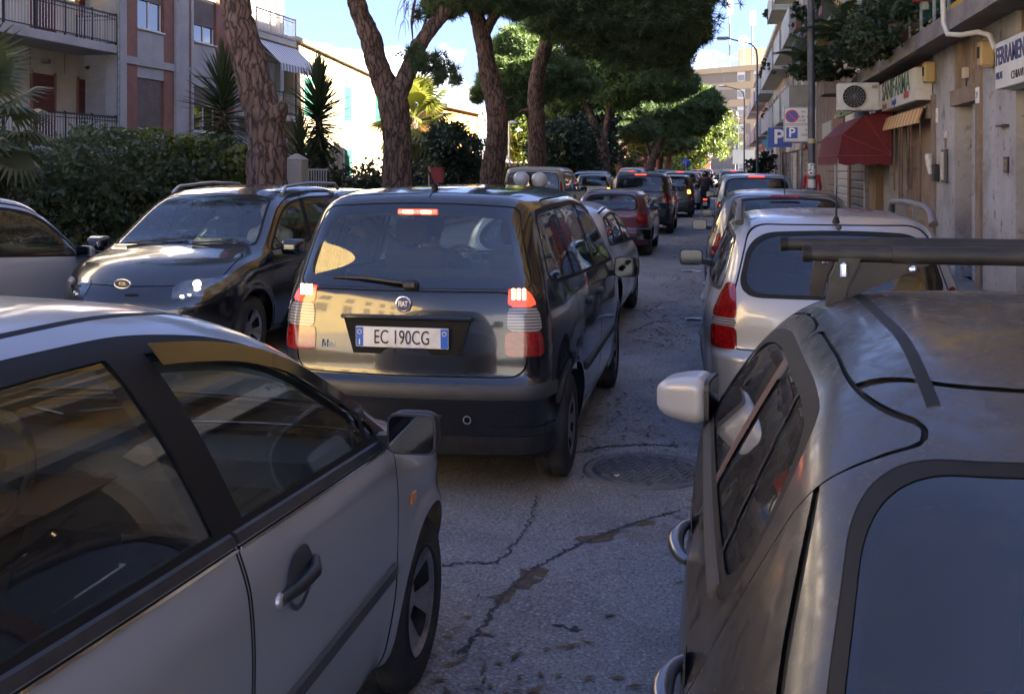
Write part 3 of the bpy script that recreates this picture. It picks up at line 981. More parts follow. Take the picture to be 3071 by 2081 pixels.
PUG = spec(L=3.82, top=[(-.3,1.24),(.3,1.345),(.7,1.425),(1.2,1.470),(1.7,1.470),(2.1,1.430),(2.35,1.35),(2.95,.98),(3.3,.89),(3.6,.78),(3.9,.6)],
    rear=[(.2,.10),(.35,.03),(.5,0.),(.75,.02),(.92,.07),(1.0,.13),(1.15,.31),(1.3,.52),(1.42,.74)], front=[(.2,3.70),(.4,3.81),(.55,3.8),(.7,3.7),(.85,3.5)],
    plan=[(-.2,.66),(0,.69),(.35,.77),(.75,.815),(1.5,.826),(2.6,.82),(3.1,.80),(3.5,.72),(3.85,.5)],
    sec=[(.15,.10),(.3,.04),(.5,.006),(.7,0.),(.84,.012),(.92,.05),(1.1,.135),(1.38,.285),(1.5,.365)], kts=.15, kr=.16, crown=.07, bowr=.20,
    yr=.66, yf=3.10, R=.285, Ra=.33, belt=(.6,1.0,2.8,.90), yA=2.72, yB=1.68, yD=.78, yC=.80, cslope=.10, kC=.16, toff=.095, screen=(2.2,2.92,.085), rglass=(.86,1.345,.04), rgbow=-.03, rgk=.10, rgf=.013,
    sill=.24, bonnet=(2.95,3.6,.1), ys=1.48, zs=.48, yrs=.80, wstyle='hub7', flare=.02, pillar=.045, lean=.34, frame=.035, quarter=[(1.10,.012,-.30)], pillar_mat=mat('brown_pillar', (.075, .036, .030), .5),
    tail={'a_red':(.60,.66,.86,.22,0.)}, head={'h_head':(.40,.60,.78,3.2,.25)}, gapw=.0045, gate=(.45,1.41,.008), gm_rear=M_GLASS_DK, gm_side=M_GLASS_DIRTY, gm_front=M_GLASS_DIRTY)
ASTRA = spec(L=4.29, top=[(-.3,1.40),(.25,1.43),(.8,1.475),(1.5,1.485),(2.1,1.455),(2.45,1.38),(3.2,1.0),(3.6,.92),(4.0,.80),(4.3,.64)],
    rear=[(.2,.12),(.35,.03),(.5,0.),(.62,.0),(.66,.05),(.85,.06),(.95,.08),(1.0,.10),(1.35,.32),(1.45,.42)], front=[(.2,4.18),(.4,4.28),(.6,4.25),(.8,4.08)],
    plan=[(-.2,.68),(0,.71),(.3,.78),(.8,.84),(1.6,.855),(3.0,.85),(3.7,.80),(4.29,.6)],
    sec=[(.15,.10),(.3,.04),(.5,.006),(.72,0.),(.86,.012),(.94,.04),(1.1,.10),(1.4,.215),(1.5,.27)], kts=.14, kr=.16, crown=.08, bowr=.17,
    yr=.86, yf=3.46, R=.30, Ra=.35, belt=(.3,1.0,3.1,.92), yA=3.02, yB=2.05, yD=1.12, yC=.30, cslope=.55, toff=.085, screen=(2.42,3.2,.08), rglass=(.98,1.385,.065), rgk=.14, gate=(.66,1.42,.05),
    sill=.26, bonnet=(3.25,4.05,.1), ys=1.9, zs=.5, yrs=1.15, pillar=.04, quarter=[(1.02,.03,-.15)], tail={'a_red':(.62,.66,.80,.30,0.),'b_clear':(.62,.80,.85,.30,0.),'c_red':(.62,.85,1.06,.30,0.03)}, head={'h_head':(.42,.64,.82,3.7,.15)},
    gm_rear=M_GLASS_DK)
KIA = spec(L=4.07, top=[(-.3,1.49),(.3,1.53),(.9,1.59),(1.5,1.60),(2.0,1.575),(2.3,1.51),(3.12,1.06),(3.45,.99),(3.75,.91),(3.98,.80),(4.3,.58)],
    rear=[(.2,.1),(.4,.02),(.6,0.),(.9,.04),(1.05,.08),(1.5,.32),(1.6,.4)], front=[(.2,3.95),(.4,4.06),(.6,4.07),(.75,4.02),(.9,3.90)],
    plan=[(-.2,.72),(0,.75),(.4,.83),(.9,.87),(1.6,.88),(2.9,.88),(3.5,.85),(3.8,.78),(4.07,.66)],
    sec=[(.15,.10),(.3,.04),(.5,.006),(.78,0.),(.93,.012),(1.02,.05),(1.2,.11),(1.55,.24),(1.65,.30)], kts=.14, crown=.085, bowf=.36,
    yr=.68, yf=3.29, R=.31, Ra=.365, belt=(.3,1.09,3.0,.98), yA=2.92, yB=1.85, yD=.90, yC=.45, cslope=.4, toff=.085, screen=(2.26,3.12,.075), rglass=(1.06,1.5,.07),
    sill=.28, bonnet=(3.14,3.95,.09), ys=1.75, zs=.58, yrs=.9, pillar=.045, wstyle='spoke5', head={'h_head':(.40,.64,.76,3.35,.17)}, tail={'a_red':(.6,.8,1.1,.3,0.)}, quarter=[(2.6,.02,-.9)], crease=[(.6,.98,3.3,.86,.012,.04)])
SMART = spec(L=2.5, top=[(-.3,1.30),(.2,1.42),(.5,1.50),(.9,1.545),(1.25,1.50),(1.5,1.40),(2.02,.99),(2.2,.90),(2.4,.78),(2.6,.6)],
    rear=[(.2,.12),(.4,.02),(.6,0.),(.9,.03),(1.1,.06),(1.45,.22),(1.55,.3)], front=[(.2,2.40),(.4,2.49),(.6,2.48),(.8,2.36),(.95,2.2)],
    plan=[(-.2,.64),(0,.67),(.3,.73),(.8,.75),(1.6,.75),(2.1,.72),(2.5,.56)],
    sec=[(.15,.08),(.3,.03),(.5,.005),(.75,0.),(.9,.02),(.98,.05),(1.2,.11),(1.5,.22),(1.6,.28)], kts=.17, kr=.2, crown=.10,
    yr=.34, yf=2.15, R=.28, Ra=.33, belt=(.5,1.0,1.9,.91), yA=1.84, yB=.62, yD=None, yC=.62, cslope=.12, toff=.085, screen=(1.45,2.02,.08), rglass=(1.05,1.42,.08),
    sill=.26, ys=.95, zs=.5, pillar=.02, lean=.1, wstyle='hub7', head={'h_head':(.40,.62,.82,2.1,.2)}, tail={'a_red':(.55,.66,.95,.12,0.)}, quarter=[(.88,.012,-.2)], kC=.12)
MPV = spec(L=4.25, top=[(-.3,1.43),(.3,1.475),(.9,1.525),(1.6,1.53),(2.1,1.50),(2.4,1.43),(3.15,1.03),(3.6,.94),(4.0,.82),(4.3,.64)],
    rear=[(.2,.1),(.4,.02),(.6,0.),(.9,.04),(1.05,.08),(1.4,.30),(1.55,.42)], front=[(.2,4.14),(.4,4.24),(.6,4.22),(.8,4.05)],
    plan=[(-.2,.69),(0,.72),(.35,.80),(.8,.86),(1.6,.875),(3.0,.87),(3.7,.81),(4.25,.62)],
    sec=[(.15,.10),(.3,.04),(.5,.006),(.76,0.),(.90,.012),(1.0,.045),(1.2,.11),(1.5,.24),(1.6,.30)], kts=.15, kr=.18, crown=.085, bowr=.18,
    yr=.75, yf=3.40, R=.31, Ra=.36, belt=(.4,1.05,3.0,.95), yA=2.98, yB=1.95, yD=1.0, yC=.40, cslope=.55, toff=.085, screen=(2.36,3.15,.08), rglass=(1.0,1.46,.06), gate=(.6,1.47,.05),
    sill=.28, bonnet=(3.2,4.0,.1), ys=1.85, zs=.54, yrs=1.05, pillar=.045, tail={'a_red':(.55,.80,1.06,.34,.0)}, head={'h_head':(.42,.64,.84,3.6,.16)}, gm_rear=M_GLASS_DK, gm_side=M_GLASS_DK)
MEGANE = spec(L=4.13, top=[(-.3,1.20),(.2,1.26),(.55,1.33),(1.0,1.395),(1.6,1.42),(2.1,1.385),(2.4,1.31),(3.05,.97),(3.5,.90),(3.9,.78),(4.2,.62)],
    rear=[(.2,.1),(.35,.02),(.55,0.),(.85,.03),(.95,.07),(1.0,.12),(1.2,.36),(1.32,.56)], front=[(.2,4.02),(.4,4.12),(.6,4.1),(.8,3.92)],
    plan=[(-.2,.66),(0,.69),(.35,.78),(.8,.835),(1.6,.85),(2.9,.845),(3.6,.79),(4.13,.6)],
    sec=[(.15,.10),(.3,.04),(.5,.006),(.72,0.),(.84,.014),(.92,.05),(1.1,.11),(1.4,.25),(1.5,.31)], kts=.19, kr=.24, crown=.09, bowr=.20,
    yr=.70, yf=3.28, R=.295, Ra=.34, belt=(.5,.98,2.9,.90), yA=2.86, yB=1.85, yD=1.0, yC=.55, cslope=.9, kC=.15, toff=.095, screen=(2.32,3.05,.08), rglass=(.96,1.30,.10), rgk=.2,
    sill=.26, bonnet=(3.1,3.9,.1), ys=1.7, zs=.48, yrs=.95, pillar=.045, tail={'a_red':(.55,.70,.92,.25,0.)}, head={'h_head':(.42,.62,.78,3.5,.16)}, quarter=[(1.02,.03,-.4)])
OLDFIESTA = spec(L=3.80, top=[(-.3,1.24),(.25,1.29),(.8,1.335),(1.3,1.345),(1.8,1.31),(2.1,1.24),(2.75,.92),(3.2,.86),(3.6,.74),(3.9,.58)],
    rear=[(.2,.1),(.35,.01),(.5,0.),(.55,.03),(.8,.03),(.92,.05),(1.2,.20),(1.3,.28)], front=[(.2,3.7),(.4,3.79),(.6,3.76),(.8,3.55)],
    plan=[(-.2,.67),(0,.70),(.35,.77),(.75,.805),(1.5,.815),(2.6,.81),(3.2,.77),(3.8,.58)],
    sec=[(.15,.09),(.3,.035),(.5,.005),(.7,0.),(.82,.014),(.9,.045),(1.1,.11),(1.3,.21),(1.4,.27)], kts=.16, kr=.17, crown=.085, bowr=.16,
    yr=.62, yf=3.06, R=.28, Ra=.325, belt=(.4,.94,2.7,.87), yA=2.6, yB=1.55, yD=None, yC=.36, cslope=.55, toff=.08, screen=(2.05,2.76,.08), rglass=(.92,1.26,.09), gate=(.52,1.28,.06), rgk=.14,
    sill=.24, bonnet=(2.8,3.6,.1), ys=1.4, zs=.45, yrs=.75, pillar=.045, tail={'a_red':(.52,.66,.86,.22,0.)}, head={'h_head':(.4,.58,.74,3.2,.15)})
SUV = spec(L=4.1, top=[(-.3,1.60),(.3,1.635),(.9,1.66),(1.6,1.66),(2.1,1.62),(2.4,1.55),(2.95,1.14),(3.4,1.06),(3.8,.98),(4.1,.8)],
    rear=[(.3,.08),(.5,.0),(.7,0.),(.74,.05),(1.0,.06),(1.15,.08),(1.55,.22),(1.7,.3)], front=[(.25,4.0),(.5,4.08),(.75,4.08),(.95,3.98)],
    plan=[(-.2,.74),(0,.77),(.35,.84),(.8,.87),(1.6,.875),(3.0,.87),(3.6,.83),(4.1,.68)],
    sec=[(.2,.08),(.35,.03),(.55,.005),(.85,0.),(1.0,.012),(1.1,.04),(1.3,.085),(1.6,.18),(1.7,.24)], kts=.13, kr=.13, crown=.07, bowr=.13, zb=.26,
    yr=.75, yf=3.35, R=.345, Ra=.40, belt=(.4,1.15,2.9,1.10), yA=2.85, yB=1.85, yD=.95, yC=.36, cslope=.3, toff=.085, screen=(2.34,2.96,.08), rglass=(1.12,1.58,.07), gate=(.74,1.6,.06), rgk=.1,
    sill=.36, bonnet=(3.0,3.9,.1), ys=1.75, zs=.68, yrs=.98, pillar=.045, tail={'a_red':(.62,.85,1.08,.22,0.)}, head={'h_head':(.45,.72,.92,3.5,.08)}, gm_rear=M_GLASS_DK, gm_side=M_GLASS_DK)
PANDA = spec(L=3.54, top=[(-.3,1.47),(.3,1.51),(.8,1.54),(1.4,1.535),(1.85,1.49),(2.1,1.43),(2.65,1.06),(3.0,.99),(3.35,.88),(3.6,.7)],
    rear=[(.2,.1),(.4,.01),(.6,0.),(.65,.04),(1.0,.05),(1.1,.07),(1.45,.18),(1.55,.24)], front=[(.2,3.44),(.4,3.52),(.6,3.53),(.85,3.4)],
    plan=[(-.2,.66),(0,.69),(.35,.75),(.8,.785),(1.6,.79),(2.5,.785),(3.1,.74),(3.54,.6)],
    sec=[(.15,.08),(.3,.03),(.5,.005),(.8,0.),(.95,.015),(1.02,.035),(1.2,.07),(1.5,.15),(1.6,.2)], kts=.12, kr=.12, crown=.07, bowr=.12,
    yr=.55, yf=2.85, R=.285, Ra=.335, belt=(.4,1.06,2.6,1.02), yA=2.5, yB=1.6, yD=.8, yC=.32, cslope=.2, toff=.08, screen=(2.06,2.66,.08), rglass=(1.06,1.47,.07), gate=(.65,1.48,.07), rgk=.08,
    sill=.28, bonnet=(2.7,3.4,.1), ys=1.5, zs=.6, yrs=.85, pillar=.04, tail={'a_red':(.58,.90,1.28,.16,-.05)}, head={'h_head':(.4,.66,.86,3.1,.12)})
VAN = spec(L=4.2, top=[(-.3,1.78),(.2,1.80),(.9,1.82),(1.7,1.81),(2.2,1.77),(2.5,1.68),(3.1,1.20),(3.5,1.10),(3.9,.96),(4.2,.74)],
    rear=[(.2,.1),(.4,.01),(.6,0.),(.65,.03),(1.0,.04),(1.2,.05),(1.65,.10),(1.8,.13)], front=[(.2,4.1),(.4,4.18),(.6,4.19),(.9,4.05)],
    plan=[(-.2,.76),(0,.79),(.35,.84),(.8,.86),(1.6,.865),(3.0,.86),(3.6,.80),(4.2,.62)],
    sec=[(.15,.08),(.3,.03),(.5,.005),(.9,0.),(1.05,.015),(1.15,.035),(1.4,.06),(1.7,.12),(1.85,.17)], kts=.12, kr=.10, crown=.06, bowr=.08,
    yr=.8, yf=3.4, R=.31, Ra=.36, belt=(.4,1.18,2.9,1.12), yA=2.85, yB=1.9, yD=.9, yC=.25, cslope=.1, toff=.10, screen=(2.46,3.12,.08), rglass=(1.20,1.68,.07), gate=(.66,1.72,.05), rgk=.08,
    sill=.30, bonnet=(3.15,4.0,.1), ys=1.95, zs=.68, yrs=1.1, pillar=.06, tail={'a_red':(.70,.85,1.45,.14,0.)}, head={'h_head':(.45,.72,.95,3.6,.12)})
# ------------------------------------------------------------------ setting: ground, road, pavements
def at(px, py, Y):
    """street position of a point seen at px, py of the 3071-pixel photograph, at distance Y up the street"""
    dx = (px / 2.999 - 512) / 1050; cs, sn = math.cos(YAW), math.sin(YAW)
    t = Y / (dx * sn + cs)
    return Vector(((dx * cs - sn) * t, Y, 1.78 - (py / 2.999 - 167.7) / 1050 * t))
def rep(name, me, m, parent, locs, rots=None, scales=None):
    if len(me.materials) == 0: me.materials.append(m)
    out = []
    for i, l in enumerate(locs):
        o = bpy.data.objects.new(name, me); COL.objects.link(o)
        o.location = l; o.parent = parent
        if rots is not None: o.rotation_euler = rots[i]
        if scales is not None: o.scale = scales[i]
        out.append(o)
    return out
class MO(MB):
    """MB in street coordinates, stored relative to a thing's base"""
    def __init__(s, o): super().__init__(); s.o = Vector(o)
    def mesh(s, name):
        s.v = [tuple(Vector(v) - s.o) for v in s.v]; s.o = Vector((0, 0, 0))
        return super().mesh(name)

def asphalt():
    m = bpy.data.materials.new('asphalt'); m.use_nodes = True
    nt = m.node_tree; b = nt.nodes['Principled BSDF']; L = nt.links.new
    tc = nt.nodes.new('ShaderNodeTexCoord')
    def nz(sc, det=4, rough=.6, st=None):
        n = nt.nodes.new('ShaderNodeTexNoise'); n.inputs['Scale'].default_value = sc; n.inputs['Detail'].default_value = det; n.inputs['Roughness'].default_value = rough
        if st:
            mp = nt.nodes.new('ShaderNodeMapping'); mp.inputs['Scale'].default_value = st; L(tc.outputs['Object'], mp.inputs[0]); L(mp.outputs[0], n.inputs['Vector'])
        else: L(tc.outputs['Object'], n.inputs['Vector'])
        return n.outputs['Fac']
    def mr(v, a, c, lo=0., hi=1.):
        r = nt.nodes.new('ShaderNodeMapRange'); r.inputs[1].default_value = a; r.inputs[2].default_value = c; r.inputs[3].default_value = lo; r.inputs[4].default_value = hi
        L(v, r.inputs[0]); return r.outputs[0]
    def mx(f, a, c):
        q = nt.nodes.new('ShaderNodeMixRGB'); L(f, q.inputs[0])
        if isinstance(a, tuple): q.inputs[1].default_value = (*a, 1)
        else: L(a, q.inputs[1])
        q.inputs[2].default_value = (*c, 1); return q.outputs[0]
    vo = nt.nodes.new('ShaderNodeTexVoronoi'); vo.inputs['Scale'].default_value = 75; L(tc.outputs['Object'], vo.inputs['Vector'])
    col = mx(mr(nz(.55, 5), .38, .66), (.19, .187, .188), (.27, .265, .264))
    col = mx(mr(nz(2.3, 6), .5, .72, 0, .6), col, (.125, .123, .126))
    col = mx(mr(vo.outputs['Color'], .62, .95, 0, .75), col, (.38, .37, .355))       # pale aggregate
    col = mx(mr(vo.outputs['Distance'], .45, .8, 0, .55), col, (.035, .035, .037))
    col = mx(mr(nz(1.3, 7, .7), .56, .70, 0, .55), col, (.13, .095, .065))      # sandy dirt
    L(col, b.inputs['Base Color'])
    b.inputs['Roughness'].default_value = .82
    bp = nt.nodes.new('ShaderNodeBump'); bp.inputs['Strength'].default_value = .55; bp.inputs['Distance'].default_value = .006
    L(vo.outputs['Distance'], bp.inputs['Height']); L(bp.outputs[0], b.inputs['Normal'])
    return m
M_ASPH = asphalt()
M_PAVE = mat('pavement_concrete', (.20, .19, .18), .85, noise=[(3, (.13, .12, .115), .4, .7), (40, (.28, .27, .25), .55, .8)])
M_EARTH = mat('dry_earth', (.16, .12, .08), .95, noise=[(2, (.10, .09, .05), .4, .65), (20, (.2, .16, .11), .5, .8)])
M_KERB = mat('kerb_stone', (.27, .26, .25), .8, noise=(5, (.17, .16, .15), .4, .7))
def sheet(name, x0, x1, y0, y1, z, m):
    o = MB().add([(x0, y0, z), (x1, y0, z), (x1, y1, z), (x0, y1, z)], [(0, 1, 2, 3)]).build(name, m, fix=False)
    return tag(o, kind='structure')
sheet('ground', -900, 900, -300, 1600, -.02, M_EARTH)
# the road sheet is gently uneven
nx_, ny_ = 60, 260
gx = np.linspace(-8.2, 1.78, nx_); gy = np.concatenate([np.linspace(-1.4, 0, 5), np.linspace(.2, 30, 180), np.linspace(31, 420, 50)])
GX, GY = np.meshgrid(gx, gy, indexing='ij')
GZ = .006 * np.sin(GX * 2.1 + GY * .9) + .005 * np.sin(GX * 4.3 - GY * 1.7 + 1) + .004 * np.sin(GY * 3.1) - .004
I = np.arange(GX.size).reshape(GX.shape)
Q = np.stack([I[:-1, :-1], I[1:, :-1], I[1:, 1:], I[:-1, 1:]], -1).reshape(-1, 4)
road = tag(link('road', npmesh('road', np.stack([GX, GY, GZ], -1).reshape(-1, 3), Q, True), M_ASPH), kind='structure')
def road_z(x, y): return .006 * math.sin(x * 2.1 + y * .9) + .005 * math.sin(x * 4.3 - y * 1.7 + 1) + .004 * math.sin(y * 3.1) - .004
sheet('square', -60, 60, -90, -1.4, .004, mat('bounce_paving', (.36, .36, .36), .85, noise=(.8, (.30, .30, .30), .4, .7)))  # added behind the camera to bounce sunlight back up the street
sheet('pavement', 1.92, 3.6, -1.4, 420, .13, M_PAVE)
sheet('verge', -14, -8.35, 3.4, 420, .10, M_EARTH)
for nm, x0, x1 in (('kerb', 1.78, 1.925), ('kerb', -8.36, -8.2)):
    k = empty(nm, (x0, 0, 0)); tag(k, kind='structure')
    me = MB().box((0, .004, -.05), (x1 - x0, .996, .135), bev=.012).fixmesh('kerb_stone')
    rep('kerb_stone', me, M_KERB, k, [(0, y, random.uniform(-.006, .004)) for y in range(-4, 90)])
    MB().box((0.002, 90, -.05), (x1 - x0 - .002, 400, .133)).build('kerb_run', M_KERB, k)

# cracks: shallow dirt-filled strips that wander over the asphalt, pieces of the road
M_CRACK = mat('crack_dark', (.045, .043, .042), .95)
M_CRACKD = mat('crack_dirt', (.13, .085, .05), .95, noise=(30, (.05, .04, .03), .4, .7))
def crack(pts, w, m, seed=0, n=14, jit=.02, lift=.003):
    r = random.Random(seed); L_ = []
    for i in range(len(pts) - 1):
        for k in range(n):
            t = k / n
            L_.append((pts[i][0] + (pts[i+1][0] - pts[i][0]) * t + r.uniform(-jit, jit), pts[i][1] + (pts[i+1][1] - pts[i][1]) * t + r.uniform(-jit, jit)))
    L_.append(pts[-1]); v = []
    for i, p in enumerate(L_):
        a, b = L_[max(i - 1, 0)], L_[min(i + 1, len(L_) - 1)]
        d = Vector((b[0] - a[0], b[1] - a[1])).normalized(); q = Vector((-d.y, d.x))
        ww = w * r.uniform(.25, 1.2) * (1 if 0 < i < len(L_) - 1 else .05)
        for s in (-1, 1):
            x, y = p[0] + q.x * s * ww / 2, p[1] + q.y * s * ww / 2
            v.append((x, y, road_z(x, y) + lift))
    f = [(2*i, 2*i+1, 2*i+3, 2*i+2) for i in range(len(L_) - 1)]
    return MB().add(v, f).build('crack', m, road, fix=False)
g2 = lambda px, py: tuple(at_ground(px, py))
def at_ground(px, py):
    d = 1050 * 1.78 / (py / 2.999 - 167.7); l = (px / 2.999 - 512) / 1050 * d
    return (l * math.cos(YAW) - d * math.sin(YAW), l * math.sin(YAW) + d * math.cos(YAW))
crack([g2(2040, 1520), g2(1905, 1560), g2(1730, 1635), g2(1610, 1705), g2(1500, 1800), g2(1440, 1890), g2(1380, 1960)], .022, M_CRACK, 1, n=22, jit=.014)
crack([g2(1850, 1590), g2(1740, 1625)], .10, M_CRACKD, 2, jit=.03, lift=.002)
crack([g2(1630, 1705), g2(1480, 1810)], .09, M_CRACKD, 3, jit=.03, lift=.002)
crack([g2(1960, 1555), g2(1900, 1565)], .07, M_CRACKD, 4, jit=.02, lift=.002)
crack([g2(1390, 1692), g2(1490, 1696), g2(1560, 1620), g2(1590, 1560), g2(1610, 1480)], .013, M_CRACK, 5, n=20, jit=.016)
crack([g2(1710, 1358), g2(1800, 1335), g2(1900, 1328), g2(2040, 1335)], .03, M_CRACK, 6)
crack([g2(1390, 1692), g2(1330, 1700)], .02, M_CRACK, 7)
crack([g2(1930, 940), g2(1985, 905), g2(2080, 895)], .03, M_CRACK, 8)
crack([g2(1880, 1000), g2(1960, 965), g2(2040, 960)], .025, M_CRACK, 9)
crack([g2(1960, 985), g2(2000, 1005)], .03, M_CRACK, 10)
crack([g2(1650, 1870), g2(1760, 1885)], .02, M_CRACK, 11)

# manhole cover set in the asphalt
MH = Vector((-.44, 6.24, 0)); r_ = .345
mh = empty('manhole_cover', (MH.x, MH.y, road_z(MH.x, MH.y)), .3, 'round cast iron manhole cover with raised tread in the asphalt', 'manhole cover')
M_IRON = mat('cast_iron', (.115, .113, .115), .6, metal=.2, noise=[(12, (.17, .15, .13), .5, .75), (3, (.20, .155, .11), .58, .75)])
mm = MB(); mm.lathe([(.001, .004), (r_ - .03, .004), (r_ - .028, -.004), (r_ - .018, -.004), (r_ - .016, .007), (r_ + .025, .007), (r_ + .03, -.01)], n=64); mm.build('lid', M_IRON, mh)
tread = MB().box((-.020, -.006, .003), (.020, .006, .012), bev=.003).fixmesh('tread_bar')
locs, rots = [], []
for i in range(-8, 9):
    for j in range(-12, 13):
        x, y = i * .042 + (j % 2) * .021, j * .027
        if math.hypot(x, y) < r_ - .05:
            locs.append((x, y, 0)); rots.append((0, 0, R(35 if (i + j) % 2 else -35)))
rep('tread_bar', tread, M_IRON, mh, locs, rots)

# litter
M_PAPER = mat('litter_paper', (.62, .60, .56), .8, noise=(18, (.35, .32, .28), .5, .7))
def scrap(px, py, w, h, label, rz, seed, m=None):
    r = random.Random(seed); x, y = at_ground(px, py)
    n = 5; v = []; f = []
    for i in range(n):
        for j in range(n):
            v.append(((i / (n-1) - .5) * w + r.uniform(-.1, .1) * w / n, (j / (n-1) - .5) * h + r.uniform(-.1, .1) * h / n, .004 + r.random() * .022))
    f = [(i*n+j, (i+1)*n+j, (i+1)*n+j+1, i*n+j+1) for i in range(n-1) for j in range(n-1)]
    o = MB().add(v, f).build('litter_scrap', m or M_PAPER, fix=False); o.location = (x, y, road_z(x, y)); o.rotation_euler.z = rz
    tag(o, label, 'litter')
scrap(2095, 955, .30, .16, 'crumpled sheet of pale paper lying beside the silver estate car wheel', .3, 1)
scrap(1978, 924, .14, .025, 'thin pale strip of paper in the middle of the lane', .1, 2)
scrap(2085, 770, .30, .10, 'flat torn white paper near the dark grey parked car', .2, 3)
scrap(2075, 812, .35, .18, 'brown and white torn wrapper by the kerbside cars', -.2, 4)
scrap(1850, 1428, .03, .02, 'tiny white scrap on the manhole cover', .5, 5)
# dry pine needles and leaf crumbs swept to the sides
n = 5200
lx = np.where(rng.random(n) < .75, rng.normal(-.55, .28, n), rng.uniform(-1.2, .1, n)); ly = np.where(rng.random(n) < .8, rng.uniform(8, 34, n), rng.uniform(3, 9, n))
cl = rng.random(n); lx = lx + .15 * np.sin(ly * 1.7) 
keep = (np.sin(ly * 1.3 + lx * 2) + np.sin(ly * .53 + 1) > -.2 + rng.normal(0, .5, n)) & (lx > -1.3)
lx, ly = lx[keep], ly[keep]; n = len(lx)
an = rng.uniform(0, 2 * np.pi, n); ln = rng.uniform(.012, .05, n); wd_ = rng.uniform(.003, .012, n)
dx_, dy_ = np.cos(an) * ln, np.sin(an) * ln; ex, ey = -np.sin(an) * wd_, np.cos(an) * wd_
lz = .006 * np.sin(lx * 2.1 + ly * .9) + .005 * np.sin(lx * 4.3 - ly * 1.7 + 1) + .004 * np.sin(ly * 3.1) - .004 + .005
V = np.stack([np.stack([lx + a * dx_ + b * ex, ly + a * dy_ + b * ey, lz + rng.uniform(0, .008, n)], 1) for a, b in ((-1, 0), (0, -1), (1, 0), (0, 1))], 1).reshape(-1, 3)
tag(link('leaf_litter', npmesh('leaf_litter', V, np.arange(4 * n).reshape(-1, 4)), mat('dry_leaves', (.17, .095, .045), .9, noise=(3, (.10, .07, .04), .4, .6))), 'dry brown pine needles and leaf crumbs scattered along the lane', 'leaf litter', kind='stuff')
# ------------------------------------------------------------------ buildings
M_PLAS = mat('grey_render', (.36, .35, .345), .9, noise=[(.7, (.27, .26, .255), .4, .7), (9, (.42, .41, .40), .55, .8)], bump=(60, .15, .004))
M_CREAM = mat('cream_render', (.47, .43, .36), .9, noise=(1.1, (.36, .32, .26), .4, .75))
M_BROWN = mat('brown_tile_panel', (.22, .095, .060), .75, noise=[(1.5, (.15, .07, .05), .4, .7), (30, (.26, .13, .09), .5, .8)])
M_SHUT = mat('roller_slats', (.15, .11, .095), .6, noise=(3, (.10, .08, .07), .4, .7))
M_DOOR = mat('brown_shutter_door', (.13, .040, .030), .6, noise=(4, (.09, .03, .025), .4, .7))
M_RAIL = mat('black_iron', (.018, .018, .02), .5)
M_BAR = mat('white_bar', (.55, .54, .52), .6)
M_WFRAME = mat('window_frame', (.60, .59, .56), .5)
M_PANE = mat('window_pane', (.020, .024, .028), .05, coat=1., spec=.8)
M_GREENS = mat('green_shutter', (.025, .13, .085), .6)
M_ZINC = mat('grey_metal', (.25, .26, .27), .5, metal=.5, noise=(8, (.16, .16, .16), .4, .7))

def slat_sheet(w, h, pitch=.055, d=.012):
    """corrugated roller shutter, local: width along y, face towards +x"""
    n = max(2, int(h / pitch)); v = []; zs = []
    for i in range(n):
        z0 = h * i / n; z1 = h * (i + 1) / n
        zs += [(z0, 0.), (z0 + (z1 - z0) * .2, d), (z0 + (z1 - z0) * .85, d), (z1 - .001, 0.)]
    for z, x in zs: v += [(x, 0, z), (x, w, z)]
    return MB().add(v, [(2*i, 2*i+1, 2*i+3, 2*i+2) for i in range(len(zs) - 1)])
def window(parent, o, X, y0, y1, z0, z1, shut, face=1, frame=M_WFRAME, shutm=None, panes=2):
    """wall window facing +x (face=1) or -x: frame, sill, panes and a roller shutter let down by a share"""
    f = MO(o); t = .05; s = face
    f.box((X, y0, z0), (X + s * .05, y0 + t, z1)); f.box((X, y1 - t, z0), (X + s * .05, y1, z1))
    f.box((X, y0 + t, z0), (X + s * .05, y1 - t, z0 + t)); f.box((X, y0 + t, z1 - t), (X + s * .05, y1 - t, z1))
    for k in range(1, panes): f.box((X, y0 + (y1 - y0) * k / panes - .03, z0 + t), (X + s * .052, y0 + (y1 - y0) * k / panes + .03, z1 - t))
    w = f.build('window', frame, parent)
    for k in range(panes):
        a, b = y0 + (y1 - y0) * k / panes, y0 + (y1 - y0) * (k + 1) / panes
        MO(o).box((X - s * .01, a + .03, z0 + t), (X + s * .02, b - .03, z1 - t)).build('pane', M_PANE, w)
    MO(o).box((X - s * .02, y0 - .06, z0 - .05), (X + s * .19, y1 + .06, z0 - .002)).build('sill', M_WFRAME, w)
    if shut > 0:
        h = (z1 - z0) * shut
        m = slat_sheet(y1 - y0 - .02, h)
        q = m.build('roller_shutter', shutm or M_SHUT, w, fix=False)
        if s > 0: q.location = Vector((X + .07, y0 + .01, z1 - h)) - Vector(o)
        else:
            q.rotation_euler.z = math.pi; q.location = Vector((X - .07, y1 - .01, z1 - h)) - Vector(o)
    return w
BARS = {}
def bar_mesh(h, w=.016):
    k = (round(h, 3), w)
    if k not in BARS: BARS[k] = MB().box((-w/2, -w/2, 0), (w/2, w/2, h)).fixmesh('bar')
    return BARS[k]
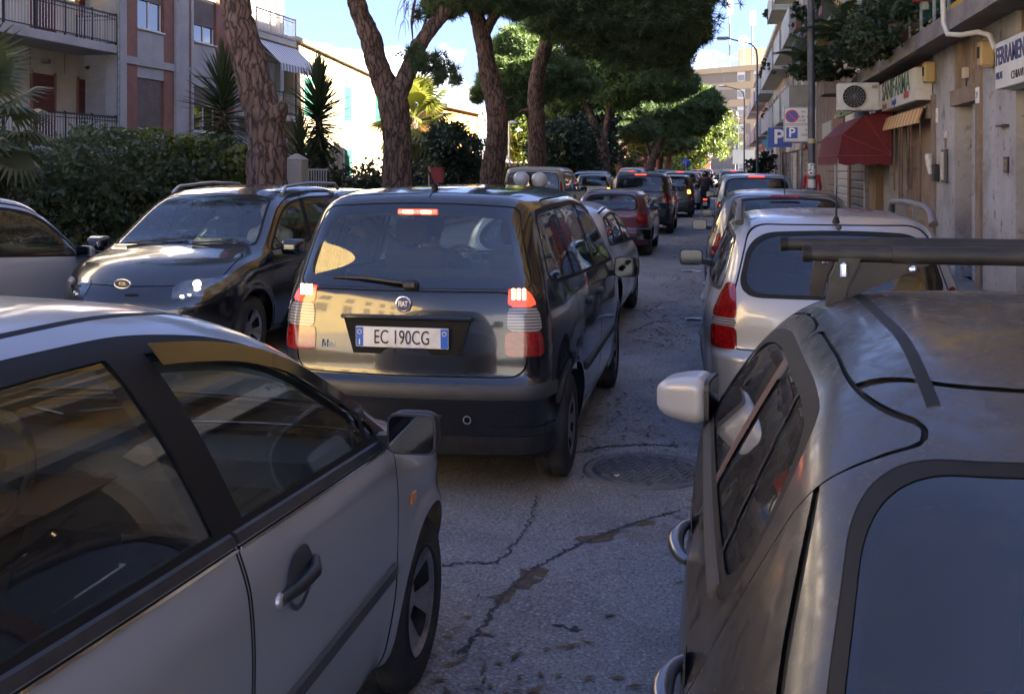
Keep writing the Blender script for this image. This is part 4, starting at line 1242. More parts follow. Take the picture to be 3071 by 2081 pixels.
def railing(parent, o, p, q, z0, z1, step=.13, posts=5, barm=None, railm=None):
    """bar railing from p to q (xy)"""
    o = Vector(o); p, q = Vector((*p, 0)), Vector((*q, 0))
    fr = MO(o); L_ = (q - p).length
    fr.beam(p + Vector((0, 0, z1)), q + Vector((0, 0, z1)), .05, .05)
    fr.beam(p + Vector((0, 0, z0 + .08)), q + Vector((0, 0, z0 + .08)), .03, .03)
    fr.beam(p + Vector((0, 0, z1 - .12)), q + Vector((0, 0, z1 - .12)), .025, .025)
    for i in range(posts):
        a = p + (q - p) * (i / max(posts - 1, 1)); fr.box((a.x - .025, a.y - .025, z0 - .05), (a.x + .025, a.y + .025, z1 + .06))
    r_ = fr.build('railing', railm or M_RAIL, parent)
    n = int(L_ / step)
    rep('bar', bar_mesh(z1 - z0 - .1), barm or M_BAR, r_, [Vector((*(p + (q - p) * ((i + .5) / n)).xy, z0 + .08)) - o for i in range(n)])
    return r_

# ---- apartment block on the left, behind the hedge
B1 = Vector((-18, 30, 0))
b1 = empty('apartment_building', B1, 0, 'grey apartment block with brown panels, balconies and roller shutters behind the hedge', 'building')
def p1(name, m, *boxes, bev=0):
    q = MO(B1)
    for a, b in boxes: q.box(a, b, bev=bev)
    return q.build(name, m, b1)
p1('core_wall', M_PLAS, ((-30, 12, 0), (-19.4, 41.1, 14)), ) 
p1('bay_wall', M_PLAS, ((-19.398, 29.3, 0), (-18.15, 41.1, 14)))
p1('loggia_wall', M_CREAM, ((-19.42, 12, 2.2), (-19.38, 31.5, 14)))
for z in (2.15, 5.22, 8.3, 11.4): p1('balcony_slab', M_PLAS, ((-19.36, 12, z), (-17.9, 28.88, z + .26)), bev=.015)
p1('pilaster', M_PLAS, ((-18.4, 28.9, 0), (-17.92, 29.3, 14)))
p1('pilaster', M_PLAS, ((-18.15, 32.25, 0), (-17.9, 33.1, 14)))
p1('pilaster', M_PLAS, ((-18.15, 36.6, 0), (-17.93, 36.95, 14)))
p1('corner_pier', M_PLAS, ((-18.15, 40.75, 0), (-17.93, 41.12, 14)))
for z in (5.0, 8.1, 11.2):
    p1('cornice', M_PLAS, ((-18.14, 29.31, z), (-17.94, 32.24, z + .24)))
    p1('cornice', M_PLAS, ((-18.14, 33.11, z), (-17.94, 36.59, z + .24)))
for (a, b) in ((29.31, 30.0), (31.62, 32.24), (33.11, 33.58), (35.25, 36.59)):
    for z0, z1 in ((.5, 4.99), (5.25, 8.09), (8.35, 11.19)):
        p1('brown_panel', M_BROWN, ((-18.14, a, z0), (-17.985, b, z1)))
for (a, b, tag_) in ((30.0, 31.62, 0), (33.58, 35.25, 1)):
    for k, (s0, s1) in enumerate(((3.06, 4.62), (6.2, 7.75), (9.3, 10.85))):
        lo = (.5, 5.25, 8.35)[k]; hi = (4.99, 8.09, 11.19)[k]
        p1('spandrel', M_PLAS, ((-18.14, a + .005, lo), (-18.0, b - .005, s0 - .06)))
        p1('lintel', M_PLAS, ((-18.14, a + .005, s1 + .01), (-18.0, b - .005, hi)))
        sh = {(0, 0): 1., (0, 1): .42, (1, 0): .45, (1, 1): .62}.get((tag_, k), .8)
        window(b1, B1, -18.13, a + .06, b - .06, s0, s1, sh)
q = MO(B1); q.tube([(-17.86, 28.75, 2), (-17.86, 28.75, 14)], .045, 10); q.build('drainpipe', M_ZINC, b1)
q = MO(B1); q.tube([(-17.83, 33.2, .5), (-17.83, 33.2, 14)], .05, 10); q.build('drainpipe', M_PLAS, b1)
for z in (2.41, 5.48, 8.56):
    railing(b1, B1, (-17.95, 12.2), (-17.95, 28.8), z, z + .9, .125, 14)
    railing(b1, B1, (-19.3, 28.8), (-17.98, 28.8), z, z + .9, .125, 2)
for (y0, y1) in ((26.75, 27.75), (28.95, 30.1), (24.2, 25.2), (20.0, 21.2)):
    for z in (2.41, 5.48):
        d_ = slat_sheet(y1 - y0, 2.1, .07, .02).build('shutter_door', M_DOOR, b1, fix=False); d_.location = Vector((-19.36, y0, z)) - B1
        p1('door_frame', M_BROWN, ((-19.37, y0 - .06, z), (-19.30, y0 - .002, z + 2.16)))
        p1('door_frame', M_BROWN, ((-19.37, y1 + .002, z), (-19.30, y1 + .06, z + 2.16)))
for y in (26.7, 28.3, 30.6): p1('rendered_joint', M_BROWN, ((-19.379, y, 4.6), (-19.372, y + .03, 5.2)))
for y in (27.3, 29.4): p1('wall_lamp', M_ZINC, ((-19.37, y - .1, 4.82), (-19.18, y + .1, 4.95)), bev=.02)
# right-hand bay: enclosed balconies with a striped awning
for z in (3.9, 6.95, 10.0):
    p1('bay_slab', M_CREAM, ((-18.13, 36.97, z - .22), (-17.2, 40.73, z)), bev=.01)
railing(b1, B1, (-17.25, 37.0), (-17.25, 40.7), 3.9, 4.8, .12, 4)
railing(b1, B1, (-17.25, 37.0), (-17.25, 40.7), 6.95, 7.85, .12, 4, barm=M_CREAM, railm=M_CREAM)
p1('bay_infill', M_PLAS, ((-18.13, 36.97, .5), (-17.6, 40.73, 3.0)))
window(b1, B1, -18.12, 38.0, 39.8, 4.0, 6.1, 0.)
# striped awning, let down
aw = empty('striped_awning', (-17.3, 38.9, 6.3), 0, 'grey and white striped awning let down over the apartment balcony', 'awning')
M_STRIPE = mat('awning_stripe', (.60, .60, .58), .85, stripes=(1, .14, (.20, .20, .21), .5))
q = MB(); q.add([(.1, -1.9, .35), (.1, 1.9, .35), (1.0, 1.9, -.55), (1.0, -1.9, -.55)], [(0, 1, 2, 3)])
q.build('cloth', M_STRIPE, aw, fix=False)
n = 24; v = []
for i in range(n + 1):
    y = -1.9 + 3.8 * i / n; v += [(1.0, y, -.55), (1.01, y, -.80 - .04 * (i % 2))]
MB().add(v, [(2*i, 2*i+1, 2*i+3, 2*i+2) for i in range(n)]).build('valance', M_STRIPE, aw, fix=False)
for s in (-1.85, 1.85): MB().tube([(.1, s, .1), (1.0, s, -.56)], .015, 6).build('arm', M_ZINC, aw)
MB().box((-.1, -1.9, -.35), (.02, 1.9, .85)).build('backing_curtain', mat('curtain_cloth', (.45, .44, .42), .9, stripes=(1, .09, (.33, .32, .3), .5)), aw)

# ---- cream house and orange house beyond
M_SUNCREAM = mat('pale_cream_wall', (.36, .30, .18), .9, noise=(1.0, (.31, .25, .15), .4, .7))
B2 = Vector((-18, 47, 0))
b2 = empty('cream_house', B2, 0, 'pale cream house with green shutters next to the apartment block', 'building')
MO(B2).prism([(41.6, 0), (56, 0), (56, 6.2), (41.6, 7.15)], -30, -17.7, 'x').build('wall', M_SUNCREAM, b2)
MO(B2).prism([(41.5, 7.17), (56.1, 6.21), (56.1, 6.36), (41.5, 7.32)], -30, -17.5, 'x').build('roof_edge', M_CREAM, b2)
for (y, z) in ((42.6, 4.0), (47.5, 4.0), (42.6, 1.0), (47.5, 1.0), (52, 4.)):
    w = MO(B2).box((-17.69, y - .05, z - .05), (-17.64, y + 1.05, z + 1.75)).build('window', M_WFRAME, b2)
    q = slat_sheet(.96, 1.66).build('shutter', M_GREENS, w, fix=False); q.location = Vector((-17.635, y + .02, z + .02)) - B2
MO(B2).tube([(-17.66, 41.75, 0), (-17.66, 41.75, 7.0)], .05, 8).build('drainpipe', M_BROWN, b2)
MO(B2).tube([(-18.5, 42.3, 7.1), (-18.5, 42.3, 9.2)], .02, 6).build('antenna_mast', M_ZINC, b2)

M_ORANGE = mat('orange_wall', (.62, .33, .085), .9, noise=(1.2, (.52, .28, .08), .4, .7))
Yo = 60.
B3 = at(1100, 503, Yo); B3.z = 0
b3 = empty('orange_house', B3, 0, 'low orange house with flat roof and green shutters behind the palm', 'building')
x0 = at(960, 400, Yo).x; x1 = at(1330, 400, Yo).x
MO(B3).box((x0, Yo, 0), (x1, Yo + 9, 5.35)).build('wall', M_ORANGE, b3)
MO(B3).box((x0 - .3, Yo - .3, 5.36), (x1 + .3, Yo + 9.3, 5.58)).build('roof_slab', mat('roof_edge_dark', (.12, .10, .09), .8), b3)
for px in (1008, 1190):
    a = at(px - 24, 390, Yo - .05); b = at(px + 22, 450, Yo - .05)
    w = MO(B3).box((a.x - .1, Yo - .03, .9), (b.x + .1, Yo - .002, 3.85)).build('window', M_WFRAME, b3)
    q = slat_sheet(b.x - a.x, 2.8, .08).build('shutter', M_GREENS, w, fix=False); q.rotation_euler.z = -math.pi / 2; q.location = Vector((a.x, Yo - .035, .98)) - B3
for px, top in ((1068, 225), (1112, 245), (1035, 240)):
    a = at(px, top, Yo + 2)
    an = empty('roof_antenna', (a.x, a.y, 5.585), 0, 'thin television aerial on the roof of the orange house', 'antenna', 'television aerials on the orange house')
    MB().tube([(0, 0, 0), (0, 0, a.z - 5.585)], .025, 6).build('mast', M_ZINC, an)
    h = a.z - 5.585
    MB().tube([(-.55, 0, h - .05), (.55, 0, h + .05)], .018, 6).build('boom', M_ZINC, an)
    rep('element', MB().tube([(0, -.25, 0), (0, .25, 0)], .012, 5).fixmesh('element'), M_ZINC, an, [(-.5 + .2 * k, 0, h - .045 + .018 * k) for k in range(6)])
# satellite dish
a = at(1040, 300, Yo + 1)
ds = empty('satellite_dish', (a.x, a.y, 5.585), 0, 'white satellite dish on a pole above the orange roof', 'satellite dish')
MB().tube([(0, 0, 0), (0, 0, 1.0)], .03, 8).build('pole', M_ZINC, ds)
q = MB(); q.lathe([(.001, 0), (.2, .02), (.38, .08), (.45, .13)], n=20); o = q.build('dish', M_WHITE, ds); o.location = (0, -.1, 1.0); o.rotation_euler = (R(75), 0, R(-25))

# red and white balconied block far on the left
B4 = Vector((-22, 98, 0))
b4 = empty('red_brick_block', B4, 0, 'far red apartment block with white balconies seen between the pines', 'building')
M_REDW = mat('red_brick_wall', (.33, .13, .07), .9, noise=(2, (.26, .10, .06), .4, .7))
fl = at(1465, 400, 92.); 
MO(B4).box((fl.x, 92, 0), (fl.x + 7, 106, 9.5)).build('wall', M_REDW, b4)
for z in (2.2, 5.1, 8.0):
    s = MO(B4).box((fl.x - 1.6, 90.8, z), (fl.x + 7, 91.99, z + .2)).build('balcony', M_WHITE, b4)
    MO(B4).box((fl.x - 1.58, 90.82, z + .2), (fl.x + 6.98, 90.9, z + 1.15)).build('parapet', mat('pale_parapet', (.6, .58, .55), .8), s)
    for k in range(4): window(b4, B4, 0, 0, .1, 0, .1, 0) if False else None
for i in range(2):
    for z in (2.6, 5.5):
        w = MO(B4).box((fl.x + .8 + i * 3.6, 91.94, z), (fl.x + 2.2 + i * 3.6, 91.998, z + 1.7)).build('window', M_WFRAME, b4)
        MO(B4).box((fl.x + .9 + i * 3.6, 91.93, z + .1), (fl.x + 2.1 + i * 3.6, 91.939, z + 1.6)).build('pane', M_PANE, w)

# ---- shop building on the right (facade at x = 3.5)
M_STONE = mat('weathered_plaster', (.36, .35, .35), .92, noise=[(1.3, (.24, .225, .22), .42, .66), (.6, (.44, .43, .435), .5, .7), (6, (.17, .13, .11), .58, .70), (2.4, (.15, .12, .11), .60, .72), (25, (.46, .44, .42), .60, .8)], bump=(18, .3, .012))
M_STONE2 = mat('tan_plaster', (.27, .20, .145), .92, noise=[(1.8, (.19, .13, .09), .42, .66), (7, (.34, .27, .21), .56, .75)], bump=(20, .25, .01))
M_SLAB = mat('stained_concrete', (.24, .21, .19), .9, noise=[(1.5, (.15, .125, .11), .42, .68), (9, (.11, .09, .08), .60, .78)])
M_ROLL = mat('grey_rolling_shutter', (.115, .105, .10), .6, metal=.2, noise=(3, (.075, .065, .06), .4, .7))
M_DARK = mat('dark_opening', (.015, .015, .016), .8)
BA = Vector((3.5, 12, 0))
ba = empty('shop_building', BA, 0, 'weathered plaster building with ground floor shops and plant-filled terrace on the right', 'building')
def pa(name, m, *boxes, bev=0):
    q = MO(BA)
    for a, b in boxes: q.box(a, b, bev=bev)
    return q.build(name, m, ba)
pa('core', M_STONE2, ((3.95, -2.5, 0), (14, 25.9, 3.69)))
pa('terrace_slab', M_SLAB, ((3.0, -2.5, 3.70), (14, 25.9, 3.90)), bev=.012)
pa('drip_edge', M_SLAB, ((2.97, -2.5, 3.62), (3.06, 25.88, 3.699)))
pa('setback_shade_wall', mat('ochre_wall', (.50, .36, .15), .9, noise=(1, (.42, .3, .13), .4, .7)), ((6.2, -2.5, 3.91), (18, 25.9, 23.5)))  # upper floors out of view, height set to shade street and left block
for z in (6.9, 9.9, 12.9, 15.9, 18.9): pa('upper_balcony', M_CREAM, ((4.9, -2.4, z), (6.19, 25, z + .2)))
# piers between the openings
for y0, y1, m in ((13.7, 15.6, M_STONE), (17.12, 18.78, M_STONE), (23.5, 24.35, M_STONE), (3.2, 4.6, M_STONE), (8.6, 9.4, M_STONE)):
    pa('pier', m, ((3.5, y0, .12), (3.94, y1, 3.69)))
pa('end_pier', M_STONE2, ((3.5, 25.62, .12), (3.94, 25.9, 3.69)))
pa('pier_edge', M_STONE2, ((3.46, 15.36, .12), (3.499, 15.62, 3.60)))
pa('pier_edge', M_STONE2, ((3.46, 18.55, .12), (3.499, 18.79, 3.0)))
# lintels above the openings
for y0, y1, z in ((9.4, 13.7, 2.72), (15.62, 17.11, 2.72), (18.79, 23.49, 2.62), (24.36, 25.88, 2.9), (-2.3, 3.2, 2.8), (4.6, 8.6, 2.8)):
    pa('lintel', M_STONE2, ((3.56, y0 + .002, z + .24), (3.94, y1 - .002, 3.69)))
    pa('beam', M_STONE2, ((3.44, y0 - .06, z), (3.94, y1 + .06, z + .235)))
for y in (15.9, 16.9, 9.9, 12.5): pa('lintel_rib', M_STONE2, ((3.50, y, 2.96), (3.559, y + .22, 3.69)))
# openings
def rolling(y0, y1, z1, m=M_ROLL, X=3.72, pitch=.085):
    q = slat_sheet(y1 - y0, z1 - .13, pitch, .02).build('rolling_shutter', m, ba, fix=False)
    q.rotation_euler.z = math.pi; q.location = Vector((X, y1, .13)) - BA
rolling(9.4, 13.7, 2.72); rolling(-2.3, 3.2, 2.8); rolling(4.6, 8.6, 2.8)
pa('entrance_panel', M_STONE, ((3.62, 15.62, .13), (3.94, 16.55, 2.72)))
pa('entrance_dark_gap', M_DARK, ((3.80, 16.56, .13), (3.94, 17.11, 2.72)))  # solid block for the doorway gap, its shade put into the dark colour
pa('door_frame', M_ROLL, ((3.70, 16.56, .13), (3.79, 16.64, 2.71)))
rolling(21.0, 23.4, 2.62, M_STONE2, 3.85, .4)
pa('shop_door', mat('old_wood', (.16, .10, .065), .8, noise=(6, (.10, .06, .04), .4, .7, 5, (1, 1, .15))), ((3.80, 18.8, .13), (3.94, 20.1, 2.62)))
pa('shop_wall', M_STONE2, ((3.70, 20.1, .13), (3.94, 21.0, 2.62)))
for y, l in ((20.3, .75), (20.6, .4), (21.3, .95), (21.6, .95), (22.2, .8), (19.4, .9)):
    q = MO(BA); q.tube([(3.40, y, 2.6), (3.40, y, 2.6 - l * 1.6)], .018, 6); q.build('hanging_pole', mat('rust_pole', (.17, .10, .075), .8), ba)
pa('corner_shop_front', mat('dark_shopfront', (.10, .055, .04), .7), ((3.75, 24.36, .13), (3.94, 25.88, 2.9)))
# wall fittings
ic = empty('intercom_panel', (3.49, 17.72, 1.81), 0, 'metal intercom panel with rows of name buttons on the stone pier', 'intercom')
MB().box((-.05, -.14, -.27), (.008, .14, .27), bev=.012).build('frame', M_ROLL, ic)
MB().box((-.058, -.10, -.22), (-.051, .10, .22)).build('plate', mat('steel_plate', (.5, .5, .5), .35, metal=.8), ic)
rep('button', MB().box((-.066, -.035, -.009), (-.059, .035, .009)).fixmesh('button'), mat('button_white', (.6, .6, .58), .5), ic, [(0, y, -.19 + .036 * k) for k in range(11) for y in (-.05, .05)])
pa('conduit', M_STONE2, ((3.47, 17.70, 2.09), (3.499, 17.73, 2.25)))
nb = empty('street_number_tile', (3.455, 15.45, 2.78), 0, 'small white tile with house number 39 on the pier', 'number tile')
MB().box((-.012, -.09, -.11), (.004, .09, .11), bev=.004).build('tile', M_WHITE, nb)
lettering('39', .13, M_INK, nb, (-.0135, 0, 0), (0, -1, 0), (0, 0, 1), .001)
nb2 = empty('street_number_tile', (3.497, 18.45, 2.65), 0, 'small pale tile with a 1 beside the orange awning', 'number tile')
MB().box((-.012, -.06, -.12), (.004, .06, .12), bev=.004).build('tile', M_WHITE, nb2)
lettering('1', .13, M_INK, nb2, (-.0135, 0, 0), (0, -1, 0), (0, 0, 1), .001)
tg = tag(MB().box((-.008, -.1, -.05), (.004, .1, .05), bev=.002).build('paper_notice', M_PAPER), 'small white paper notice above the intercom', 'notice'); tg.location = (3.492, 17.72, 2.31)
mb = empty('mail_holder', (3.49, 18.35, 1.72), 0, 'black wall box with a rolled newspaper by the intercom', 'mail box')
MB().box((-.09, -.11, -.16), (.004, .11, .12), bev=.008).build('box', M_BLACK, mb)
MB().tube([(-.10, .05, -.05), (-.12, .10, .12), (-.12, .14, .28)], [.035, .05, .06], 10).build('newspaper', M_PAPER, mb)
mt = empty('meter_box', (3.49, 14.1, 1.82), 0, 'small square dark meter cover on the stained pier', 'meter box')
MB().box((-.012, -.11, -.10), (.004, .11, .10), bev=.004).build('frame', M_BLACK, mt)
MB().box((-.016, -.08, -.07), (-.0125, .08, .07)).build('cover', M_STONE2, mt)
MB().box((-.02, -.01, -.02), (-.0165, .01, .02)).build('lock', M_BLACK, mt)
pa('bracket', M_BLACK, ((3.42, 14.0, 2.30), (3.499, 14.35, 2.325)))
for (y, z) in ((14.75, 3.32), (18.62, 3.42)):
    lb = empty('wall_lantern', (3.47, y, z), 0, 'tan box lantern fixed high on the pier %s' % ('beside the pharmacy sign' if y > 16 else 'beside the hardware sign'), 'lantern')
    MB().box((-.16, -.10, -.22), (.03, .10, .14), bev=.03).build('housing', mat('tan_plastic', (.42, .31, .15), .6), lb)
    for k in (-.05, 0, .05): MB().box((-.168, k - .012, -.1), (-.161, k + .012, .05)).build('vent', M_DARK, lb)
jb = tag(MB().box((-.06, -.06, -.08), (.02, .06, .08), bev=.01).build('junction_box', mat('pale_box', (.5, .45, .38), .7)), 'small pale junction box on the upper wall between the signs', 'junction box'); jb.location = (3.54, 16.5, 3.18)
q = MO(BA); q.tube([(3.53, 16.5, 3.1), (3.53, 16.5, 2.96)], .012, 6); q.build('cable', M_BLACK, ba)
# pale flexible pipe from the terrace edge
pp = MB(); pts = [(2.93, 15.0, 4.3), (2.92, 15.0, 4.0), (2.92, 14.97, 3.72), (2.95, 14.85, 3.56), (3.06, 14.55, 3.51), (3.18, 14.2, 3.50), (3.25, 13.9, 3.42), (3.27, 13.7, 3.22)]
pp.tube(pts, .035, 10); tag(pp.build('flexible_pipe', mat('pale_pipe', (.52, .49, .42), .6)), 'pale flexible pipe bending from the terrace edge to the hardware sign', 'pipe')

# ---- signs
M_SIGN = mat('sign_white', (.60, .60, .57), .5, noise=[(4, (.46, .46, .43), .45, .75), (20, (.35, .34, .3), .66, .8)])
M_SGREEN = mat('sign_green', (.015, .10, .06), .5); M_SRED = mat('sign_red', (.5, .06, .05), .5); M_SBLUE = mat('sign_blue', (.04, .06, .30), .5); M_SNAVY = mat('sign_navy', (.03, .04, .13), .5)
s1 = empty('shop_sign', (3.26, 21.2, 3.24), 0, 'white SANIFARMA box sign with green letters on the shop front', 'sign')
MB().box((0, -2.09, -.29), (.29, 2.09, .28), bev=.01).build('box', M_SIGN, s1)
MB().box((-.008, -2.10, -.30), (.003, 2.10, -.285)).build('rim', M_ZINC, s1)
lettering('SANIFARMA', .52, M_SGREEN, s1, (-.004, .03, .075), (0, -1, 0), (0, 0, 1), .003, sx=1.17, bold=.006)
lettering('Sanitaria', .17, M_SRED, s1, (-.004, 1.35, -.20), (0, -1, 0), (0, 0, 1), .003, bold=.003)
lettering('Famiglia', .17, M_SBLUE, s1, (-.004, .15, -.185), (0, -1, 0), (0, 0, 1), .003, bold=.003)
lettering('INTIMO', .16, M_SRED, s1, (-.004, -1.25, -.15), (0, -1, 0), (0, 0, 1), .003, bold=.003)
s2 = empty('shop_sign', (3.2, 11.3, 2.98), 0, 'white FERRAMENTA box sign with navy letters above the rolling shutter', 'sign')
MB().box((0, -2.2, -.27), (.26, 2.13, .28), bev=.01).build('box', M_SIGN, s2)
lettering('FERRAMENTA', .29, M_SNAVY, s2, (-.004, 2.09, .10), (0, -1, 0), (0, 0, 1), .003, sx=.86, align='LEFT', bold=.006)
lettering('MILAS', .12, M_SNAVY, s2, (-.004, 2.08, -.12), (0, -1, 0), (0, 0, 1), .003, sx=.9, align='LEFT')
lettering('CHIAVI E', .13, M_INK, s2, (-.004, 1.42, -.16), (0, -1, 0), (0, 0, 1), .003, sx=1.2, align='LEFT')
# ---- awnings
ra = empty('shop_awning', (3.45, 27.0, 2.9), 0, 'dark red dome awning over a shop beside the orange awning', 'awning')
M_AWN = mat('maroon_canvas', (.15, .014, .022), .8, noise=(5, (.10, .010, .016), .4, .7))
Y0, Y1 = 22.9 - 27, 27.6 - 27
prof = [(0, .18), (-.55, -.02), (-.98, -.42), (-1.06, -.86)]
v = []; n = len(prof)
for y, ins in ((Y0, 0), (Y1, 0)):
    for x, z in prof: v.append((x, y, z))
f = [(i, i + 1, n + i + 1, n + i) for i in range(n - 1)]
MB().add(v, f).build('canopy', M_AWN, ra, fix=False)
for y in (Y0, Y1):
    v = [(x, y, z) for x, z in prof] + [(0, y, -.9)]
    MB().add(v, [tuple(range(len(v)))]).build('end_panel', M_AWN, ra, fix=False)
n = 30; v = []
for i in range(n + 1):
    y = Y0 + (Y1 - Y0) * i / n; v += [(-1.06, y, -.86), (-1.075, y, -1.02 - .05 * abs(math.sin(i * math.pi / 3)))]
MB().add(v, [(2*i, 2*i+1, 2*i+3, 2*i+2) for i in range(n)]).build('valance', M_AWN, ra, fix=False)
v = []; 
for i in range(9):
    x = -1.06 + 1.06 * i / 8; v += [(x, Y0 - .004, -.86), (x, Y0 - .012, -1.02 - .05 * abs(math.sin(i * math.pi / 3)))]
MB().add(v, [(2*i, 2*i+1, 2*i+3, 2*i+2) for i in range(8)]).build('valance', M_AWN, ra, fix=False)
M_SEAM = mat('awning_seam', (.25, .06, .06), .8)
for z, x in ((-.42, -.985), (-.86, -1.065)): MB().tube([(x, Y0 - .01, z), (x, Y1, z)], .012, 5).build('seam', M_SEAM, ra)
for e in ((-.55, -.02), (-.98, -.42), (-1.06, -.86)): MB().tube([(e[0], Y0 - .008, e[1]), (0, Y0 - .008, -.86)], .009, 5).build('seam', M_SEAM, ra)
oa = empty('scalloped_awning', (3.4, 21.0, 2.6), 0, 'short faded orange striped awning with scalloped hem under the pharmacy sign', 'awning')
n = 44; v = []
for i in range(n + 1):
    y = -2.0 + 4.0 * i / n; d = .035 * math.sin(i * math.pi / 2)
    v += [(-.02 + d, y, .22), (-.10 + d, y, .0 - .05 * abs(math.sin(i * math.pi / 4)))]
MB().add(v, [(2*i, 2*i+1, 2*i+3, 2*i+2) for i in range(n)]).build('cloth', mat('orange_stripe_cloth', (.46, .24, .10), .85, stripes=(1, .091, (.55, .43, .26), .5)), oa, fix=False)
MB().tube([(0, -2.0, .22), (0, 2.0, .22)], .02, 6).build('rod', M_ZINC, oa)
# ---- air conditioners
M_AC = mat('ac_white', (.56, .55, .51), .5, noise=(6, (.44, .42, .38), .45, .75))
def ac_unit(loc, label, w=.85, h=.62, d=.32, rz=0.):
    r = empty('air_conditioner', loc, rz, label, 'air conditioner', 'air conditioner units on the shop building')
    MB().box((-w/2, 0, 0), (w/2, d, h), bev=.02).build('casing', M_AC, r)          # fan faces -y
    g = MB(); c = (-w * .1, -.004, h * .5); rr = h * .40
    g.lathe([(.001, .0), (rr, .0)], c, 'y', 32); g.build('fan_opening', M_DARK, r)
    g = MB(); g.lathe([(rr, -.012), (rr + .025, -.012), (rr + .025, .006)], c, 'y', 32); g.build('fan_ring', M_AC, r)
    for k in range(1, 5): 
        g = MB(); pts = [(c[0] + rr * k / 5 * math.cos(a), c[1] - .010, c[2] + rr * k / 5 * math.sin(a)) for a in np.linspace(0, 2 * math.pi, 25)]
        g.tube(pts, .004, 4, cap=False); g.build('guard_ring', M_ZINC, r)
    for k in range(8):
        a = k * math.pi / 8
        MB().tube([(c[0] + rr * math.cos(a), c[1] - .012, c[2] + rr * math.sin(a)), (c[0] - rr * math.cos(a), c[1] - .012, c[2] - rr * math.sin(a))], .004, 4).build('guard_spoke', M_ZINC, r)
    rep('louvre', MB().box((-w/2 - .006, .04, -.006), (-w/2 + .002, d - .04, .006)).fixmesh('louvre'), M_ZINC, r, [(0, 0, .1 + .06 * k) for k in range(int((h - .15) / .06))])
    for s in (-.3, .3): MB().box((s - .02, -.02, -.05), (s + .02, d + .25, -.003)).build('bracket', M_ZINC, r)
    MB().box((w * .32, -.006, h * .78), (w * .46, -.001, h * .9)).build('label_plate', M_ZINC, r)
    return r
c_ = at(2578, 325, 22.0)
ac_unit((c_.x - .02, 22.0, 2.93), 'white air conditioner outdoor unit bracketed left of the pharmacy sign', .80, .56)
c2 = at(2565, 240, 23.4)
ac_unit((c2.x, 23.4, 3.91), 'tall white air conditioner unit standing on the terrace edge', .42, .62, .30)
pa('green_board', mat('light_green_board', (.16, .25, .07), .7), ((2.9, 24.4, 3.05), (2.96, 28.2, 3.68)))
# terrace railing with green glass
tr = None
for k in range(12):
    y = 13.2 + k * 1.02
    MO(BA).box((3.04, y + .02, 4.0), (3.055, y + 1.0, 4.92)).build('railing_panel', mat('green_glass_panel', (.035, .085, .065), .08, coat=.6), ba)
    MO(BA).box((3.02, y - .02, 3.90), (3.06, y + .018, 4.98)).build('railing_post', M_ZINC, ba)
MO(BA).tube([(3.04, 13.2, 5.0), (3.04, 25.4, 5.0)], .025, 8).build('handrail', M_ZINC, ba)
MO(BA).tube([(2.95, 21.0, 4.6), (2.93, 21.0, 6.1), (2.98, 20.7, 6.35), (3.2, 20.2, 6.4)], .035, 8).build('vent_pipe', M_ZINC, ba)

# ---- taller blocks up the right side
def block(name, label, y0, y1, X, floors, fh, wallm, balm, base_z=3.9, bal=((0, 1),), depth=12, bx=.95, soff=None, top=None, parapet=None, closed=False, edge=None):
    o_ = Vector((X, y0, 0)); r = empty(name, o_, 0, label, 'building')
    top = top or base_z + floors * fh
    MO(o_).box((X, y0, 0), (X + depth, y1, top)).build('wall', wallm, r)
    MO(o_).box((X - .012, y0 + .01, 0), (X + .2, y1 - .01, base_z - .4)).build('ground_floor', M_STONE2, r)
    MO(o_).box((X - .3, y0 - .02, top + .002), (X + depth, y1 + .02, top + .3)).build('cornice', M_CREAM, r)
    for k in range(floors):
        z = base_z + k * fh
        for (a, b) in bal:
            ya, yb = y0 + (y1 - y0) * a + .1, y0 + (y1 - y0) * b - .1
            s = MO(o_).box((X - bx, ya, z - .16), (X - .002, yb, z)).build('balcony', soff or balm, r)
            MO(o_).box((X - bx - .03, ya - .02, z - .17), (X - bx - .002, yb + .02, z + (.06 if not closed else .95))).build('balcony_edge', edge or balm, s)
            if closed: MO(o_).box((X - bx, ya - .018, z + .002), (X - .01, ya + .03, z + .95)).build('balcony_side', edge or balm, s)
            else: 
                railing(s, o_, (X - bx + .03, ya), (X - bx + .03, yb), z, z + .95, .18, max(2, int((yb - ya) / 2)), barm=M_RAIL)
        nw = max(1, int((y1 - y0) / 3.2))
        for i in range(nw):
            yc = y0 + (y1 - y0) * (i + .5) / nw
            window(r, o_, X - .02, yc - .6, yc + .6, z + .1, z + 2.3, random.choice((0, .3, .6, 1.)), face=-1)
    return r
M_YEL = mat('yellow_plaster_bounce', (.62, .42, .10), .85, noise=(1.5, (.52, .36, .1), .4, .7))  # yellow wall colour; on balcony undersides it also stands for bounced sunlight
M_GRN = mat('green_balcony', (.10, .18, .075), .75, noise=(3, (.07, .12, .05), .4, .7))
bb = block('yellow_block', 'yellow apartment block with green balcony fronts past the shop terrace', 25.92, 40.6, 3.5, 5, 3.1, M_YEL, M_GRN, 5.35, ((.0, 1.),), soff=M_YEL, closed=False, edge=M_GRN, top=20.8)
M_GREYB = mat('beige_block_wall', (.40, .34, .28), .9, noise=(1, (.30, .26, .22), .4, .7))
M_WBAL = mat('pale_balcony', (.45, .46, .42), .85, noise=(2, (.33, .33, .30), .4, .7))
bc = block('tall_apartment_block', 'tall beige apartment block with rows of small balconies on the right', 41.0, 62.0, 3.5, 3, 3.05, M_GREYB, M_WBAL, 4.0, ((.02, .28), (.36, .62), (.7, .98)), closed=True, top=13.2)
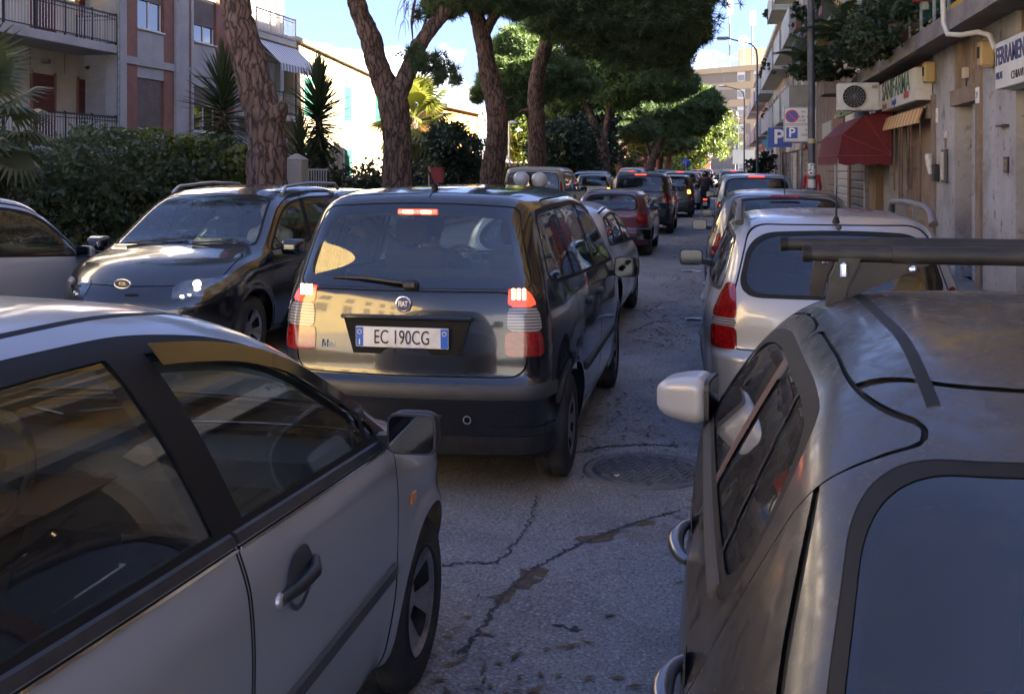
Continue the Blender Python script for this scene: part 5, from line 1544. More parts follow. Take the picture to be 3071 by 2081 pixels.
be = block('low_apartment_block', 'lower apartment block with planted balconies beyond the tall beige one', 63, 118, 3.6, 2, 3.05, M_CREAM, M_WBAL, 4.2, ((0, .2), (.25, .45), (.5, .7), (.75, 1.)), closed=True, top=10.5)
# shop fronts along the ground floor of those blocks
M_SHOPL = mat('shop_frame_pale', (.42, .40, .36), .6)
for k, y in enumerate(np.arange(26.6, 100, 3.4)):
    host, o_ = (bb, Vector((3.5, 25.92, 0))) if y < 39 else (bc, Vector((3.5, 41.0, 0))) if y < 61 else (be, Vector((3.6, 63, 0)))
    if 38.5 < y + 2.6 and y < 41.2 or 60.5 < y + 2.6 and y < 63.2: continue
    fr = MO(o_).box((3.40, y, .13), (3.494, y + .35, 3.4)).build('shop_pier', (M_STONE, M_STONE2, M_SHOPL)[k % 3], host)
    q = slat_sheet(2.7, 2.4, .2, .03).build('rolling_shutter', (M_ROLL, M_SHOPL, M_STONE2)[k % 3], host, fix=False); q.rotation_euler.z = math.pi; q.location = Vector((3.47, y + 3.2, .13)) - o_
    MO(o_).box((3.30, y + .4, 2.6), (3.46, y + 3.3, 3.25)).build('fascia', (M_SIGN, M_BROWN, M_SHOPL, M_GREYB)[k % 4], host)
# far corner building with cream and grey bands
Yd = 190.
pL, pC, pR = at(2035, 400, Yd + 6), at(2172, 400, Yd), at(2365, 400, Yd - 7)
BD = Vector((pC.x, Yd, 0))
bd = empty('banded_corner_building', BD, 0, 'far corner building with cream and grey bands at the end of the street', 'building')
M_BCREAM = mat('band_cream', (.40, .32, .21), .9); M_BGREY = mat('band_grey', (.21, .19, .165), .9); M_BGREY2 = mat('band_white', (.36, .31, .245), .9)
def quadwall(name, m, a, b, z0, z1, out=0.):
    d = Vector((b.x - a.x, b.y - a.y, 0)).normalized(); n_ = Vector((d.y, -d.x, 0)) * out
    q = MO(BD); A, B = a + n_, b + n_
    q.add([(A.x, A.y, z0), (B.x, B.y, z0), (B.x, B.y, z1), (A.x, A.y, z1), (A.x, A.y + 14, z0), (B.x, B.y + 14, z0), (B.x, B.y + 14, z1), (A.x, A.y + 14, z1)], [(0, 1, 2, 3), (4, 7, 6, 5), (0, 3, 7, 4), (1, 5, 6, 2), (3, 2, 6, 7)])
    return q.build(name, m, bd)
quadwall('wall', M_BGREY2, pL, pC, 0, 18.6); quadwall('wall', M_BCREAM, pC, pR, 0, 18.6)
for k in range(6):
    z = 1.0 + 3.05 * k
    quadwall('grey_band', M_BGREY, pL, pL.lerp(pC, .985), z + .6, z + 2.4, .06)
    quadwall('grey_band', M_BGREY, pC, pC.lerp(pR, .42), z + .6, z + 2.4, .06)
    for a, b, t0, t1 in ((pL, pC, .1, .3), (pC, pR, .48, .58), (pC, pR, .8, .93), (pC, pR, .22, .34)):
        A, B = a.lerp(b, t0), a.lerp(b, t1)
        d = (B - A).normalized(); n_ = Vector((d.y, -d.x, 0)) * .10
        w = MO(BD); w.obox(((A.x + B.x) / 2 + n_.x, (A.y + B.y) / 2 + n_.y, z + 1.5), (d, (0, 0, 1), n_), ((B - A).length / 2, .85, .06)); w = w.build('window', M_WFRAME, bd)
        g = MO(BD); g.obox(((A.x + B.x) / 2 + n_.x * 1.7, (A.y + B.y) / 2 + n_.y * 1.7, z + 1.5 - .25 * (k % 2)), (d, (0, 0, 1), n_), ((B - A).length / 2 - .12, .5, .02)); g.build('pane', M_PANE, w)
    for a, b, t0, t1 in ((pC, pR, .62, .98), (pL, pC, .0, .35)):
        A, B = a.lerp(b, t0), a.lerp(b, t1); d = (B - A).normalized(); n_ = Vector((d.y, -d.x, 0))
        g = MO(BD); g.obox(((A.x + B.x) / 2 + n_.x * .6, (A.y + B.y) / 2 + n_.y * .6, z + .35), (d, (0, 0, 1), n_), ((B - A).length / 2, .12, .6)); s = g.build('balcony', M_BGREY2, bd)
        g = MO(BD); g.obox(((A.x + B.x) / 2 + n_.x * 1.17, (A.y + B.y) / 2 + n_.y * 1.17, z + .95), (d, (0, 0, 1), n_), ((B - A).length / 2, .45, .04)); g.build('parapet', M_BGREY2, s)
quadwall('cornice', M_BCREAM, pL, pC, 18.61, 19.6, .5); quadwall('cornice', M_BCREAM, pC, pR, 18.61, 19.6, .5)
hs = at(2250, 300, Yd + 6)
MO(BD).box((hs.x - 2, Yd + 4, 19.62), (hs.x + 9, Yd + 12, 23.4)).build('rooftop_storey', M_BGREY2, bd)
MO(BD).box((hs.x + 4.2, Yd + 3.98, 20.4), (hs.x + 5.8, Yd + 4.05, 22.6)).build('window', M_PANE, bd)
for px, h, lab in ((2188, 32.0, 'taller phone antenna mast with white panels on the corner building roof'), (2256, 30.0, 'shorter phone antenna mast with white panels beside the rooftop storey')):
    a = at(px, 300, Yd + 3)
    ms = empty('antenna_mast', (a.x, Yd + 3, 19.61), 0, lab, 'antenna', 'phone masts on the corner building')
    MB().tube([(0, 0, 0), (0, 0, h - 19.6)], .14, 8).build('mast', M_ZINC, ms)
    for k in range(3):
        an = k * 2.1; x, y = .5 * math.cos(an), .5 * math.sin(an)
        MB().box((x - .15, y - .1, h - 22.3), (x + .15, y + .1, h - 19.7)).build('antenna_panel', M_WHITE, ms)
        MB().beam((0, 0, h - 21), (x, y, h - 21), .06).build('bracket', M_ZINC, ms)
a = at(2230, 300, Yd + 3)
ds = empty('roof_dish', (a.x, Yd + 3, 19.61), 0, 'white dish aerial on the corner building roof', 'satellite dish')
MB().tube([(0, 0, 0), (0, 0, 4.6)], .08, 6).build('pole', M_ZINC, ds)
q = MB(); q.lathe([(.001, 0), (.5, .05), (1.0, .3)], n=20); o = q.build('dish', M_WHITE, ds); o.location = (0, -.2, 4.9); o.rotation_euler = (R(80), 0, R(20))
# a long pale wall and houses closing the far end on the left
for k, (px, w, h, c, nm) in enumerate(((1760, 16, 3.2, (.55, .20, .17), 'low pink building with white band behind the far trees'), (1990, 14, 3.4, (.50, .16, .13), 'low red building with white band at the far crossing'))):
    a = at(px, 503, 150 + 12 * k); o_ = Vector((a.x, 150 + 12 * k, 0))
    r = empty('low_building', o_, 0, nm, 'building')
    MB().box((-w/2, 0, 0), (w/2, 6, h)).build('wall', mat('far_wall_%d' % k, c, .9), r)
    MB().box((-w/2 - .3, -.2, h + .002), (w/2 + .3, 6.2, h + 1.0)).build('fascia', M_WHITE, r)
    for i in range(6): MB().box((-w/2 + 1 + i * w/6.5, -.05, 1), (-w/2 + 2.2 + i * w/6.5, -.002, 2.6)).build('window', M_PANE, r)
# buildings behind the photographer, seen only in the cars' reflections
r = empty('yellow_corner_house', (-13.5, -20, 0), 0, 'yellow house with rows of windows reflected in the black tailgate', 'building')
MO((-13.5, -20, 0)).box((-26, -45, 0), (-13.5, -4, 9.5)).build('wall', mat('yellow_wall', (.60, .46, .22), .9, noise=(1, (.52, .40, .19), .4, .7)), r)
for i in range(9):
    for k in range(2):
        window(r, Vector((-13.5, -20, 0)), -13.48, -44 + i * 4.4, -42.3 + i * 4.4, 2 + k * 3.2, 3.9 + k * 3.2, .4 * ((i + k) % 3))
# ------------------------------------------------------------------ vegetation
def bark_mat():
    m = bpy.data.materials.new('pine_bark'); m.use_nodes = True
    nt = m.node_tree; b = nt.nodes['Principled BSDF']; L = nt.links.new
    tc = nt.nodes.new('ShaderNodeTexCoord'); mp = nt.nodes.new('ShaderNodeMapping'); mp.inputs['Scale'].default_value = (11, 11, 2.0)
    n = nt.nodes.new('ShaderNodeTexNoise'); n.inputs['Scale'].default_value = 3; L(tc.outputs['Object'], n.inputs['Vector'])
    ad = nt.nodes.new('ShaderNodeMixRGB'); ad.blend_type = 'ADD'; ad.inputs[0].default_value = .22
    L(tc.outputs['Object'], ad.inputs[1]); L(n.outputs['Color'], ad.inputs[2]); L(ad.outputs[0], mp.inputs[0])
    v = nt.nodes.new('ShaderNodeTexVoronoi'); v.feature = 'DISTANCE_TO_EDGE'; v.inputs['Scale'].default_value = 1.0; L(mp.outputs[0], v.inputs['Vector'])
    r = nt.nodes.new('ShaderNodeValToRGB'); e = r.color_ramp.elements
    e[0].position = .015; e[0].color = (.030, .021, .018, 1); e[1].position = .13; e[1].color = (.145, .092, .070, 1)
    x = e.new(.5); x.color = (.21, .145, .118, 1)
    L(v.outputs['Distance'], r.inputs[0])
    n2 = nt.nodes.new('ShaderNodeTexNoise'); n2.inputs['Scale'].default_value = 2.2; n2.inputs['Detail'].default_value = 6; L(tc.outputs['Object'], n2.inputs['Vector'])
    mr = nt.nodes.new('ShaderNodeMapRange'); mr.inputs[1].default_value = .42; mr.inputs[2].default_value = .7; mr.inputs[4].default_value = .75; L(n2.outputs['Fac'], mr.inputs[0])
    mx = nt.nodes.new('ShaderNodeMixRGB'); mx.blend_type = 'MULTIPLY'; L(mr.outputs[0], mx.inputs[0]); L(r.outputs[0], mx.inputs[1]); mx.inputs[2].default_value = (.55, .50, .48, 1)
    L(mx.outputs[0], b.inputs['Base Color']); b.inputs['Roughness'].default_value = .95
    bp = nt.nodes.new('ShaderNodeBump'); bp.inputs['Strength'].default_value = .7; bp.inputs['Distance'].default_value = .02
    L(v.outputs['Distance'], bp.inputs['Height']); L(bp.outputs[0], b.inputs['Normal'])
    return m
M_BARK = bark_mat()
from mathutils import noise as mnoise
def bark_tube(pts, rs, n=40, step=.10, depth=.03, knots=()):
    """limb with plated bark relief; pts and radii are splined"""
    P = [Vector(p) for p in pts]; out = []; rad = []
    m = len(P)
    for i in range(m - 1):
        p0, p1, p2, p3 = P[max(i-1, 0)], P[i], P[i+1], P[min(i+2, m-1)]
        k = max(2, int((p2 - p1).length / step))
        for j in range(k):
            t = j / k
            out.append(.5 * ((2*p1) + (p2 - p0)*t + (2*p0 - 5*p1 + 4*p2 - p3)*t*t + (3*p1 - p0 - 3*p2 + p3)*t**3)); rad.append(rs[i] + (rs[i+1] - rs[i]) * t)
    out.append(P[-1]); rad.append(rs[-1])
    v = []; prev = None; mm = len(out)
    for i, p in enumerate(out):
        d = (out[min(i+1, mm-1)] - out[max(i-1, 0)]).normalized()
        x = d.cross(Vector((0, 1, 0))) if prev is None else prev - d * prev.dot(d)
        x.normalize(); prev = x; y = d.cross(x)
        for k in range(n):
            a = 2 * math.pi * k / n; u = x * math.cos(a) + y * math.sin(a)
            q = p + u * rad[i]
            dd = mnoise.voronoi(Vector((q.x * 10, q.y * 10, q.z * 2.0)) + Vector((.8 * mnoise.noise(q * 2.5), 0, .8 * mnoise.noise(q * 3))))[0]
            h = min((dd[1] - dd[0]) * 1.3, .5) * 2
            rr = rad[i] * (1 + .10 * mnoise.noise(q * 1.3)) + depth * (h - .6)
            for kz, ka, kh, kw in knots:
                rr += kh * math.exp(-((i * step - kz) / kw) ** 2 - ((math.cos(a - ka) - 1) / .35) ** 2)
            v.append(p + u * rr)
    f = [(i*n + k, i*n + (k+1) % n, (i+1)*n + (k+1) % n, (i+1)*n + k) for i in range(mm - 1) for k in range(n)]
    return v, f
def needles(C, R_, K=16, L=.16, w=.012, up=.3):
    """tufts of needles at points C"""
    n = len(C)
    d = rng.normal(size=(n, K, 3)); d[..., 2] += up; d /= np.linalg.norm(d, axis=2)[..., None]
    l = L * rng.uniform(.6, 1.15, (n, K, 1))
    s = np.cross(d, rng.normal(size=(n, K, 3))); s /= np.linalg.norm(s, axis=2)[..., None]
    b = C[:, None, :] + d * .02
    V = np.stack([b - s * w, b + s * w, b + d * l], 2).reshape(-1, 3)
    return V, np.arange(len(V)).reshape(-1, 3)
def blob_points(blobs, n, shell=.55):
    """points spread through lumpy ellipsoids, denser near their skin"""
    vol = np.array([b[1][0] * b[1][1] * b[1][2] for b in blobs]) ** .72
    cnt = rng.multinomial(n, vol / vol.sum()); out = []
    for (c, r), k in zip(blobs, cnt):
        # sub-clumps
        m = max(6, k // 26)
        d = rng.normal(size=(m, 3)); d /= np.linalg.norm(d, axis=1)[:, None]
        q = rng.uniform(shell, 1.0, (m, 1)) ** .6
        cc = d * q
        idx = rng.integers(0, m, k)
        p = cc[idx] + rng.normal(size=(k, 3)) * np.array([.17, .17, .11])
        out.append(np.array(c) + p * np.array(r))
    return np.concatenate(out)
M_PINE = mat('pine_needles', (.085, .14, .050), .6, noise=[(.9, (.12, .17, .05), .45, .65), (6, (.055, .10, .038), .5, .7)], sub=((.12, .19, .04), .3))
M_PINED = mat('dark_pine_needles', (.075, .115, .052), .65, noise=(1.2, (.10, .14, .055), .45, .65), sub=((.10, .16, .05), .3))
def pine(label, base, limbs, blobs, tufts, mtl=None, K=16, L=.17, w=.012, n=28, step=.16, depth=.03, group='umbrella pines along the left side'):
    b = Vector(base); r = empty('pine_tree', b, 0, label, 'tree', group)
    for i, (pts, rs) in enumerate(limbs):
        v, f = bark_tube([Vector(p) - b for p in pts], rs, n if i == 0 else max(12, n // 2), step, depth * (1 if i == 0 else .6))
        MB().add(v, f, 0, True).build('trunk' if i == 0 else 'limb', M_BARK, r, fix=False)
    if blobs:
        C = blob_points([(np.array(c) - np.array(b), rr) for c, rr in blobs], tufts)
        V, T = needles(C, None, K, L, w)
        o = link('crown', npmesh('crown', V, T), mtl or M_PINE, r)
        # twigs from the limbs into the clumps
        tw = MB(); ends = [Vector(l[0][-1]) - b for l in limbs]
        for c, rr in blobs:
            c = Vector(c) - b; e = min(ends, key=lambda q: (q - c).length)
            if (e - c).length < 9: tw.tube([e, (e + c) / 2 + Vector((0, 0, -.15)), c + Vector((0, 0, rr[2] * .3))], [.06, .04, .015], 6)
        if tw.v: 
            t = tw.build('twigs', M_BARK, r, fix=False); t['kind'] = 'stuff'
    return r
A = at
def bl(px, py, Y, rx, ry=None, rz=None): return (tuple(A(px, py, Y)), (rx, ry or rx, rz or rx * .62))
# first pine: the thick leaning trunk beside the apartment block (its crown is above the picture)
Y = 14.9
pine('thick leaning pine trunk with plated bark in front of the grey apartment block', (A(806, 560, Y).x, Y, .1), [
    ([(A(806, 560, Y).x, Y, 0), A(803, 520, Y), A(800, 430, Y), A(785, 330, Y), A(755, 220, Y), A(728, 110, Y), A(705, 0, Y), A(690, -160, Y), A(700, -420, Y)], [.34, .30, .275, .27, .255, .225, .21, .205, .18]),
    ([A(830, 345, Y), A(845, 320, Y - .1), A(850, 300, Y - .12)], [.16, .10, .02])],
    [bl(560, -560, Y, 2.4, 2.2, .9), bl(820, -640, Y + 2, 2.2, 2.2, .9)], 2500, M_PINED, n=72, step=.05, depth=.035)
# second: forked
Y = 20.9
pine('forked pine with two thick limbs and a swollen knot below the fork', (A(1192, 560, Y).x, Y, .1), [
    ([(A(1192, 560, Y).x, Y, 0), A(1192, 520, Y), A(1190, 430, Y), A(1185, 360, Y), A(1180, 310, Y), A(1162, 270, Y), A(1130, 190, Y), A(1110, 110, Y), A(1080, 40, Y), A(1062, -40, Y), A(1050, -200, Y)], [.36, .30, .285, .30, .32, .27, .22, .215, .20, .19, .16]),
    ([A(1180, 330, Y), A(1200, 270, Y - .05), A(1225, 210, Y), A(1250, 150, Y), A(1290, 90, Y), A(1345, 20, Y), A(1400, -60, Y), A(1470, -200, Y)], [.22, .20, .175, .16, .15, .145, .13, .10]),
    ([A(1238, 170, Y), A(1290, 180, Y - .3), A(1330, 200, Y - .4)], [.05, .035, .01]),
    ([A(1245, 0, Y), A(1236, 60, Y), A(1238, 130, Y)], [.03, .03, .02])],
    [bl(1300, 205, Y - .3, .42, .4, .26), bl(1345, 225, Y - .4, .30, .3, .2), bl(1228, 150, Y - .2, .22, .2, .22), bl(1270, 190, Y - .3, .3, .3, .22), bl(1285, 45, Y + .3, .25, .25, .2), bl(1320, 15, Y, .4, .4, .25),
     bl(1100, -260, Y, 2.0, 2.4, .8), bl(1500, -300, Y + 1, 2.6, 2.6, 1.0), bl(1350, -40, Y + 1, .7, .8, .35)], 6500, M_PINED, n=72, step=.06, depth=.035)
# drooping bare twigs hanging from the fork
tw = empty('hanging_twigs', A(1235, 0, Y - .1), 0, 'bare drooping twigs hanging between the forked pine limbs', 'twigs')
for k in range(26):
    a = A(1225 + random.uniform(-18, 22), random.uniform(-30, 70), 20.8) ; o = A(1235, 0, 20.8)
    dx = random.uniform(-.18, .12); h = random.uniform(.15, .45)
    p = a - o
    MB().tube([p, p + Vector((dx * .6, 0, -h * .25)), p + Vector((dx, 0, -h * .7)), p + Vector((dx * 1.05, 0, -h))], [.006, .005, .004, .002], 4, cap=False).build('twig', M_BARK, tw, fix=False)
# third
Y = 30.4
pine('slim reddish pine that forks high under the dark crown', (A(1478, 560, Y).x, Y, .1), [
    ([(A(1476, 560, Y).x, Y, 0), A(1476, 530, Y), A(1486, 450, Y), A(1492, 380, Y), A(1488, 310, Y), A(1470, 240, Y), A(1455, 160, Y), A(1442, 90, Y), A(1420, 20, Y), A(1390, -60, Y)], [.36, .34, .32, .31, .31, .29, .25, .25, .20, .16]),
    ([A(1452, 110, Y), A(1470, 70, Y), A(1500, 20, Y), A(1530, -40, Y)], [.17, .15, .14, .10])],
    [bl(1400, -20, Y, 1.1, 1.2, .5), bl(1330, 20, Y, .6, .8, .3), bl(1480, -60, Y - 1, 1.5, 1.5, .8), bl(1560, -20, Y - 1, 1.2, 1.4, .6), bl(1450, 10, Y + .8, .7, .8, .3), bl(1350, 30, Y, .4, .5, .25), bl(1530, 30, Y + .5, .5, .6, .35)], 9000, M_PINED, n=56, step=.09, depth=.04)
# fourth: with the big dark crown
Y = 37.8
pine('tall pine carrying the large dark overhanging crown', (A(1612, 560, Y).x, Y, .1), [
    ([(A(1610, 560, Y).x, Y, 0), A(1610, 520, Y), A(1612, 430, Y), A(1610, 350, Y), A(1605, 280, Y), A(1618, 200, Y), A(1640, 120, Y), A(1630, 60, Y), A(1600, 10, Y), A(1580, -60, Y)], [.33, .31, .29, .29, .27, .27, .25, .22, .20, .16]),
    ([A(1640, 125, Y), A(1680, 70, Y), A(1740, 20, Y - .5), A(1800, -30, Y - 1)], [.17, .15, .13, .10]),
    ([A(1600, 330, Y), A(1570, 330, Y), A(1545, 345, Y)], [.07, .05, .02])],
    [bl(1700, 30, Y - 2, 1.5, 2, .9), bl(1800, 40, Y - 2, 1.8, 2.2, 1.1), bl(1900, 60, Y - 2, 1.7, 2.2, 1.1), bl(2000, 50, Y - 2, 1.4, 2.2, .9), bl(2065, 90, Y - 2, .75, 1.2, .55), bl(2090, 50, Y - 2, .5, 1, .4), bl(1850, 120, Y - 1, 1.6, 2, .7), bl(1950, 140, Y - 1, 1.4, 2, .7),
     bl(1740, 110, Y - 1, 1.2, 1.8, .6), bl(1650, -20, Y - 2, 1.4, 1.8, .7), bl(2010, 170, Y - 1, .8, 1.4, .5), bl(1580, 30, Y, .7, 1, .4), bl(1900, -40, Y - 2, 3., 3., 1.0), bl(2040, 0, Y - 2, 1.0, 1.6, .7), bl(2035, 210, Y - 1, .45, .8, .3), bl(1690, 80, Y, .8, 1, .4)], 21000, M_PINED, K=16, L=.26, w=.017, n=48, step=.12, depth=.04)
# the green pine in sun behind it
Y = 46.
pine('bright green pine crown behind the tall trunk', (A(1640, 560, Y).x - 2.2, Y, .1), [
    ([(A(1600, 560, Y).x, Y, 0), A(1600, 450, Y), A(1590, 340, Y), A(1560, 270, Y)], [.26, .24, .2, .12])],
    [bl(1560, 130, Y, 1.0, 1.2, .8), bl(1550, 200, Y, 1.3, 1.4, .9), bl(1600, 220, Y, 1.2, 1.4, .9), bl(1520, 260, Y, 1.1, 1.3, .7), bl(1600, 160, Y, .9, 1.2, .8), bl(1480, 250, Y, .7, 1, .5), bl(1570, 290, Y, 1.0, 1.2, .6), bl(1680, 210, Y + 1, 1.1, 1.2, .8), bl(1720, 260, Y + 1, 1.0, 1.2, .6), bl(1450, 285, Y, .5, .7, .35), bl(1520, 330, Y, .7, .8, .35)], 15000, M_PINE, K=16, L=.28, w=.022, n=32, step=.2)
# fifth: forking pine in mid distance with wide crown
Y = 60.
pine('forked mid-distance pine with pale sunlit branches', (A(1812, 560, Y).x, Y, .1), [
    ([(A(1814, 560, Y).x, Y, 0), A(1812, 520, Y), A(1808, 440, Y), A(1788, 390, Y), A(1770, 340, Y), A(1745, 300, Y), A(1725, 275, Y), A(1690, 268, Y)], [.38, .36, .33, .24, .20, .16, .12, .06]),
    ([A(1810, 430, Y), A(1818, 380, Y), A(1826, 320, Y), A(1822, 260, Y), A(1820, 200, Y)], [.26, .20, .18, .15, .10]),
    ([A(1745, 300, Y), A(1738, 260, Y), A(1730, 235, Y)], [.09, .07, .04])],
    [bl(1840, 220, Y, 2.0, 2.2, 1.0), bl(1920, 240, Y, 1.9, 2.2, 1.0), bl(1990, 250, Y, 1.6, 2, .9), bl(1760, 210, Y, 1.4, 2, .8), bl(1880, 170, Y, 2.2, 2.2, 1.0), bl(1960, 200, Y, 1.6, 2, .9), bl(1690, 240, Y, 1.2, 1.6, .6), bl(1850, 290, Y, 1.2, 1.6, .6), bl(1790, 250, Y, 1.0, 1.2, .6), bl(2030, 220, Y, .8, 1.2, .5), bl(1690, 320, Y, .8, 1, .5)], 20000, M_PINE, K=14, L=.36, w=.03, n=36, step=.2)
# sixth, seventh: the rounded far crowns
Y = 86.
pine('broad rounded pine crown low over the far traffic', (A(1960, 540, Y).x, Y, .1), [
    ([(A(1945, 540, Y).x, Y, 0), A(1950, 500, Y), A(1965, 460, Y), A(1985, 420, Y), A(2000, 390, Y)], [.42, .38, .34, .26, .16]),
    ([A(1958, 480, Y), A(1945, 450, Y), A(1935, 420, Y)], [.2, .17, .10])],
    [bl(1990, 330, Y, 3.0, 3, 1.6), bl(2060, 320, Y, 2.4, 2.6, 1.5), bl(1930, 340, Y, 2.4, 2.6, 1.4), bl(2100, 330, Y, 1.6, 2, 1.1), bl(2020, 290, Y, 2.4, 2.4, 1.2), bl(1960, 300, Y, 2.0, 2.2, 1.2), bl(2040, 370, Y, 2.2, 2.4, 1.0), bl(1900, 370, Y, 1.8, 2, .9), bl(1980, 380, Y, 2.0, 2, .8), bl(2115, 300, Y, 1.0, 1.4, .7)], 17000, M_PINE, K=13, L=.5, w=.045, n=24, step=.4)
Y = 74.
pine('dark leaning pine trunk with low spreading limbs before the pink building', (A(1865, 545, Y).x, Y, .1), [
    ([(A(1868, 545, Y).x, Y, 0), A(1860, 500, Y), A(1850, 450, Y), A(1840, 420, Y)], [.36, .33, .28, .2]),
    ([A(1850, 450, Y), A(1890, 420, Y), A(1940, 415, Y)], [.18, .14, .06])],
    [bl(1800, 350, Y, 1.6, 2, .9), bl(1870, 380, Y, 1.8, 2, .8), bl(1760, 320, Y, 1.3, 1.6, .8), bl(1830, 320, Y, 1.6, 2, .9), bl(1920, 400, Y, 1.2, 1.4, .5), bl(1880, 330, Y, 1.6, 2, .9)], 9000, M_PINED, K=13, L=.45, w=.04, n=24, step=.4)
for k, (px, Y) in enumerate(((1975, 98), (2000, 112), (1932, 120))):
    pine('slender dark pine trunk far up the street', (A(px, 530, Y).x, Y, .1), [([(A(px, 530, Y).x, Y, 0), A(px + 3, 490, Y), A(px + 10, 450, Y)], [.3, .28, .22])],
        [bl(px + 5, 430, Y, 2.6, 2.6, .9), bl(px - 30, 440, Y, 1.6, 2, .7)], 2600, M_PINE, K=12, L=.6, w=.05, n=16, step=.5)

# ---- broad-leaved bushes and hedges
def leaves(C, size, asp=.5):
    n = len(C)
    d = rng.normal(size=(n, 3)); d /= np.linalg.norm(d, axis=1)[:, None]
    s = np.cross(d, rng.normal(size=(n, 3))); s /= np.linalg.norm(s, axis=1)[:, None]
    u = np.cross(d, s)
    sz = size * rng.uniform(.6, 1.3, (n, 1))
    V = np.stack([C - d * sz, C + s * sz * asp, C + d * sz, C - s * sz * asp], 1)
    V[:, 1] += u * sz * .12; V[:, 3] += u * sz * .12
    return V.reshape(-1, 3), np.arange(4 * n).reshape(-1, 4)
def leafmat(n, c, c2, c3=None, tr=.25): 
    return mat(n, c, .5, noise=[(1.1, c2, .45, .62)] + ([(3.5, c3, .58, .68)] if c3 else []), sub=(tuple(min(1, x * 1.7) for x in c), tr))
def bush(name, label, cat, base, blobs, n, size, m, asp=.5, stems=3, group=None):
    b = Vector(base); r = empty(name, b, 0, label, cat, group)
    C = blob_points([(np.array(c) - np.array(b), rr) for c, rr in blobs], n, .45)
    C = C[C[:, 2] > .02]
    V, F = leaves(C, size, asp)
    link('foliage', npmesh('foliage', V, F), m, r)
    for k in range(stems):
        c = Vector(blobs[k % len(blobs)][0]) - b
        MB().tube([(c.x * .3, c.y * .3, 0), (c.x * .7, c.y * .7, c.z * .6), c], [.05, .035, .015], 6).build('stem', M_BARK, r, fix=False)
    return r
M_HEDGE = leafmat('hedge_leaf', (.065, .095, .042), (.095, .115, .05), (.15, .08, .058))
M_LEAFY = leafmat('yellow_green_leaf', (.10, .13, .025), (.15, .15, .03))
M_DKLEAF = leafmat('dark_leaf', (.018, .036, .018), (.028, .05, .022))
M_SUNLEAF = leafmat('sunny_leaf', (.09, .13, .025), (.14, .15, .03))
hb = Vector((-10.4, 15, 0))
blobs = []
for y in np.arange(4, 20.6, .8):
    h = 2.28 + .14 * math.sin(y * 1.7) + .1 * math.sin(y * 4.1)
    for z in (.6, 1.25, h - .42): blobs.append(((-10.2 + random.uniform(-.12, .12), y, z), (.75, .75, .52)))
hedge = bush('hedge', 'tall clipped dark green hedge with reddish leaves below the apartment block', 'hedge', hb, blobs, 70000, .055, M_HEDGE, .55, 8)
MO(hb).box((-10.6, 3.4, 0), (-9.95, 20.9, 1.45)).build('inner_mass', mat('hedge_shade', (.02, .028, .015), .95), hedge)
for (px, py, Y, r_, nn, lab) in ((450, 425, 17.5, .45, 500, 'pale yellow-green sprays on top of the hedge by the window'), (735, 480, 19.2, .5, 800, 'leafy green shrub between the hedge and the thick trunk'), (590, 440, 18.5, .4, 350, 'sprawling shrub tips over the hedge under the yucca')):
    a = A(px, py, Y); bush('shrub', lab, 'shrub', (a.x, Y, .1), [(tuple(a), (r_, r_, r_ * .6)), ((a.x, Y, a.z - .6), (r_, r_, .5))], nn * 3, .055, M_LEAFY, .6, 2)
# second hedge beyond the gate
hb2 = Vector((-11.5, 33, 0)); blobs = []
for y in np.arange(24.5, 60, 1.3):
    for z in (.6, 1.25): blobs.append(((-10.6 + random.uniform(-.3, .3), y, z + .25 * math.sin(y)), (1.0, 1.0, .75)))
h2 = bush('hedge', 'brownish garden hedge behind the forked pine', 'hedge', hb2, blobs, 26000, .085, leafmat('brown_hedge_leaf', (.030, .040, .016), (.060, .045, .022)), .55, 4)
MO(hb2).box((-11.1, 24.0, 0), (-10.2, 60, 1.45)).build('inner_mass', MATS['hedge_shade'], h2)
blobs = [((-8.9, y, .45), (.5, .9, .42)) for y in np.arange(24, 56, 1.4)]
bush('low_hedge', 'low bright green hedge along the pavement by the pines', 'hedge', (-8.9, 34, 0), blobs, 12000, .06, leafmat('low_hedge_leaf', (.05, .085, .02), (.08, .11, .03)), .55, 3)
def simple_bush(name, lab, px, py, Y, r_, n, size, m, k=6, flat=.8, group=None):
    c = A(px, py, Y); bs = []
    for i in range(k):
        bs.append(((c.x + random.uniform(-.6, .6) * r_, Y + random.uniform(-.6, .6) * r_, max(.3, c.z + random.uniform(-.6, .55) * r_ * flat)), (r_ * .6, r_ * .6, r_ * .55 * flat)))
    return bush(name, lab, 'bush', (c.x, Y, 0), bs, n, size, m, .5, 3, group)
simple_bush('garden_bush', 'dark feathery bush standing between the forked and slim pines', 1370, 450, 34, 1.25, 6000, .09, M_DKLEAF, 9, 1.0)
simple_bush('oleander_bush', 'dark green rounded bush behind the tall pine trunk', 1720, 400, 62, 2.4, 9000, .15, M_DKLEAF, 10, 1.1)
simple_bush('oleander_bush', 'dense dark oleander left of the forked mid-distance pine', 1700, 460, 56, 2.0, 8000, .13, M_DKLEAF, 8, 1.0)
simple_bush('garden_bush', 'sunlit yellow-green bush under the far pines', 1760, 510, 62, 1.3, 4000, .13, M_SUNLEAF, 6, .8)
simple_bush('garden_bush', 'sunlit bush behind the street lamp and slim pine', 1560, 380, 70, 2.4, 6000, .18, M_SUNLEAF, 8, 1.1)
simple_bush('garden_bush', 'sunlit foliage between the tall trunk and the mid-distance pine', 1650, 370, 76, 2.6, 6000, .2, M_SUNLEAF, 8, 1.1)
simple_bush('garden_bush', 'pink flowering bush before the low pink building', 1880, 480, 110, 2.2, 3500, .2, leafmat('pink_bloom', (.22, .10, .10), (.10, .12, .04)), 6, .8)
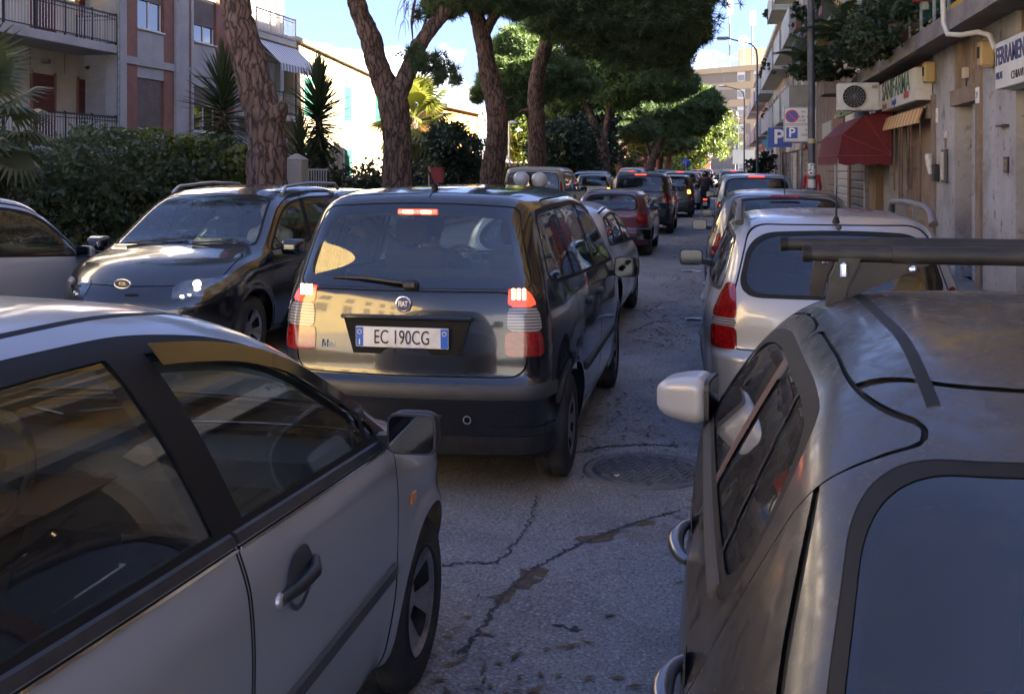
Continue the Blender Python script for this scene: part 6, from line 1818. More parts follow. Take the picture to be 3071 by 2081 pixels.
simple_bush('street_tree', 'sunlit light green tree beside the far corner building', 2100, 440, 130, 4.0, 9000, .3, M_SUNLEAF, 12, 1.3)
simple_bush('street_tree', 'second light green tree left of the far corner building', 2040, 450, 138, 3.4, 7000, .3, M_SUNLEAF, 9, 1.2)
simple_bush('garden_bush', 'yellow sunlit hedge bush at the end of the pine row', 1850, 500, 90, 2.0, 4000, .2, M_SUNLEAF, 6, .8)
# wooded backdrop at the end of the street
blobs = [((x, 230 + random.uniform(-6, 6), random.uniform(2, 5)), (6, 5, 4)) for x in np.arange(-110, -5, 6)]
C = blob_points(blobs, 9000, .4); V, F = leaves(C, .7, .6)
tag(link('far_wood', npmesh('far_wood', V, F), M_DKLEAF), 'dark band of trees closing the view at the end of the street', 'trees', kind='stuff')

# ---- yuccas and palms: every leaf is its own piece
def blade(L, w, droop=.15, fold=.25):
    n = 6; v = []
    for i in range(n + 1):
        t = i / n; ww = w * (1 - t) ** .6 * (0.55 + .45 * min(1, t * 5)); z = -droop * t * t * L
        v += [(t * L, -ww / 2, z + fold * ww), (t * L, 0, z), (t * L, ww / 2, z + fold * ww)]
    f = []
    for i in range(n): f += [(3*i, 3*i+3, 3*i+4, 3*i+1), (3*i+1, 3*i+4, 3*i+5, 3*i+2)]
    return MB().add(v, f).mesh('leaf')
M_YUC = mat('yucca_leaf', (.030, .048, .020), .5, noise=(3, (.045, .06, .025), .4, .7), sub=((.05, .08, .02), .15))
M_YUCD = mat('yucca_dead_leaf', (.10, .075, .045), .8)
def yucca(label, base, top, r, n, L, w, low=.35, mtl=None):
    b = Vector(base); R0 = empty('yucca', b, 0, label, 'yucca'); h = top - b.z
    v, f = bark_tube([(0, 0, 0), (.03, 0, h * .5), (0, 0, h)], [.11, .10, .08], 16, .12, .02)
    MB().add(v, f, 0, True).build('trunk', M_BARK, R0, fix=False)
    me = [blade(L, w, .04), blade(L * .9, w, .18), blade(L * .8, w, .3)]
    for m_ in me: m_.materials.append(mtl or M_YUC)
    for i in range(n):
        t = i / n; el = 88 - 150 * t + random.uniform(-9, 9); z = h - (h * low) * t
        o = bpy.data.objects.new('leaf', me[0 if t < .5 else random.choice((1, 2)) if t > .75 else 1]); COL.objects.link(o); o.parent = R0
        o.location = (0, 0, z); o.rotation_euler = (random.uniform(-.3, .3), -R(el), i * 2.399); s = random.uniform(.8, 1.1); o.scale = (s, s, s)
    return R0
c = A(668, 300, 20.5)
yucca('tall yucca with spiky leaves in front of the windows of the apartment block', (c.x, 20.5, .1), A(668, 245, 20.5).z, 1, 280, .95, .085, .42)
Y = 25.5; c = A(955, 300, Y)
yucca('tall dark yucca silhouetted against the pale cream house', (c.x, Y, .1), A(962, 265, Y).z, 1, 330, 1.0, .10, .48)
c = A(900, 430, 24.5)
yucca('small low yucca at the gate before the cream house', (c.x, 24.5, .1), A(893, 405, 24.5).z, 1, 170, .75, .09, .6)
def fan(L, n=22, spread=250, w=.045):
    """one palmate frond: stalk and pleated fan of segments, along +x"""
    m = MB(); m.tube([(0, 0, 0), (L * .5, 0, .06 * L), (L * .9, 0, 0)], [.018, .014, .010], 5)
    for i in range(n):
        a = R(-spread / 2 + spread * i / (n - 1)); l = L * .85 * (1 - .25 * abs(a) / R(spread / 2))
        d = Vector((math.cos(a), math.sin(a), 0)); s = Vector((-d.y, d.x, 0)); p = Vector((L * .9, 0, 0)); z = -.35 * l
        m.add([p, p + d * l * .55 + s * w * .9, p + d * l + Vector((0, 0, z)), p + d * l * .55 - s * w * .9], [(0, 1, 2, 3)])
    return m.mesh('frond')
def fan_palm(label, base, top, n, L, mtl, w=.045, dead=0, lo=-75):
    b = Vector(base); r = empty('fan_palm', b, 0, label, 'palm'); h = top - b.z
    v, f = bark_tube([(0, 0, 0), (0, 0, h * .6), (0, 0, h)], [.28, .24, .2], 18, .2, .03); MB().add(v, f, 0, True).build('trunk', M_BARK, r, fix=False)
    me = fan(L, 22, 250, w); me.materials.append(mtl)
    md = fan(L * .8, 16, 160, w); md.materials.append(M_PALMD)
    for i in range(n):
        t = i / n; el = 80 + (lo - 80) * t + random.uniform(-10, 10)
        o = bpy.data.objects.new('frond', me); COL.objects.link(o); o.parent = r; o.location = (0, 0, h - .3 * t); o.rotation_euler = (random.uniform(-.4, .4), -R(el), i * 2.399); s = random.uniform(.75, 1.1); o.scale = (s, s, s)
    for i in range(dead):
        o = bpy.data.objects.new('dry_frond', md); COL.objects.link(o); o.parent = r; o.location = (0, 0, h - .4 - .9 * i / max(dead, 1)); o.rotation_euler = (random.uniform(-.3, .3), R(random.uniform(62, 84)), i * 2.399)
M_PALM = mat('palm_frond', (.11, .14, .022), .5, noise=(2, (.16, .16, .03), .4, .7), sub=((.25, .26, .04), .35))
M_PALMD = mat('dry_palm_frond', (.26, .19, .07), .8, sub=((.35, .25, .08), .3))
M_PALMG = mat('grey_palm_frond', (.060, .075, .035), .5, sub=((.10, .12, .04), .25))
Y = 44.; c = A(1240, 380, Y)
fan_palm('sunlit yellow-green fan palm with hanging dry fronds behind the forked pine', (c.x, Y, .1), A(1235, 355, Y).z, 52, 1.35, M_PALM, .075, 40)
Y = 10.6; c = A(10, 340, Y)
fan_palm('grey-green fan palm at the end of the hedge by the balconies', (c.x - .35, Y, .1), A(0, 345, Y).z, 26, .62, M_PALMG, .03, 0, -60)
# reeds with bright blades
Y = 52.; c = A(1562, 500, Y)
gr = empty('giant_reed', (c.x, Y, .1), 0, 'clump of bright arching reed grass beside the slim pine', 'reed')
me = blade(2.6, .10, .55); me.materials.append(M_LEAFY)
for i in range(60):
    o = bpy.data.objects.new('leaf', me); COL.objects.link(o); o.parent = gr; o.location = (random.uniform(-.5, .5), random.uniform(-.3, .3), random.uniform(0, .8)); o.rotation_euler = (0, -R(random.uniform(45, 82)), random.uniform(0, 6.3)); s = random.uniform(.5, 1.); o.scale = (s, s, s)
# ---- terrace plants on the right
M_TERR = leafmat('terrace_leaf', (.025, .045, .018), (.045, .06, .02), (.07, .08, .03))
def terrace_plant(lab, px, py, Y, r_, n, size, m, k=5):
    c = A(px, py, Y); zb = 3.905
    r = empty('potted_plant', (c.x, Y, zb), 0, lab, 'potted plant')
    bs = [((random.uniform(-.5, .5) * r_, random.uniform(-.8, .8) * r_, max(.25, c.z - zb + random.uniform(-.7, .6) * r_)), (r_ * .6, r_ * .6, r_ * .5)) for _ in range(k)]
    C = blob_points(bs, n, .4); V, F = leaves(C, size, .35); link('foliage', npmesh('foliage', V, F), m, r)
    MB().lathe([(.001, .002), (.15, .002), (.2, .28), (.18, .28), (.17, .25), (.001, .25)], n=16).build('pot', mat('terracotta', (.16, .07, .045), .8), r)
    MB().tube([(0, 0, .2), (0, 0, max(.3, c.z - zb))], .02, 6).build('stem', M_BARK, r)
terrace_plant('dense trailing plant beside the vent pipe on the terrace', 2640, 110, 20.0, .75, 2600, .075, M_TERR, 7)
terrace_plant('leafy creeper spilling over the green glass railing', 2700, 70, 18.5, .8, 2600, .075, M_TERR, 7)
terrace_plant('bushy dark plant left of the tall air conditioner', 2500, 210, 25.0, .8, 2600, .08, M_TERR, 7)
terrace_plant('round shrub at the far end of the terrace', 2455, 250, 25.4, .65, 2000, .08, M_TERR, 6)
terrace_plant('hanging greenery over the terrace near the long planter', 2590, 165, 22.4, .7, 2200, .08, M_TERR, 6)
def cycad(lab, px, py, Y, n, L, zb=3.905):
    c = A(px, py, Y); r = empty('cycad', (c.x, Y, zb), 0, lab, 'palm')
    m = MB(); k = 16
    m.tube([(0, 0, 0), (L * .5, 0, .12 * L), (L, 0, -.12 * L)], [.012, .01, .004], 4)
    for i in range(k):
        t = .12 + .86 * i / k; x = t * L; z = .48 * L * t * (1 - t) - .12 * L * t * t; l = .26 * L * math.sin(math.pi * min(1, t + .1)) + .05
        for s in (-1, 1): m.add([(x, 0, z), (x + l * .35 + .02, s * l * .5, z - .02), (x + l * .6, s * l, z - .09 * L), (x + l * .2, s * l * .55, z - .03)], [(0, 1, 2, 3)])
    me = m.mesh('frond'); me.materials.append(M_TERR)
    h = max(.2, c.z - zb)
    MB().tube([(0, 0, 0), (0, 0, h)], [.10, .08], 10).build('trunk', M_BARK, r)
    for i in range(n):
        o = bpy.data.objects.new('frond', me); COL.objects.link(o); o.parent = r; o.location = (0, 0, h); o.rotation_euler = (0, -R(random.uniform(-8, 62)), i * 2.399); s = random.uniform(.8, 1.1); o.scale = (s, s, s)
cycad('dark cycad with arching fronds leaning over the terrace edge', 2555, 110, 23.0, 20, 1.25)
cycad('low cycad at the terrace end above the green board', 2450, 235, 25.2, 16, 1.0)
cycad('small bright rosette plant at the terrace corner', 2450, 190, 26.0, 12, .5)
ph = empty('flower_pot', (2.88, 20.5, 3.905), 0, 'red flower pot on the terrace railing', 'flower pot')
a = A(2765, 5, 17.0); ph.location = (a.x, 17.0, a.z)
MB().lathe([(.001, 0), (.14, 0), (.19, .26), (.17, .26), (.001, .22)], n=16).build('pot', mat('red_pot', (.35, .04, .035), .6), ph)
V, F = leaves(blob_points([((0, 0, .35), (.3, .3, .2))], 260), .05); link('foliage', npmesh('foliage', V, F), M_LEAFY, ph)
MB().box((-.02, -.02, -.12), (.25, .02, 0)).build('hook', M_ZINC, ph)
pl = empty('box_planter', A(2497, 250, 25.6), 0, 'grey concrete planter box at the end of the terrace', 'planter')
MB().box((-.25, -.6, -.28), (.25, .6, .0), bev=.02).build('box', M_SLAB, pl)
# balcony plants up the street
for k, (y, z, X) in enumerate(((40, 7.2, 2.6), (46, 10.2, 2.6), (58, 7.2, 2.6), (60.5, 10.3, 2.5), (66, 8.0, 2.6), (72, 8.0, 2.6), (70, 5, 2.7), (34, 6.2, 2.5), (29, 6.2, 2.55))):
    bs = [((0, random.uniform(-.7, .7), random.uniform(.1, .5)), (.3, .4, .3)) for _ in range(4)]
    r = empty('balcony_plants', (X + .12, y, z - .15), 0, 'leafy potted plants growing over a balcony edge of the tall blocks', 'plants', 'plants on the upper balconies')
    V, F = leaves(blob_points(bs, 500, .4), .09, .4); link('foliage', npmesh('foliage', V, F), M_TERR, r)
    MB().box((-.1, -.6, -.2), (.12, .6, .05), bev=.02).build('trough', M_BROWN, r)
simple_bush('pavement_shrub', 'dark green potted shrub on the right pavement by the far shops', 2290, 505, 60, 1.0, 1800, .11, M_DKLEAF, 6, .9)
# ------------------------------------------------------------------ street furniture
M_POLE = mat('painted_pole', (.085, .095, .12), .5, metal=.3, noise=(6, (.06, .065, .08), .4, .7))
def lamp_post(x, y, label, h=9.0, thick=1.):
    r = empty('street_lamp', (x, y, .13), 0, label, 'street lamp', 'street lamps along the right kerb')
    MB().tube([(0, 0, 0), (0, 0, 1.4), (0, 0, h * .9), (-.05, 0, h * .95), (-.3, 0, h * .99), (-1.55, 0, h * 1.03)], [.085 * thick, .068 * thick, .05 * thick, .045, .04, .035], 12).build('pole', M_POLE, r)
    MB().box((-2.15, -.13, h * 1.03 - .05), (-1.5, .13, h * 1.03 + .09), bev=.04).build('lamp_head', M_ZINC, r)
    MB().box((-2.1, -.11, h * 1.03 - .08), (-1.6, .11, h * 1.03 - .051)).build('lens', mat('lamp_lens', (.6, .6, .6), .3), r)
    return r
for y, lab in ((58, 'tall street lamp on the kerb with dark pole and curved arm'), (92, 'second street lamp up the street from the tall dark one'), (125, 'third street lamp towards the corner building'), (158, 'small far street lamp by the corner building'), (186, 'farthest street lamp at the end of the kerb')):
    lamp_post(1.86, y, lab, 8.4)
mp = empty('lamp_pole', (1.86, 23.0, .13), 0, 'thick grey-blue pole with torn stickers beside the parking sign', 'pole')
MB().tube([(0, 0, 0), (0, 0, 1.2), (-.02, 0, 5), (-.05, 0, 9)], [.088, .08, .07, .06], 16).build('shaft', M_POLE, mp)
for z, h, m in ((1.36, .18, M_PAPER), (1.62, .26, mat('sticker_white', (.65, .65, .63), .7, noise=(12, (.1, .1, .1), .5, .6))), (1.12, .14, M_PAPER), (2.3, .1, mat('tape_yellow', (.4, .36, .18), .7))):
    MB().lathe([(.0835, 0), (.0835, h)], (0, 0, z - .13), n=16).build('sticker', m, mp)
MB().tube([(0, 0, 6.0), (-.9, 0, 6.05)], .012, 6).build('stay', M_ZINC, mp)
# no-parking / pay-parking panel on its own post
Y = 23.9; a0, a1 = A(2350, 321, Y), A(2450, 425, Y)
cx, cz = (a0.x + a1.x) / 2, (a0.z + a1.z) / 2; w, h = a1.x - a0.x, a0.z - a1.z
sg = empty('parking_sign', (cx, Y, .13), 0, 'white panel with no-parking disc above a blue P square', 'sign')
MB().tube([(.02, .05, 0), (.02, .05, cz + h / 2 - .13)], .03, 10).build('post', M_ZINC, sg)
z0 = cz - .13
MB().box((-w/2, 0, z0 - h/2), (w/2, .02, z0 + h/2), bev=.006).build('panel', mat('panel_white', (.66, .66, .63), .45), sg)
for (b0, b1) in ((z0 - h/2 + .01, z0 - .01), (z0 + .01, z0 + h/2 - .01)):
    q = MB(); t = .008; x0_, x1_ = -w/2 + .012, w/2 - .012
    q.box((x0_, -.003, b0), (x1_, -.0005, b0 + t)); q.box((x0_, -.003, b1 - t), (x1_, -.0005, b1)); q.box((x0_, -.003, b0 + t), (x0_ + t, -.0005, b1 - t)); q.box((x1_ - t, -.003, b0 + t), (x1_, -.0005, b1 - t)); q.build('border', M_INK, sg)
def disc(parent, c, r0, r1, m, y, n=36, name='disc'):
    q = MB(); q.lathe([(r0, 0), (r1, 0)], (c[0], y, c[1]), 'y', n); return q.build(name, m, parent)
dc = (-w * .25, z0 + h * .24); rr = h * .185
M_SIGRED = mat('traffic_red', (.55, .02, .025), .4); M_SIGBLUE = mat('traffic_blue', (.015, .07, .35), .4)
disc(sg, dc, .001, rr, M_SIGRED, -.004); disc(sg, dc, .001, rr * .80, M_SIGBLUE, -.006, name='blue_field')
q = MB(); d = Vector((1, 0, -1)).normalized(); q.obox((dc[0], -.008, dc[1]), (d, (0, 1, 0), Vector((1, 0, 1)).normalized()), (rr * .82, .001, rr * .10)); q.build('bar', M_SIGRED, sg)
MB().box((dc[0] - rr * .85, -.006, z0 - h * .24 - rr * .85), (dc[0] + rr * .85, -.003, z0 - h * .24 + rr * .85), bev=.001).build('blue_square', M_SIGBLUE, sg)
lettering('P', rr * 2.0, M_WHITE, sg, (dc[0], -.0075, z0 - h * .24), extrude=.0008, bold=.006)
for t, zz, s in (('VEN  12/8', .36, .055), ('8.30  12.30', .22, .075), ('14.30  17.30', .11, .075), ('A', -.16, .07), ('DISCO', -.30, .07)):
    lettering(t, s, M_INK, sg, (w * .18, -.004, z0 + h * zz), extrude=.0008)
Y = 26.5; a0, a1 = A(2303, 381, Y), A(2375, 442, Y); cx, cz = (a0.x + a1.x) / 2, (a0.z + a1.z) / 2; s_ = (a1.x - a0.x) / 2
ps = empty('parking_sign', (cx, Y, .13), 0, 'square blue parking sign with a white P behind the panel', 'sign')
MB().tube([(0, .05, 0), (0, .05, cz)], .03, 10).build('post', M_ZINC, ps)
MB().box((-s_, 0, cz - .13 - s_ * .85), (s_, .02, cz - .13 + s_ * .85), bev=.004).build('panel', M_SIGBLUE, ps)
lettering('P', s_ * 1.7, M_WHITE, ps, (-s_ * .1, -.003, cz - .13), extrude=.001, bold=.012)
Y = 36.; a0, a1 = A(2284, 405, Y), A(2330, 450, Y); cx, cz = (a0.x + a1.x) / 2, (a0.z + a1.z) / 2; s_ = (a1.x - a0.x) / 2
pc = empty('pharmacy_cross', (cx, Y, cz), 0, 'light blue cross sign projecting from the far shop fronts', 'sign')
q = MB(); t = s_ * .38
q.prism([(-t, -s_), (t, -s_), (t, -t), (s_, -t), (s_, t), (t, t), (t, s_), (-t, s_), (-t, t), (-s_, t), (-s_, -t), (-t, -t)], -.06, .06, 'y'); q.build('cross', mat('cross_blue', (.05, .28, .48), .4), pc)
MB().tube([(s_, 0, 0), (3.38 - cx, 0, 0)], .025, 8).build('arm', M_ZINC, pc)
# gate pillar, gate and little fence on the left
Yg = 21.3; a = A(890, 510, Yg)
gp = empty('gate_pillar', (a.x, Yg, .1), 0, 'pale concrete gate pillar with pitched cap right of the thick trunk', 'pillar')
top = A(890, 478, Yg).z - .1
MB().box((-.19, -.19, 0), (.19, .19, top), bev=.015).build('shaft', M_CREAM, gp)
MB().add([(-.2, -.2, top), (.2, -.2, top), (.2, .2, top), (-.2, .2, top), (0, -.1, top + .13), (0, .1, top + .13)], [(0, 1, 4), (2, 3, 5), (0, 4, 5, 3), (1, 2, 5, 4), (3, 2, 1, 0)]).build('cap', M_CREAM, gp)
gt = empty('garden_gate', (a.x - .25, Yg - .1, .1), 0, 'white metal garden gate with a diagonal brace against the pillar', 'gate')
M_GATE = mat('gate_white', (.5, .48, .44), .5)
for p, q_ in (((-.6, 0, top - .25), (0, 0, top - .25)), ((-.6, 0, .3), (0, 0, .3)), ((0, 0, .1), (0, 0, top - .2)), ((-.6, 0, .1), (-.6, 0, top - .2)), ((-.5, 0, top - .8), (0, 0, top - .3))):
    MB().beam(p, q_, .045).build('gate_bar', M_GATE, gt)
f0 = A(922, 510, 22.3); f1 = A(982, 510, 22.6)
fe = empty('low_fence', (f0.x, 22.3, .1), 0, 'short pale metal bar fence right of the gate pillar', 'fence')
zt = A(950, 508, 22.4).z - .1; Lf = f1.x - f0.x
for z in (.2, zt): MB().beam((0, 0, z), (Lf, .3, z), .04).build('rail', M_GATE, fe)
rep('bar', bar_mesh(zt - .2, .022), M_GATE, fe, [(Lf * (i + .5) / 8, .3 * (i + .5) / 8, .2) for i in range(8)])
# red box on a post
Y = 25.; a = A(1312, 525, Y)
rb = empty('red_box', (a.x, Y, 0), 0, 'small red metal box on a post behind the black car roof', 'box')
zb, zt = A(1312, 548, Y).z, A(1312, 505, Y).z; hw = (A(1330, 520, Y).x - A(1297, 520, Y).x) / 2
MB().box((-hw, -.1, zb), (hw, .1, zt), bev=.015).build('box', mat('old_red_paint', (.28, .035, .035), .6, noise=(6, (.18, .05, .04), .45, .7)), rb)
MB().box((-hw * 1.05, -.12, zt + .001), (hw * 1.05, .12, zt + .03)).build('lid', MATS['old_red_paint'], rb)
MB().tube([(0, 0, 0), (0, 0, zb)], .03, 8).build('post', M_ZINC, rb)
MB().tube([(-hw - .04, -.13, 0), (-hw - .04, -.13, zt + .06)], .02, 8).build('stake', M_CREAM, rb)
# park lamp
Y = 56.; a = A(1527, 368, Y)
pk = empty('park_lamp', (a.x, Y, .1), 0, 'white park lamp with flat head left of the tall pine trunk', 'park lamp')
MB().tube([(0, 0, 0), (0, 0, a.z - .1)], [.06, .05], 10).build('pole', M_WHITE, pk)
MB().lathe([(.001, .12), (.2, .1), (.34, .02), (.34, -.02), (.001, -.03)], (.12, 0, a.z - .1), n=20).build('head', M_WHITE, pk)
# far signs
for px, py, Y, sz, c, lab in ((2205, 475, 140, 1.0, (.05, .05, .06), 'round dark traffic sign back by the corner building'), (2057, 488, 110, .9, (.02, .10, .42), 'round blue traffic sign by the far trees')):
    a = A(px, py, Y); r = empty('traffic_sign', (a.x, Y, 0), 0, lab, 'sign')
    MB().tube([(0, .03, 0), (0, .03, a.z)], .05, 8).build('post', M_ZINC, r)
    MB().lathe([(.001, 0), (sz * .5, 0), (sz * .5, .03), (.001, .03)], (0, 0, a.z), 'y', 20).build('plate', mat('farsign_%d' % px, c, .5), r)
a = A(2230, 470, 120); r = empty('direction_board', (a.x, 120, 0), 0, 'light grey direction board on two posts near the corner building', 'sign')
MB().box((-1.2, 0, a.z - .8), (1.2, .05, a.z + .8)).build('board', mat('board_grey', (.35, .38, .42), .5), r)
for s in (-1, 1): MB().tube([(s, .1, 0), (s, .1, a.z)], .05, 8).build('post', M_ZINC, r)
# ------------------------------------------------------------------ people
M_SKIN = mat('skin', (.42, .24, .17), .55)
M_HAIR = mat('dark_hair', (.02, .015, .012), .7)
def person_sit(root_parent, name, label, loc, rz, top, legs, helmet=None, arms=((.22, .38, .55), (-.22, .38, .55)), lean=.0, group=None, hair=True):
    """seated figure: hips at the origin, facing +y; arms reach the given hand points"""
    r = empty(name, loc, rz, label, 'person', group)
    sh = np.array([0, .02 + lean, .50])
    def body(P):
        d = cone(P, (0, 0, .02), (0, lean * .5, .28), .15, .135)
        d = smin(d, cone(P, (0, lean * .5, .28), (0, lean, .44), .135, .15), .08)
        for s in (-1, 1):
            d = smin(d, cone(P, (s * .06, lean, .46), (s * .17, lean, .46), .085, .065), .06)
            d = smin(d, cone(P, (s * .09, .02, 0), (s * .13, .40, .02), .085, .062), .05)
            d = smin(d, cone(P, (s * .13, .40, .02), (s * .13, .42, -.38), .058, .042), .03)
            d = smin(d, cone(P, (s * .13, .40, -.40), (s * .13, .54, -.42), .04, .035), .03)
        for (hx, hy, hz), s in zip(arms, (1, -1)):
            e = ((s * .26), lean + .12, .22)
            d = smin(d, cone(P, (s * .19, lean, .45), e, .055, .043), .04)
            d = smin(d, cone(P, e, (hx, hy, hz), .042, .03), .03)
        d = smin(d, cone(P, (0, lean, .48), (0, lean + .02, .60), .055, .05), .03)
        d = smin(d, ell(P, (0, lean + .04, .70), (.078, .098, .12)), .02)
        d = smin(d, ell(P, (0, lean + .135, .685), (.015, .02, .025)), .01)
        return d
    V, T, N = sdf_mesh(body, (-.42, -.35, -.5), (.42, .75, .9), .026)
    z = V[T].mean(1)[:, 2]; cen = V[T].mean(1)
    mi = np.zeros(len(T), int)
    mi[z < .06] = 1
    mi[(z > .555)] = 2
    for (hx, hy, hz) in arms: mi[np.linalg.norm(cen - np.array([hx, hy, hz]), axis=1) < .075] = 2
    o = link('body', npmesh('body', V, T, True, N, mi), [top, legs, M_SKIN], r)
    for (hx, hy, hz), s in zip(arms, (1, -1)):
        h = MB()
        for k in range(4):
            b = Vector((hx + s * (-.03 + .02 * k), hy + .02, hz))
            h.tube([b, b + Vector((0, .035, .012)), b + Vector((-s * .004, .05, -.012)), b + Vector((-s * .004, .035, -.03))], [.010, .0095, .009, .007], 6)
        b = Vector((hx - s * .035, hy, hz)); h.tube([b, b + Vector((-s * .012, .03, .0)), b + Vector((-s * .004, .05, -.01))], [.011, .010, .008], 6)
        f = h.build('fingers', M_SKIN, o, fix=False); f['kind'] = 'stuff'
    if helmet is not None:
        sdf_object('helmet', lambda P: smax(ell(P, (0, 0, 0), (.135, .155, .145)), -rbox(P, (0, .16, -.06), (.09, .08, .055), .03), .02), (-.17, -.19, -.18), (.17, .19, .18), .022, helmet, r).location = (0, lean + .035, .72)
    elif hair:
        sdf_object('hair', lambda P: smax(ell(P, (0, 0, 0), (.092, .115, .125)), np.maximum(P[:, 1] - .05 - .8 * P[:, 2], -.09 - P[:, 2]), .02), (-.12, -.15, -.15), (.12, .15, .16), .02, M_HAIR, r).location = (0, lean + .03, .72)
    return r
M_JDARK = mat('dark_jacket', (.02, .022, .03), .8); M_JEANS = mat('jeans', (.03, .045, .08), .85); M_TEE = mat('pale_shirt', (.35, .36, .36), .85); M_REDT = mat('red_top', (.35, .03, .04), .8)
M_HELW = mat('white_helmet', (.42, .42, .43), .25, coat=.6, noise=(5, (.5, .5, .5), .5, .7)); M_HELB = mat('black_helmet', (.015, .015, .018), .2, coat=1.)

def scooter(loc, rz, label, group, paintm, lit=False):
    r = empty('scooter', loc, rz, label, 'scooter', group)
    f = lambda P: smin(smin(smin(cone(P, (0, -.35, .62), (0, .12, .60), .15, .12), cone(P, (0, -.45, .55), (0, -.72, .58), .13, .06), .12), cone(P, (0, .10, .32), (0, .42, .34), .13, .12), .12), smin(cone(P, (0, .50, .35), (0, .58, .95), .17, .10), cone(P, (0, .58, .95), (0, .66, 1.02), .12, .09), .05), .08)
    sdf_object('fairing', f, (-.3, -.9, .1), (.3, .9, 1.25), .035, paintm, r)
    sdf_object('saddle', lambda P: rbox(P, (0, -.28, .77), (.14, .36, .055), .05), (-.2, -.75, .65), (.2, .2, .9), .03, M_SEAL, r)
    for y in (-.55, .68):
        t = MB(); t.lathe([(.13, -.05), (.2, -.055), (.24, -.03), (.25, 0), (.24, .03), (.2, .055), (.13, .05), (.13, -.05)], (0, y, .25), 'x', 28); w = t.build('wheel', M_TYRE, r)
        MB().lathe([(.001, -.03), (.13, -.03), (.13, .03), (.001, .03)], (0, y, .25), 'x', 18).build('hub', M_ALLOY, w)
    MB().tube([(-.33, .50, 1.06), (-.15, .56, 1.03), (.15, .56, 1.03), (.33, .50, 1.06)], .016, 8).build('handlebar', M_BLACK, r)
    for s in (-1, 1):
        MB().tube([(s * .25, .54, 1.05), (s * .30, .55, 1.22)], .006, 5).build('mirror_stalk', M_BLACK, r)
        MB().lathe([(.001, 0), (.05, 0), (.05, .015), (.001, .02)], (s * .31, .55, 1.24), 'y', 14).build('mirror', M_BLACK, r)
    MB().box((-.07, -.80, .58), (.07, -.765, .64), bev=.008).build('tail_lamp', M_RED_ON if lit else M_RED, r)
    MB().box((-.08, -.82, .38), (.08, -.81, .52)).build('number_plate', M_PLATE, r)
    for y in (-.55, .68): MB().beam((0, y, .25), (0, y * .8, .5), .05).build('fork', M_BLACK, r)
    return r

# ------------------------------------------------------------------ the traffic
P_IDEA = paint('idea_black', (.0045, .005, .007), metal=.0, rough=.2, dust=.07, dscale=5, dlo=.12)
P_KIA = paint('gloss_black', (.0045, .0045, .006), metal=.0, rough=.2, dust=.06, dlo=.1)
P_FIE = paint('silver_fiesta', (.33, .345, .375), metal=.35, rough=.38, dust=.25, dscale=4, dlo=.10)
P_PUG = paint('dusty_grey', (.014, .0145, .017), metal=.0, rough=.25, dust=.66, dscale=24, dcol=(.046, .041, .038), dlo=.5, noise=[(150, (.075, .068, .062), .60, .70, 3), (4, (.022, .020, .020), .5, .7)])
P_AST = paint('silver_estate', (.36, .37, .39), metal=.35, rough=.36, dust=.22, dscale=5)
P_SMT = paint('smart_silver', (.36, .38, .40), metal=.3, rough=.42, dust=.35)
P_OBJ = mat('paint_traffic', (.3, .3, .3), .35, metal=.2, coat=1., objcolor=True, dust=(DUST, .3, 6., .15))

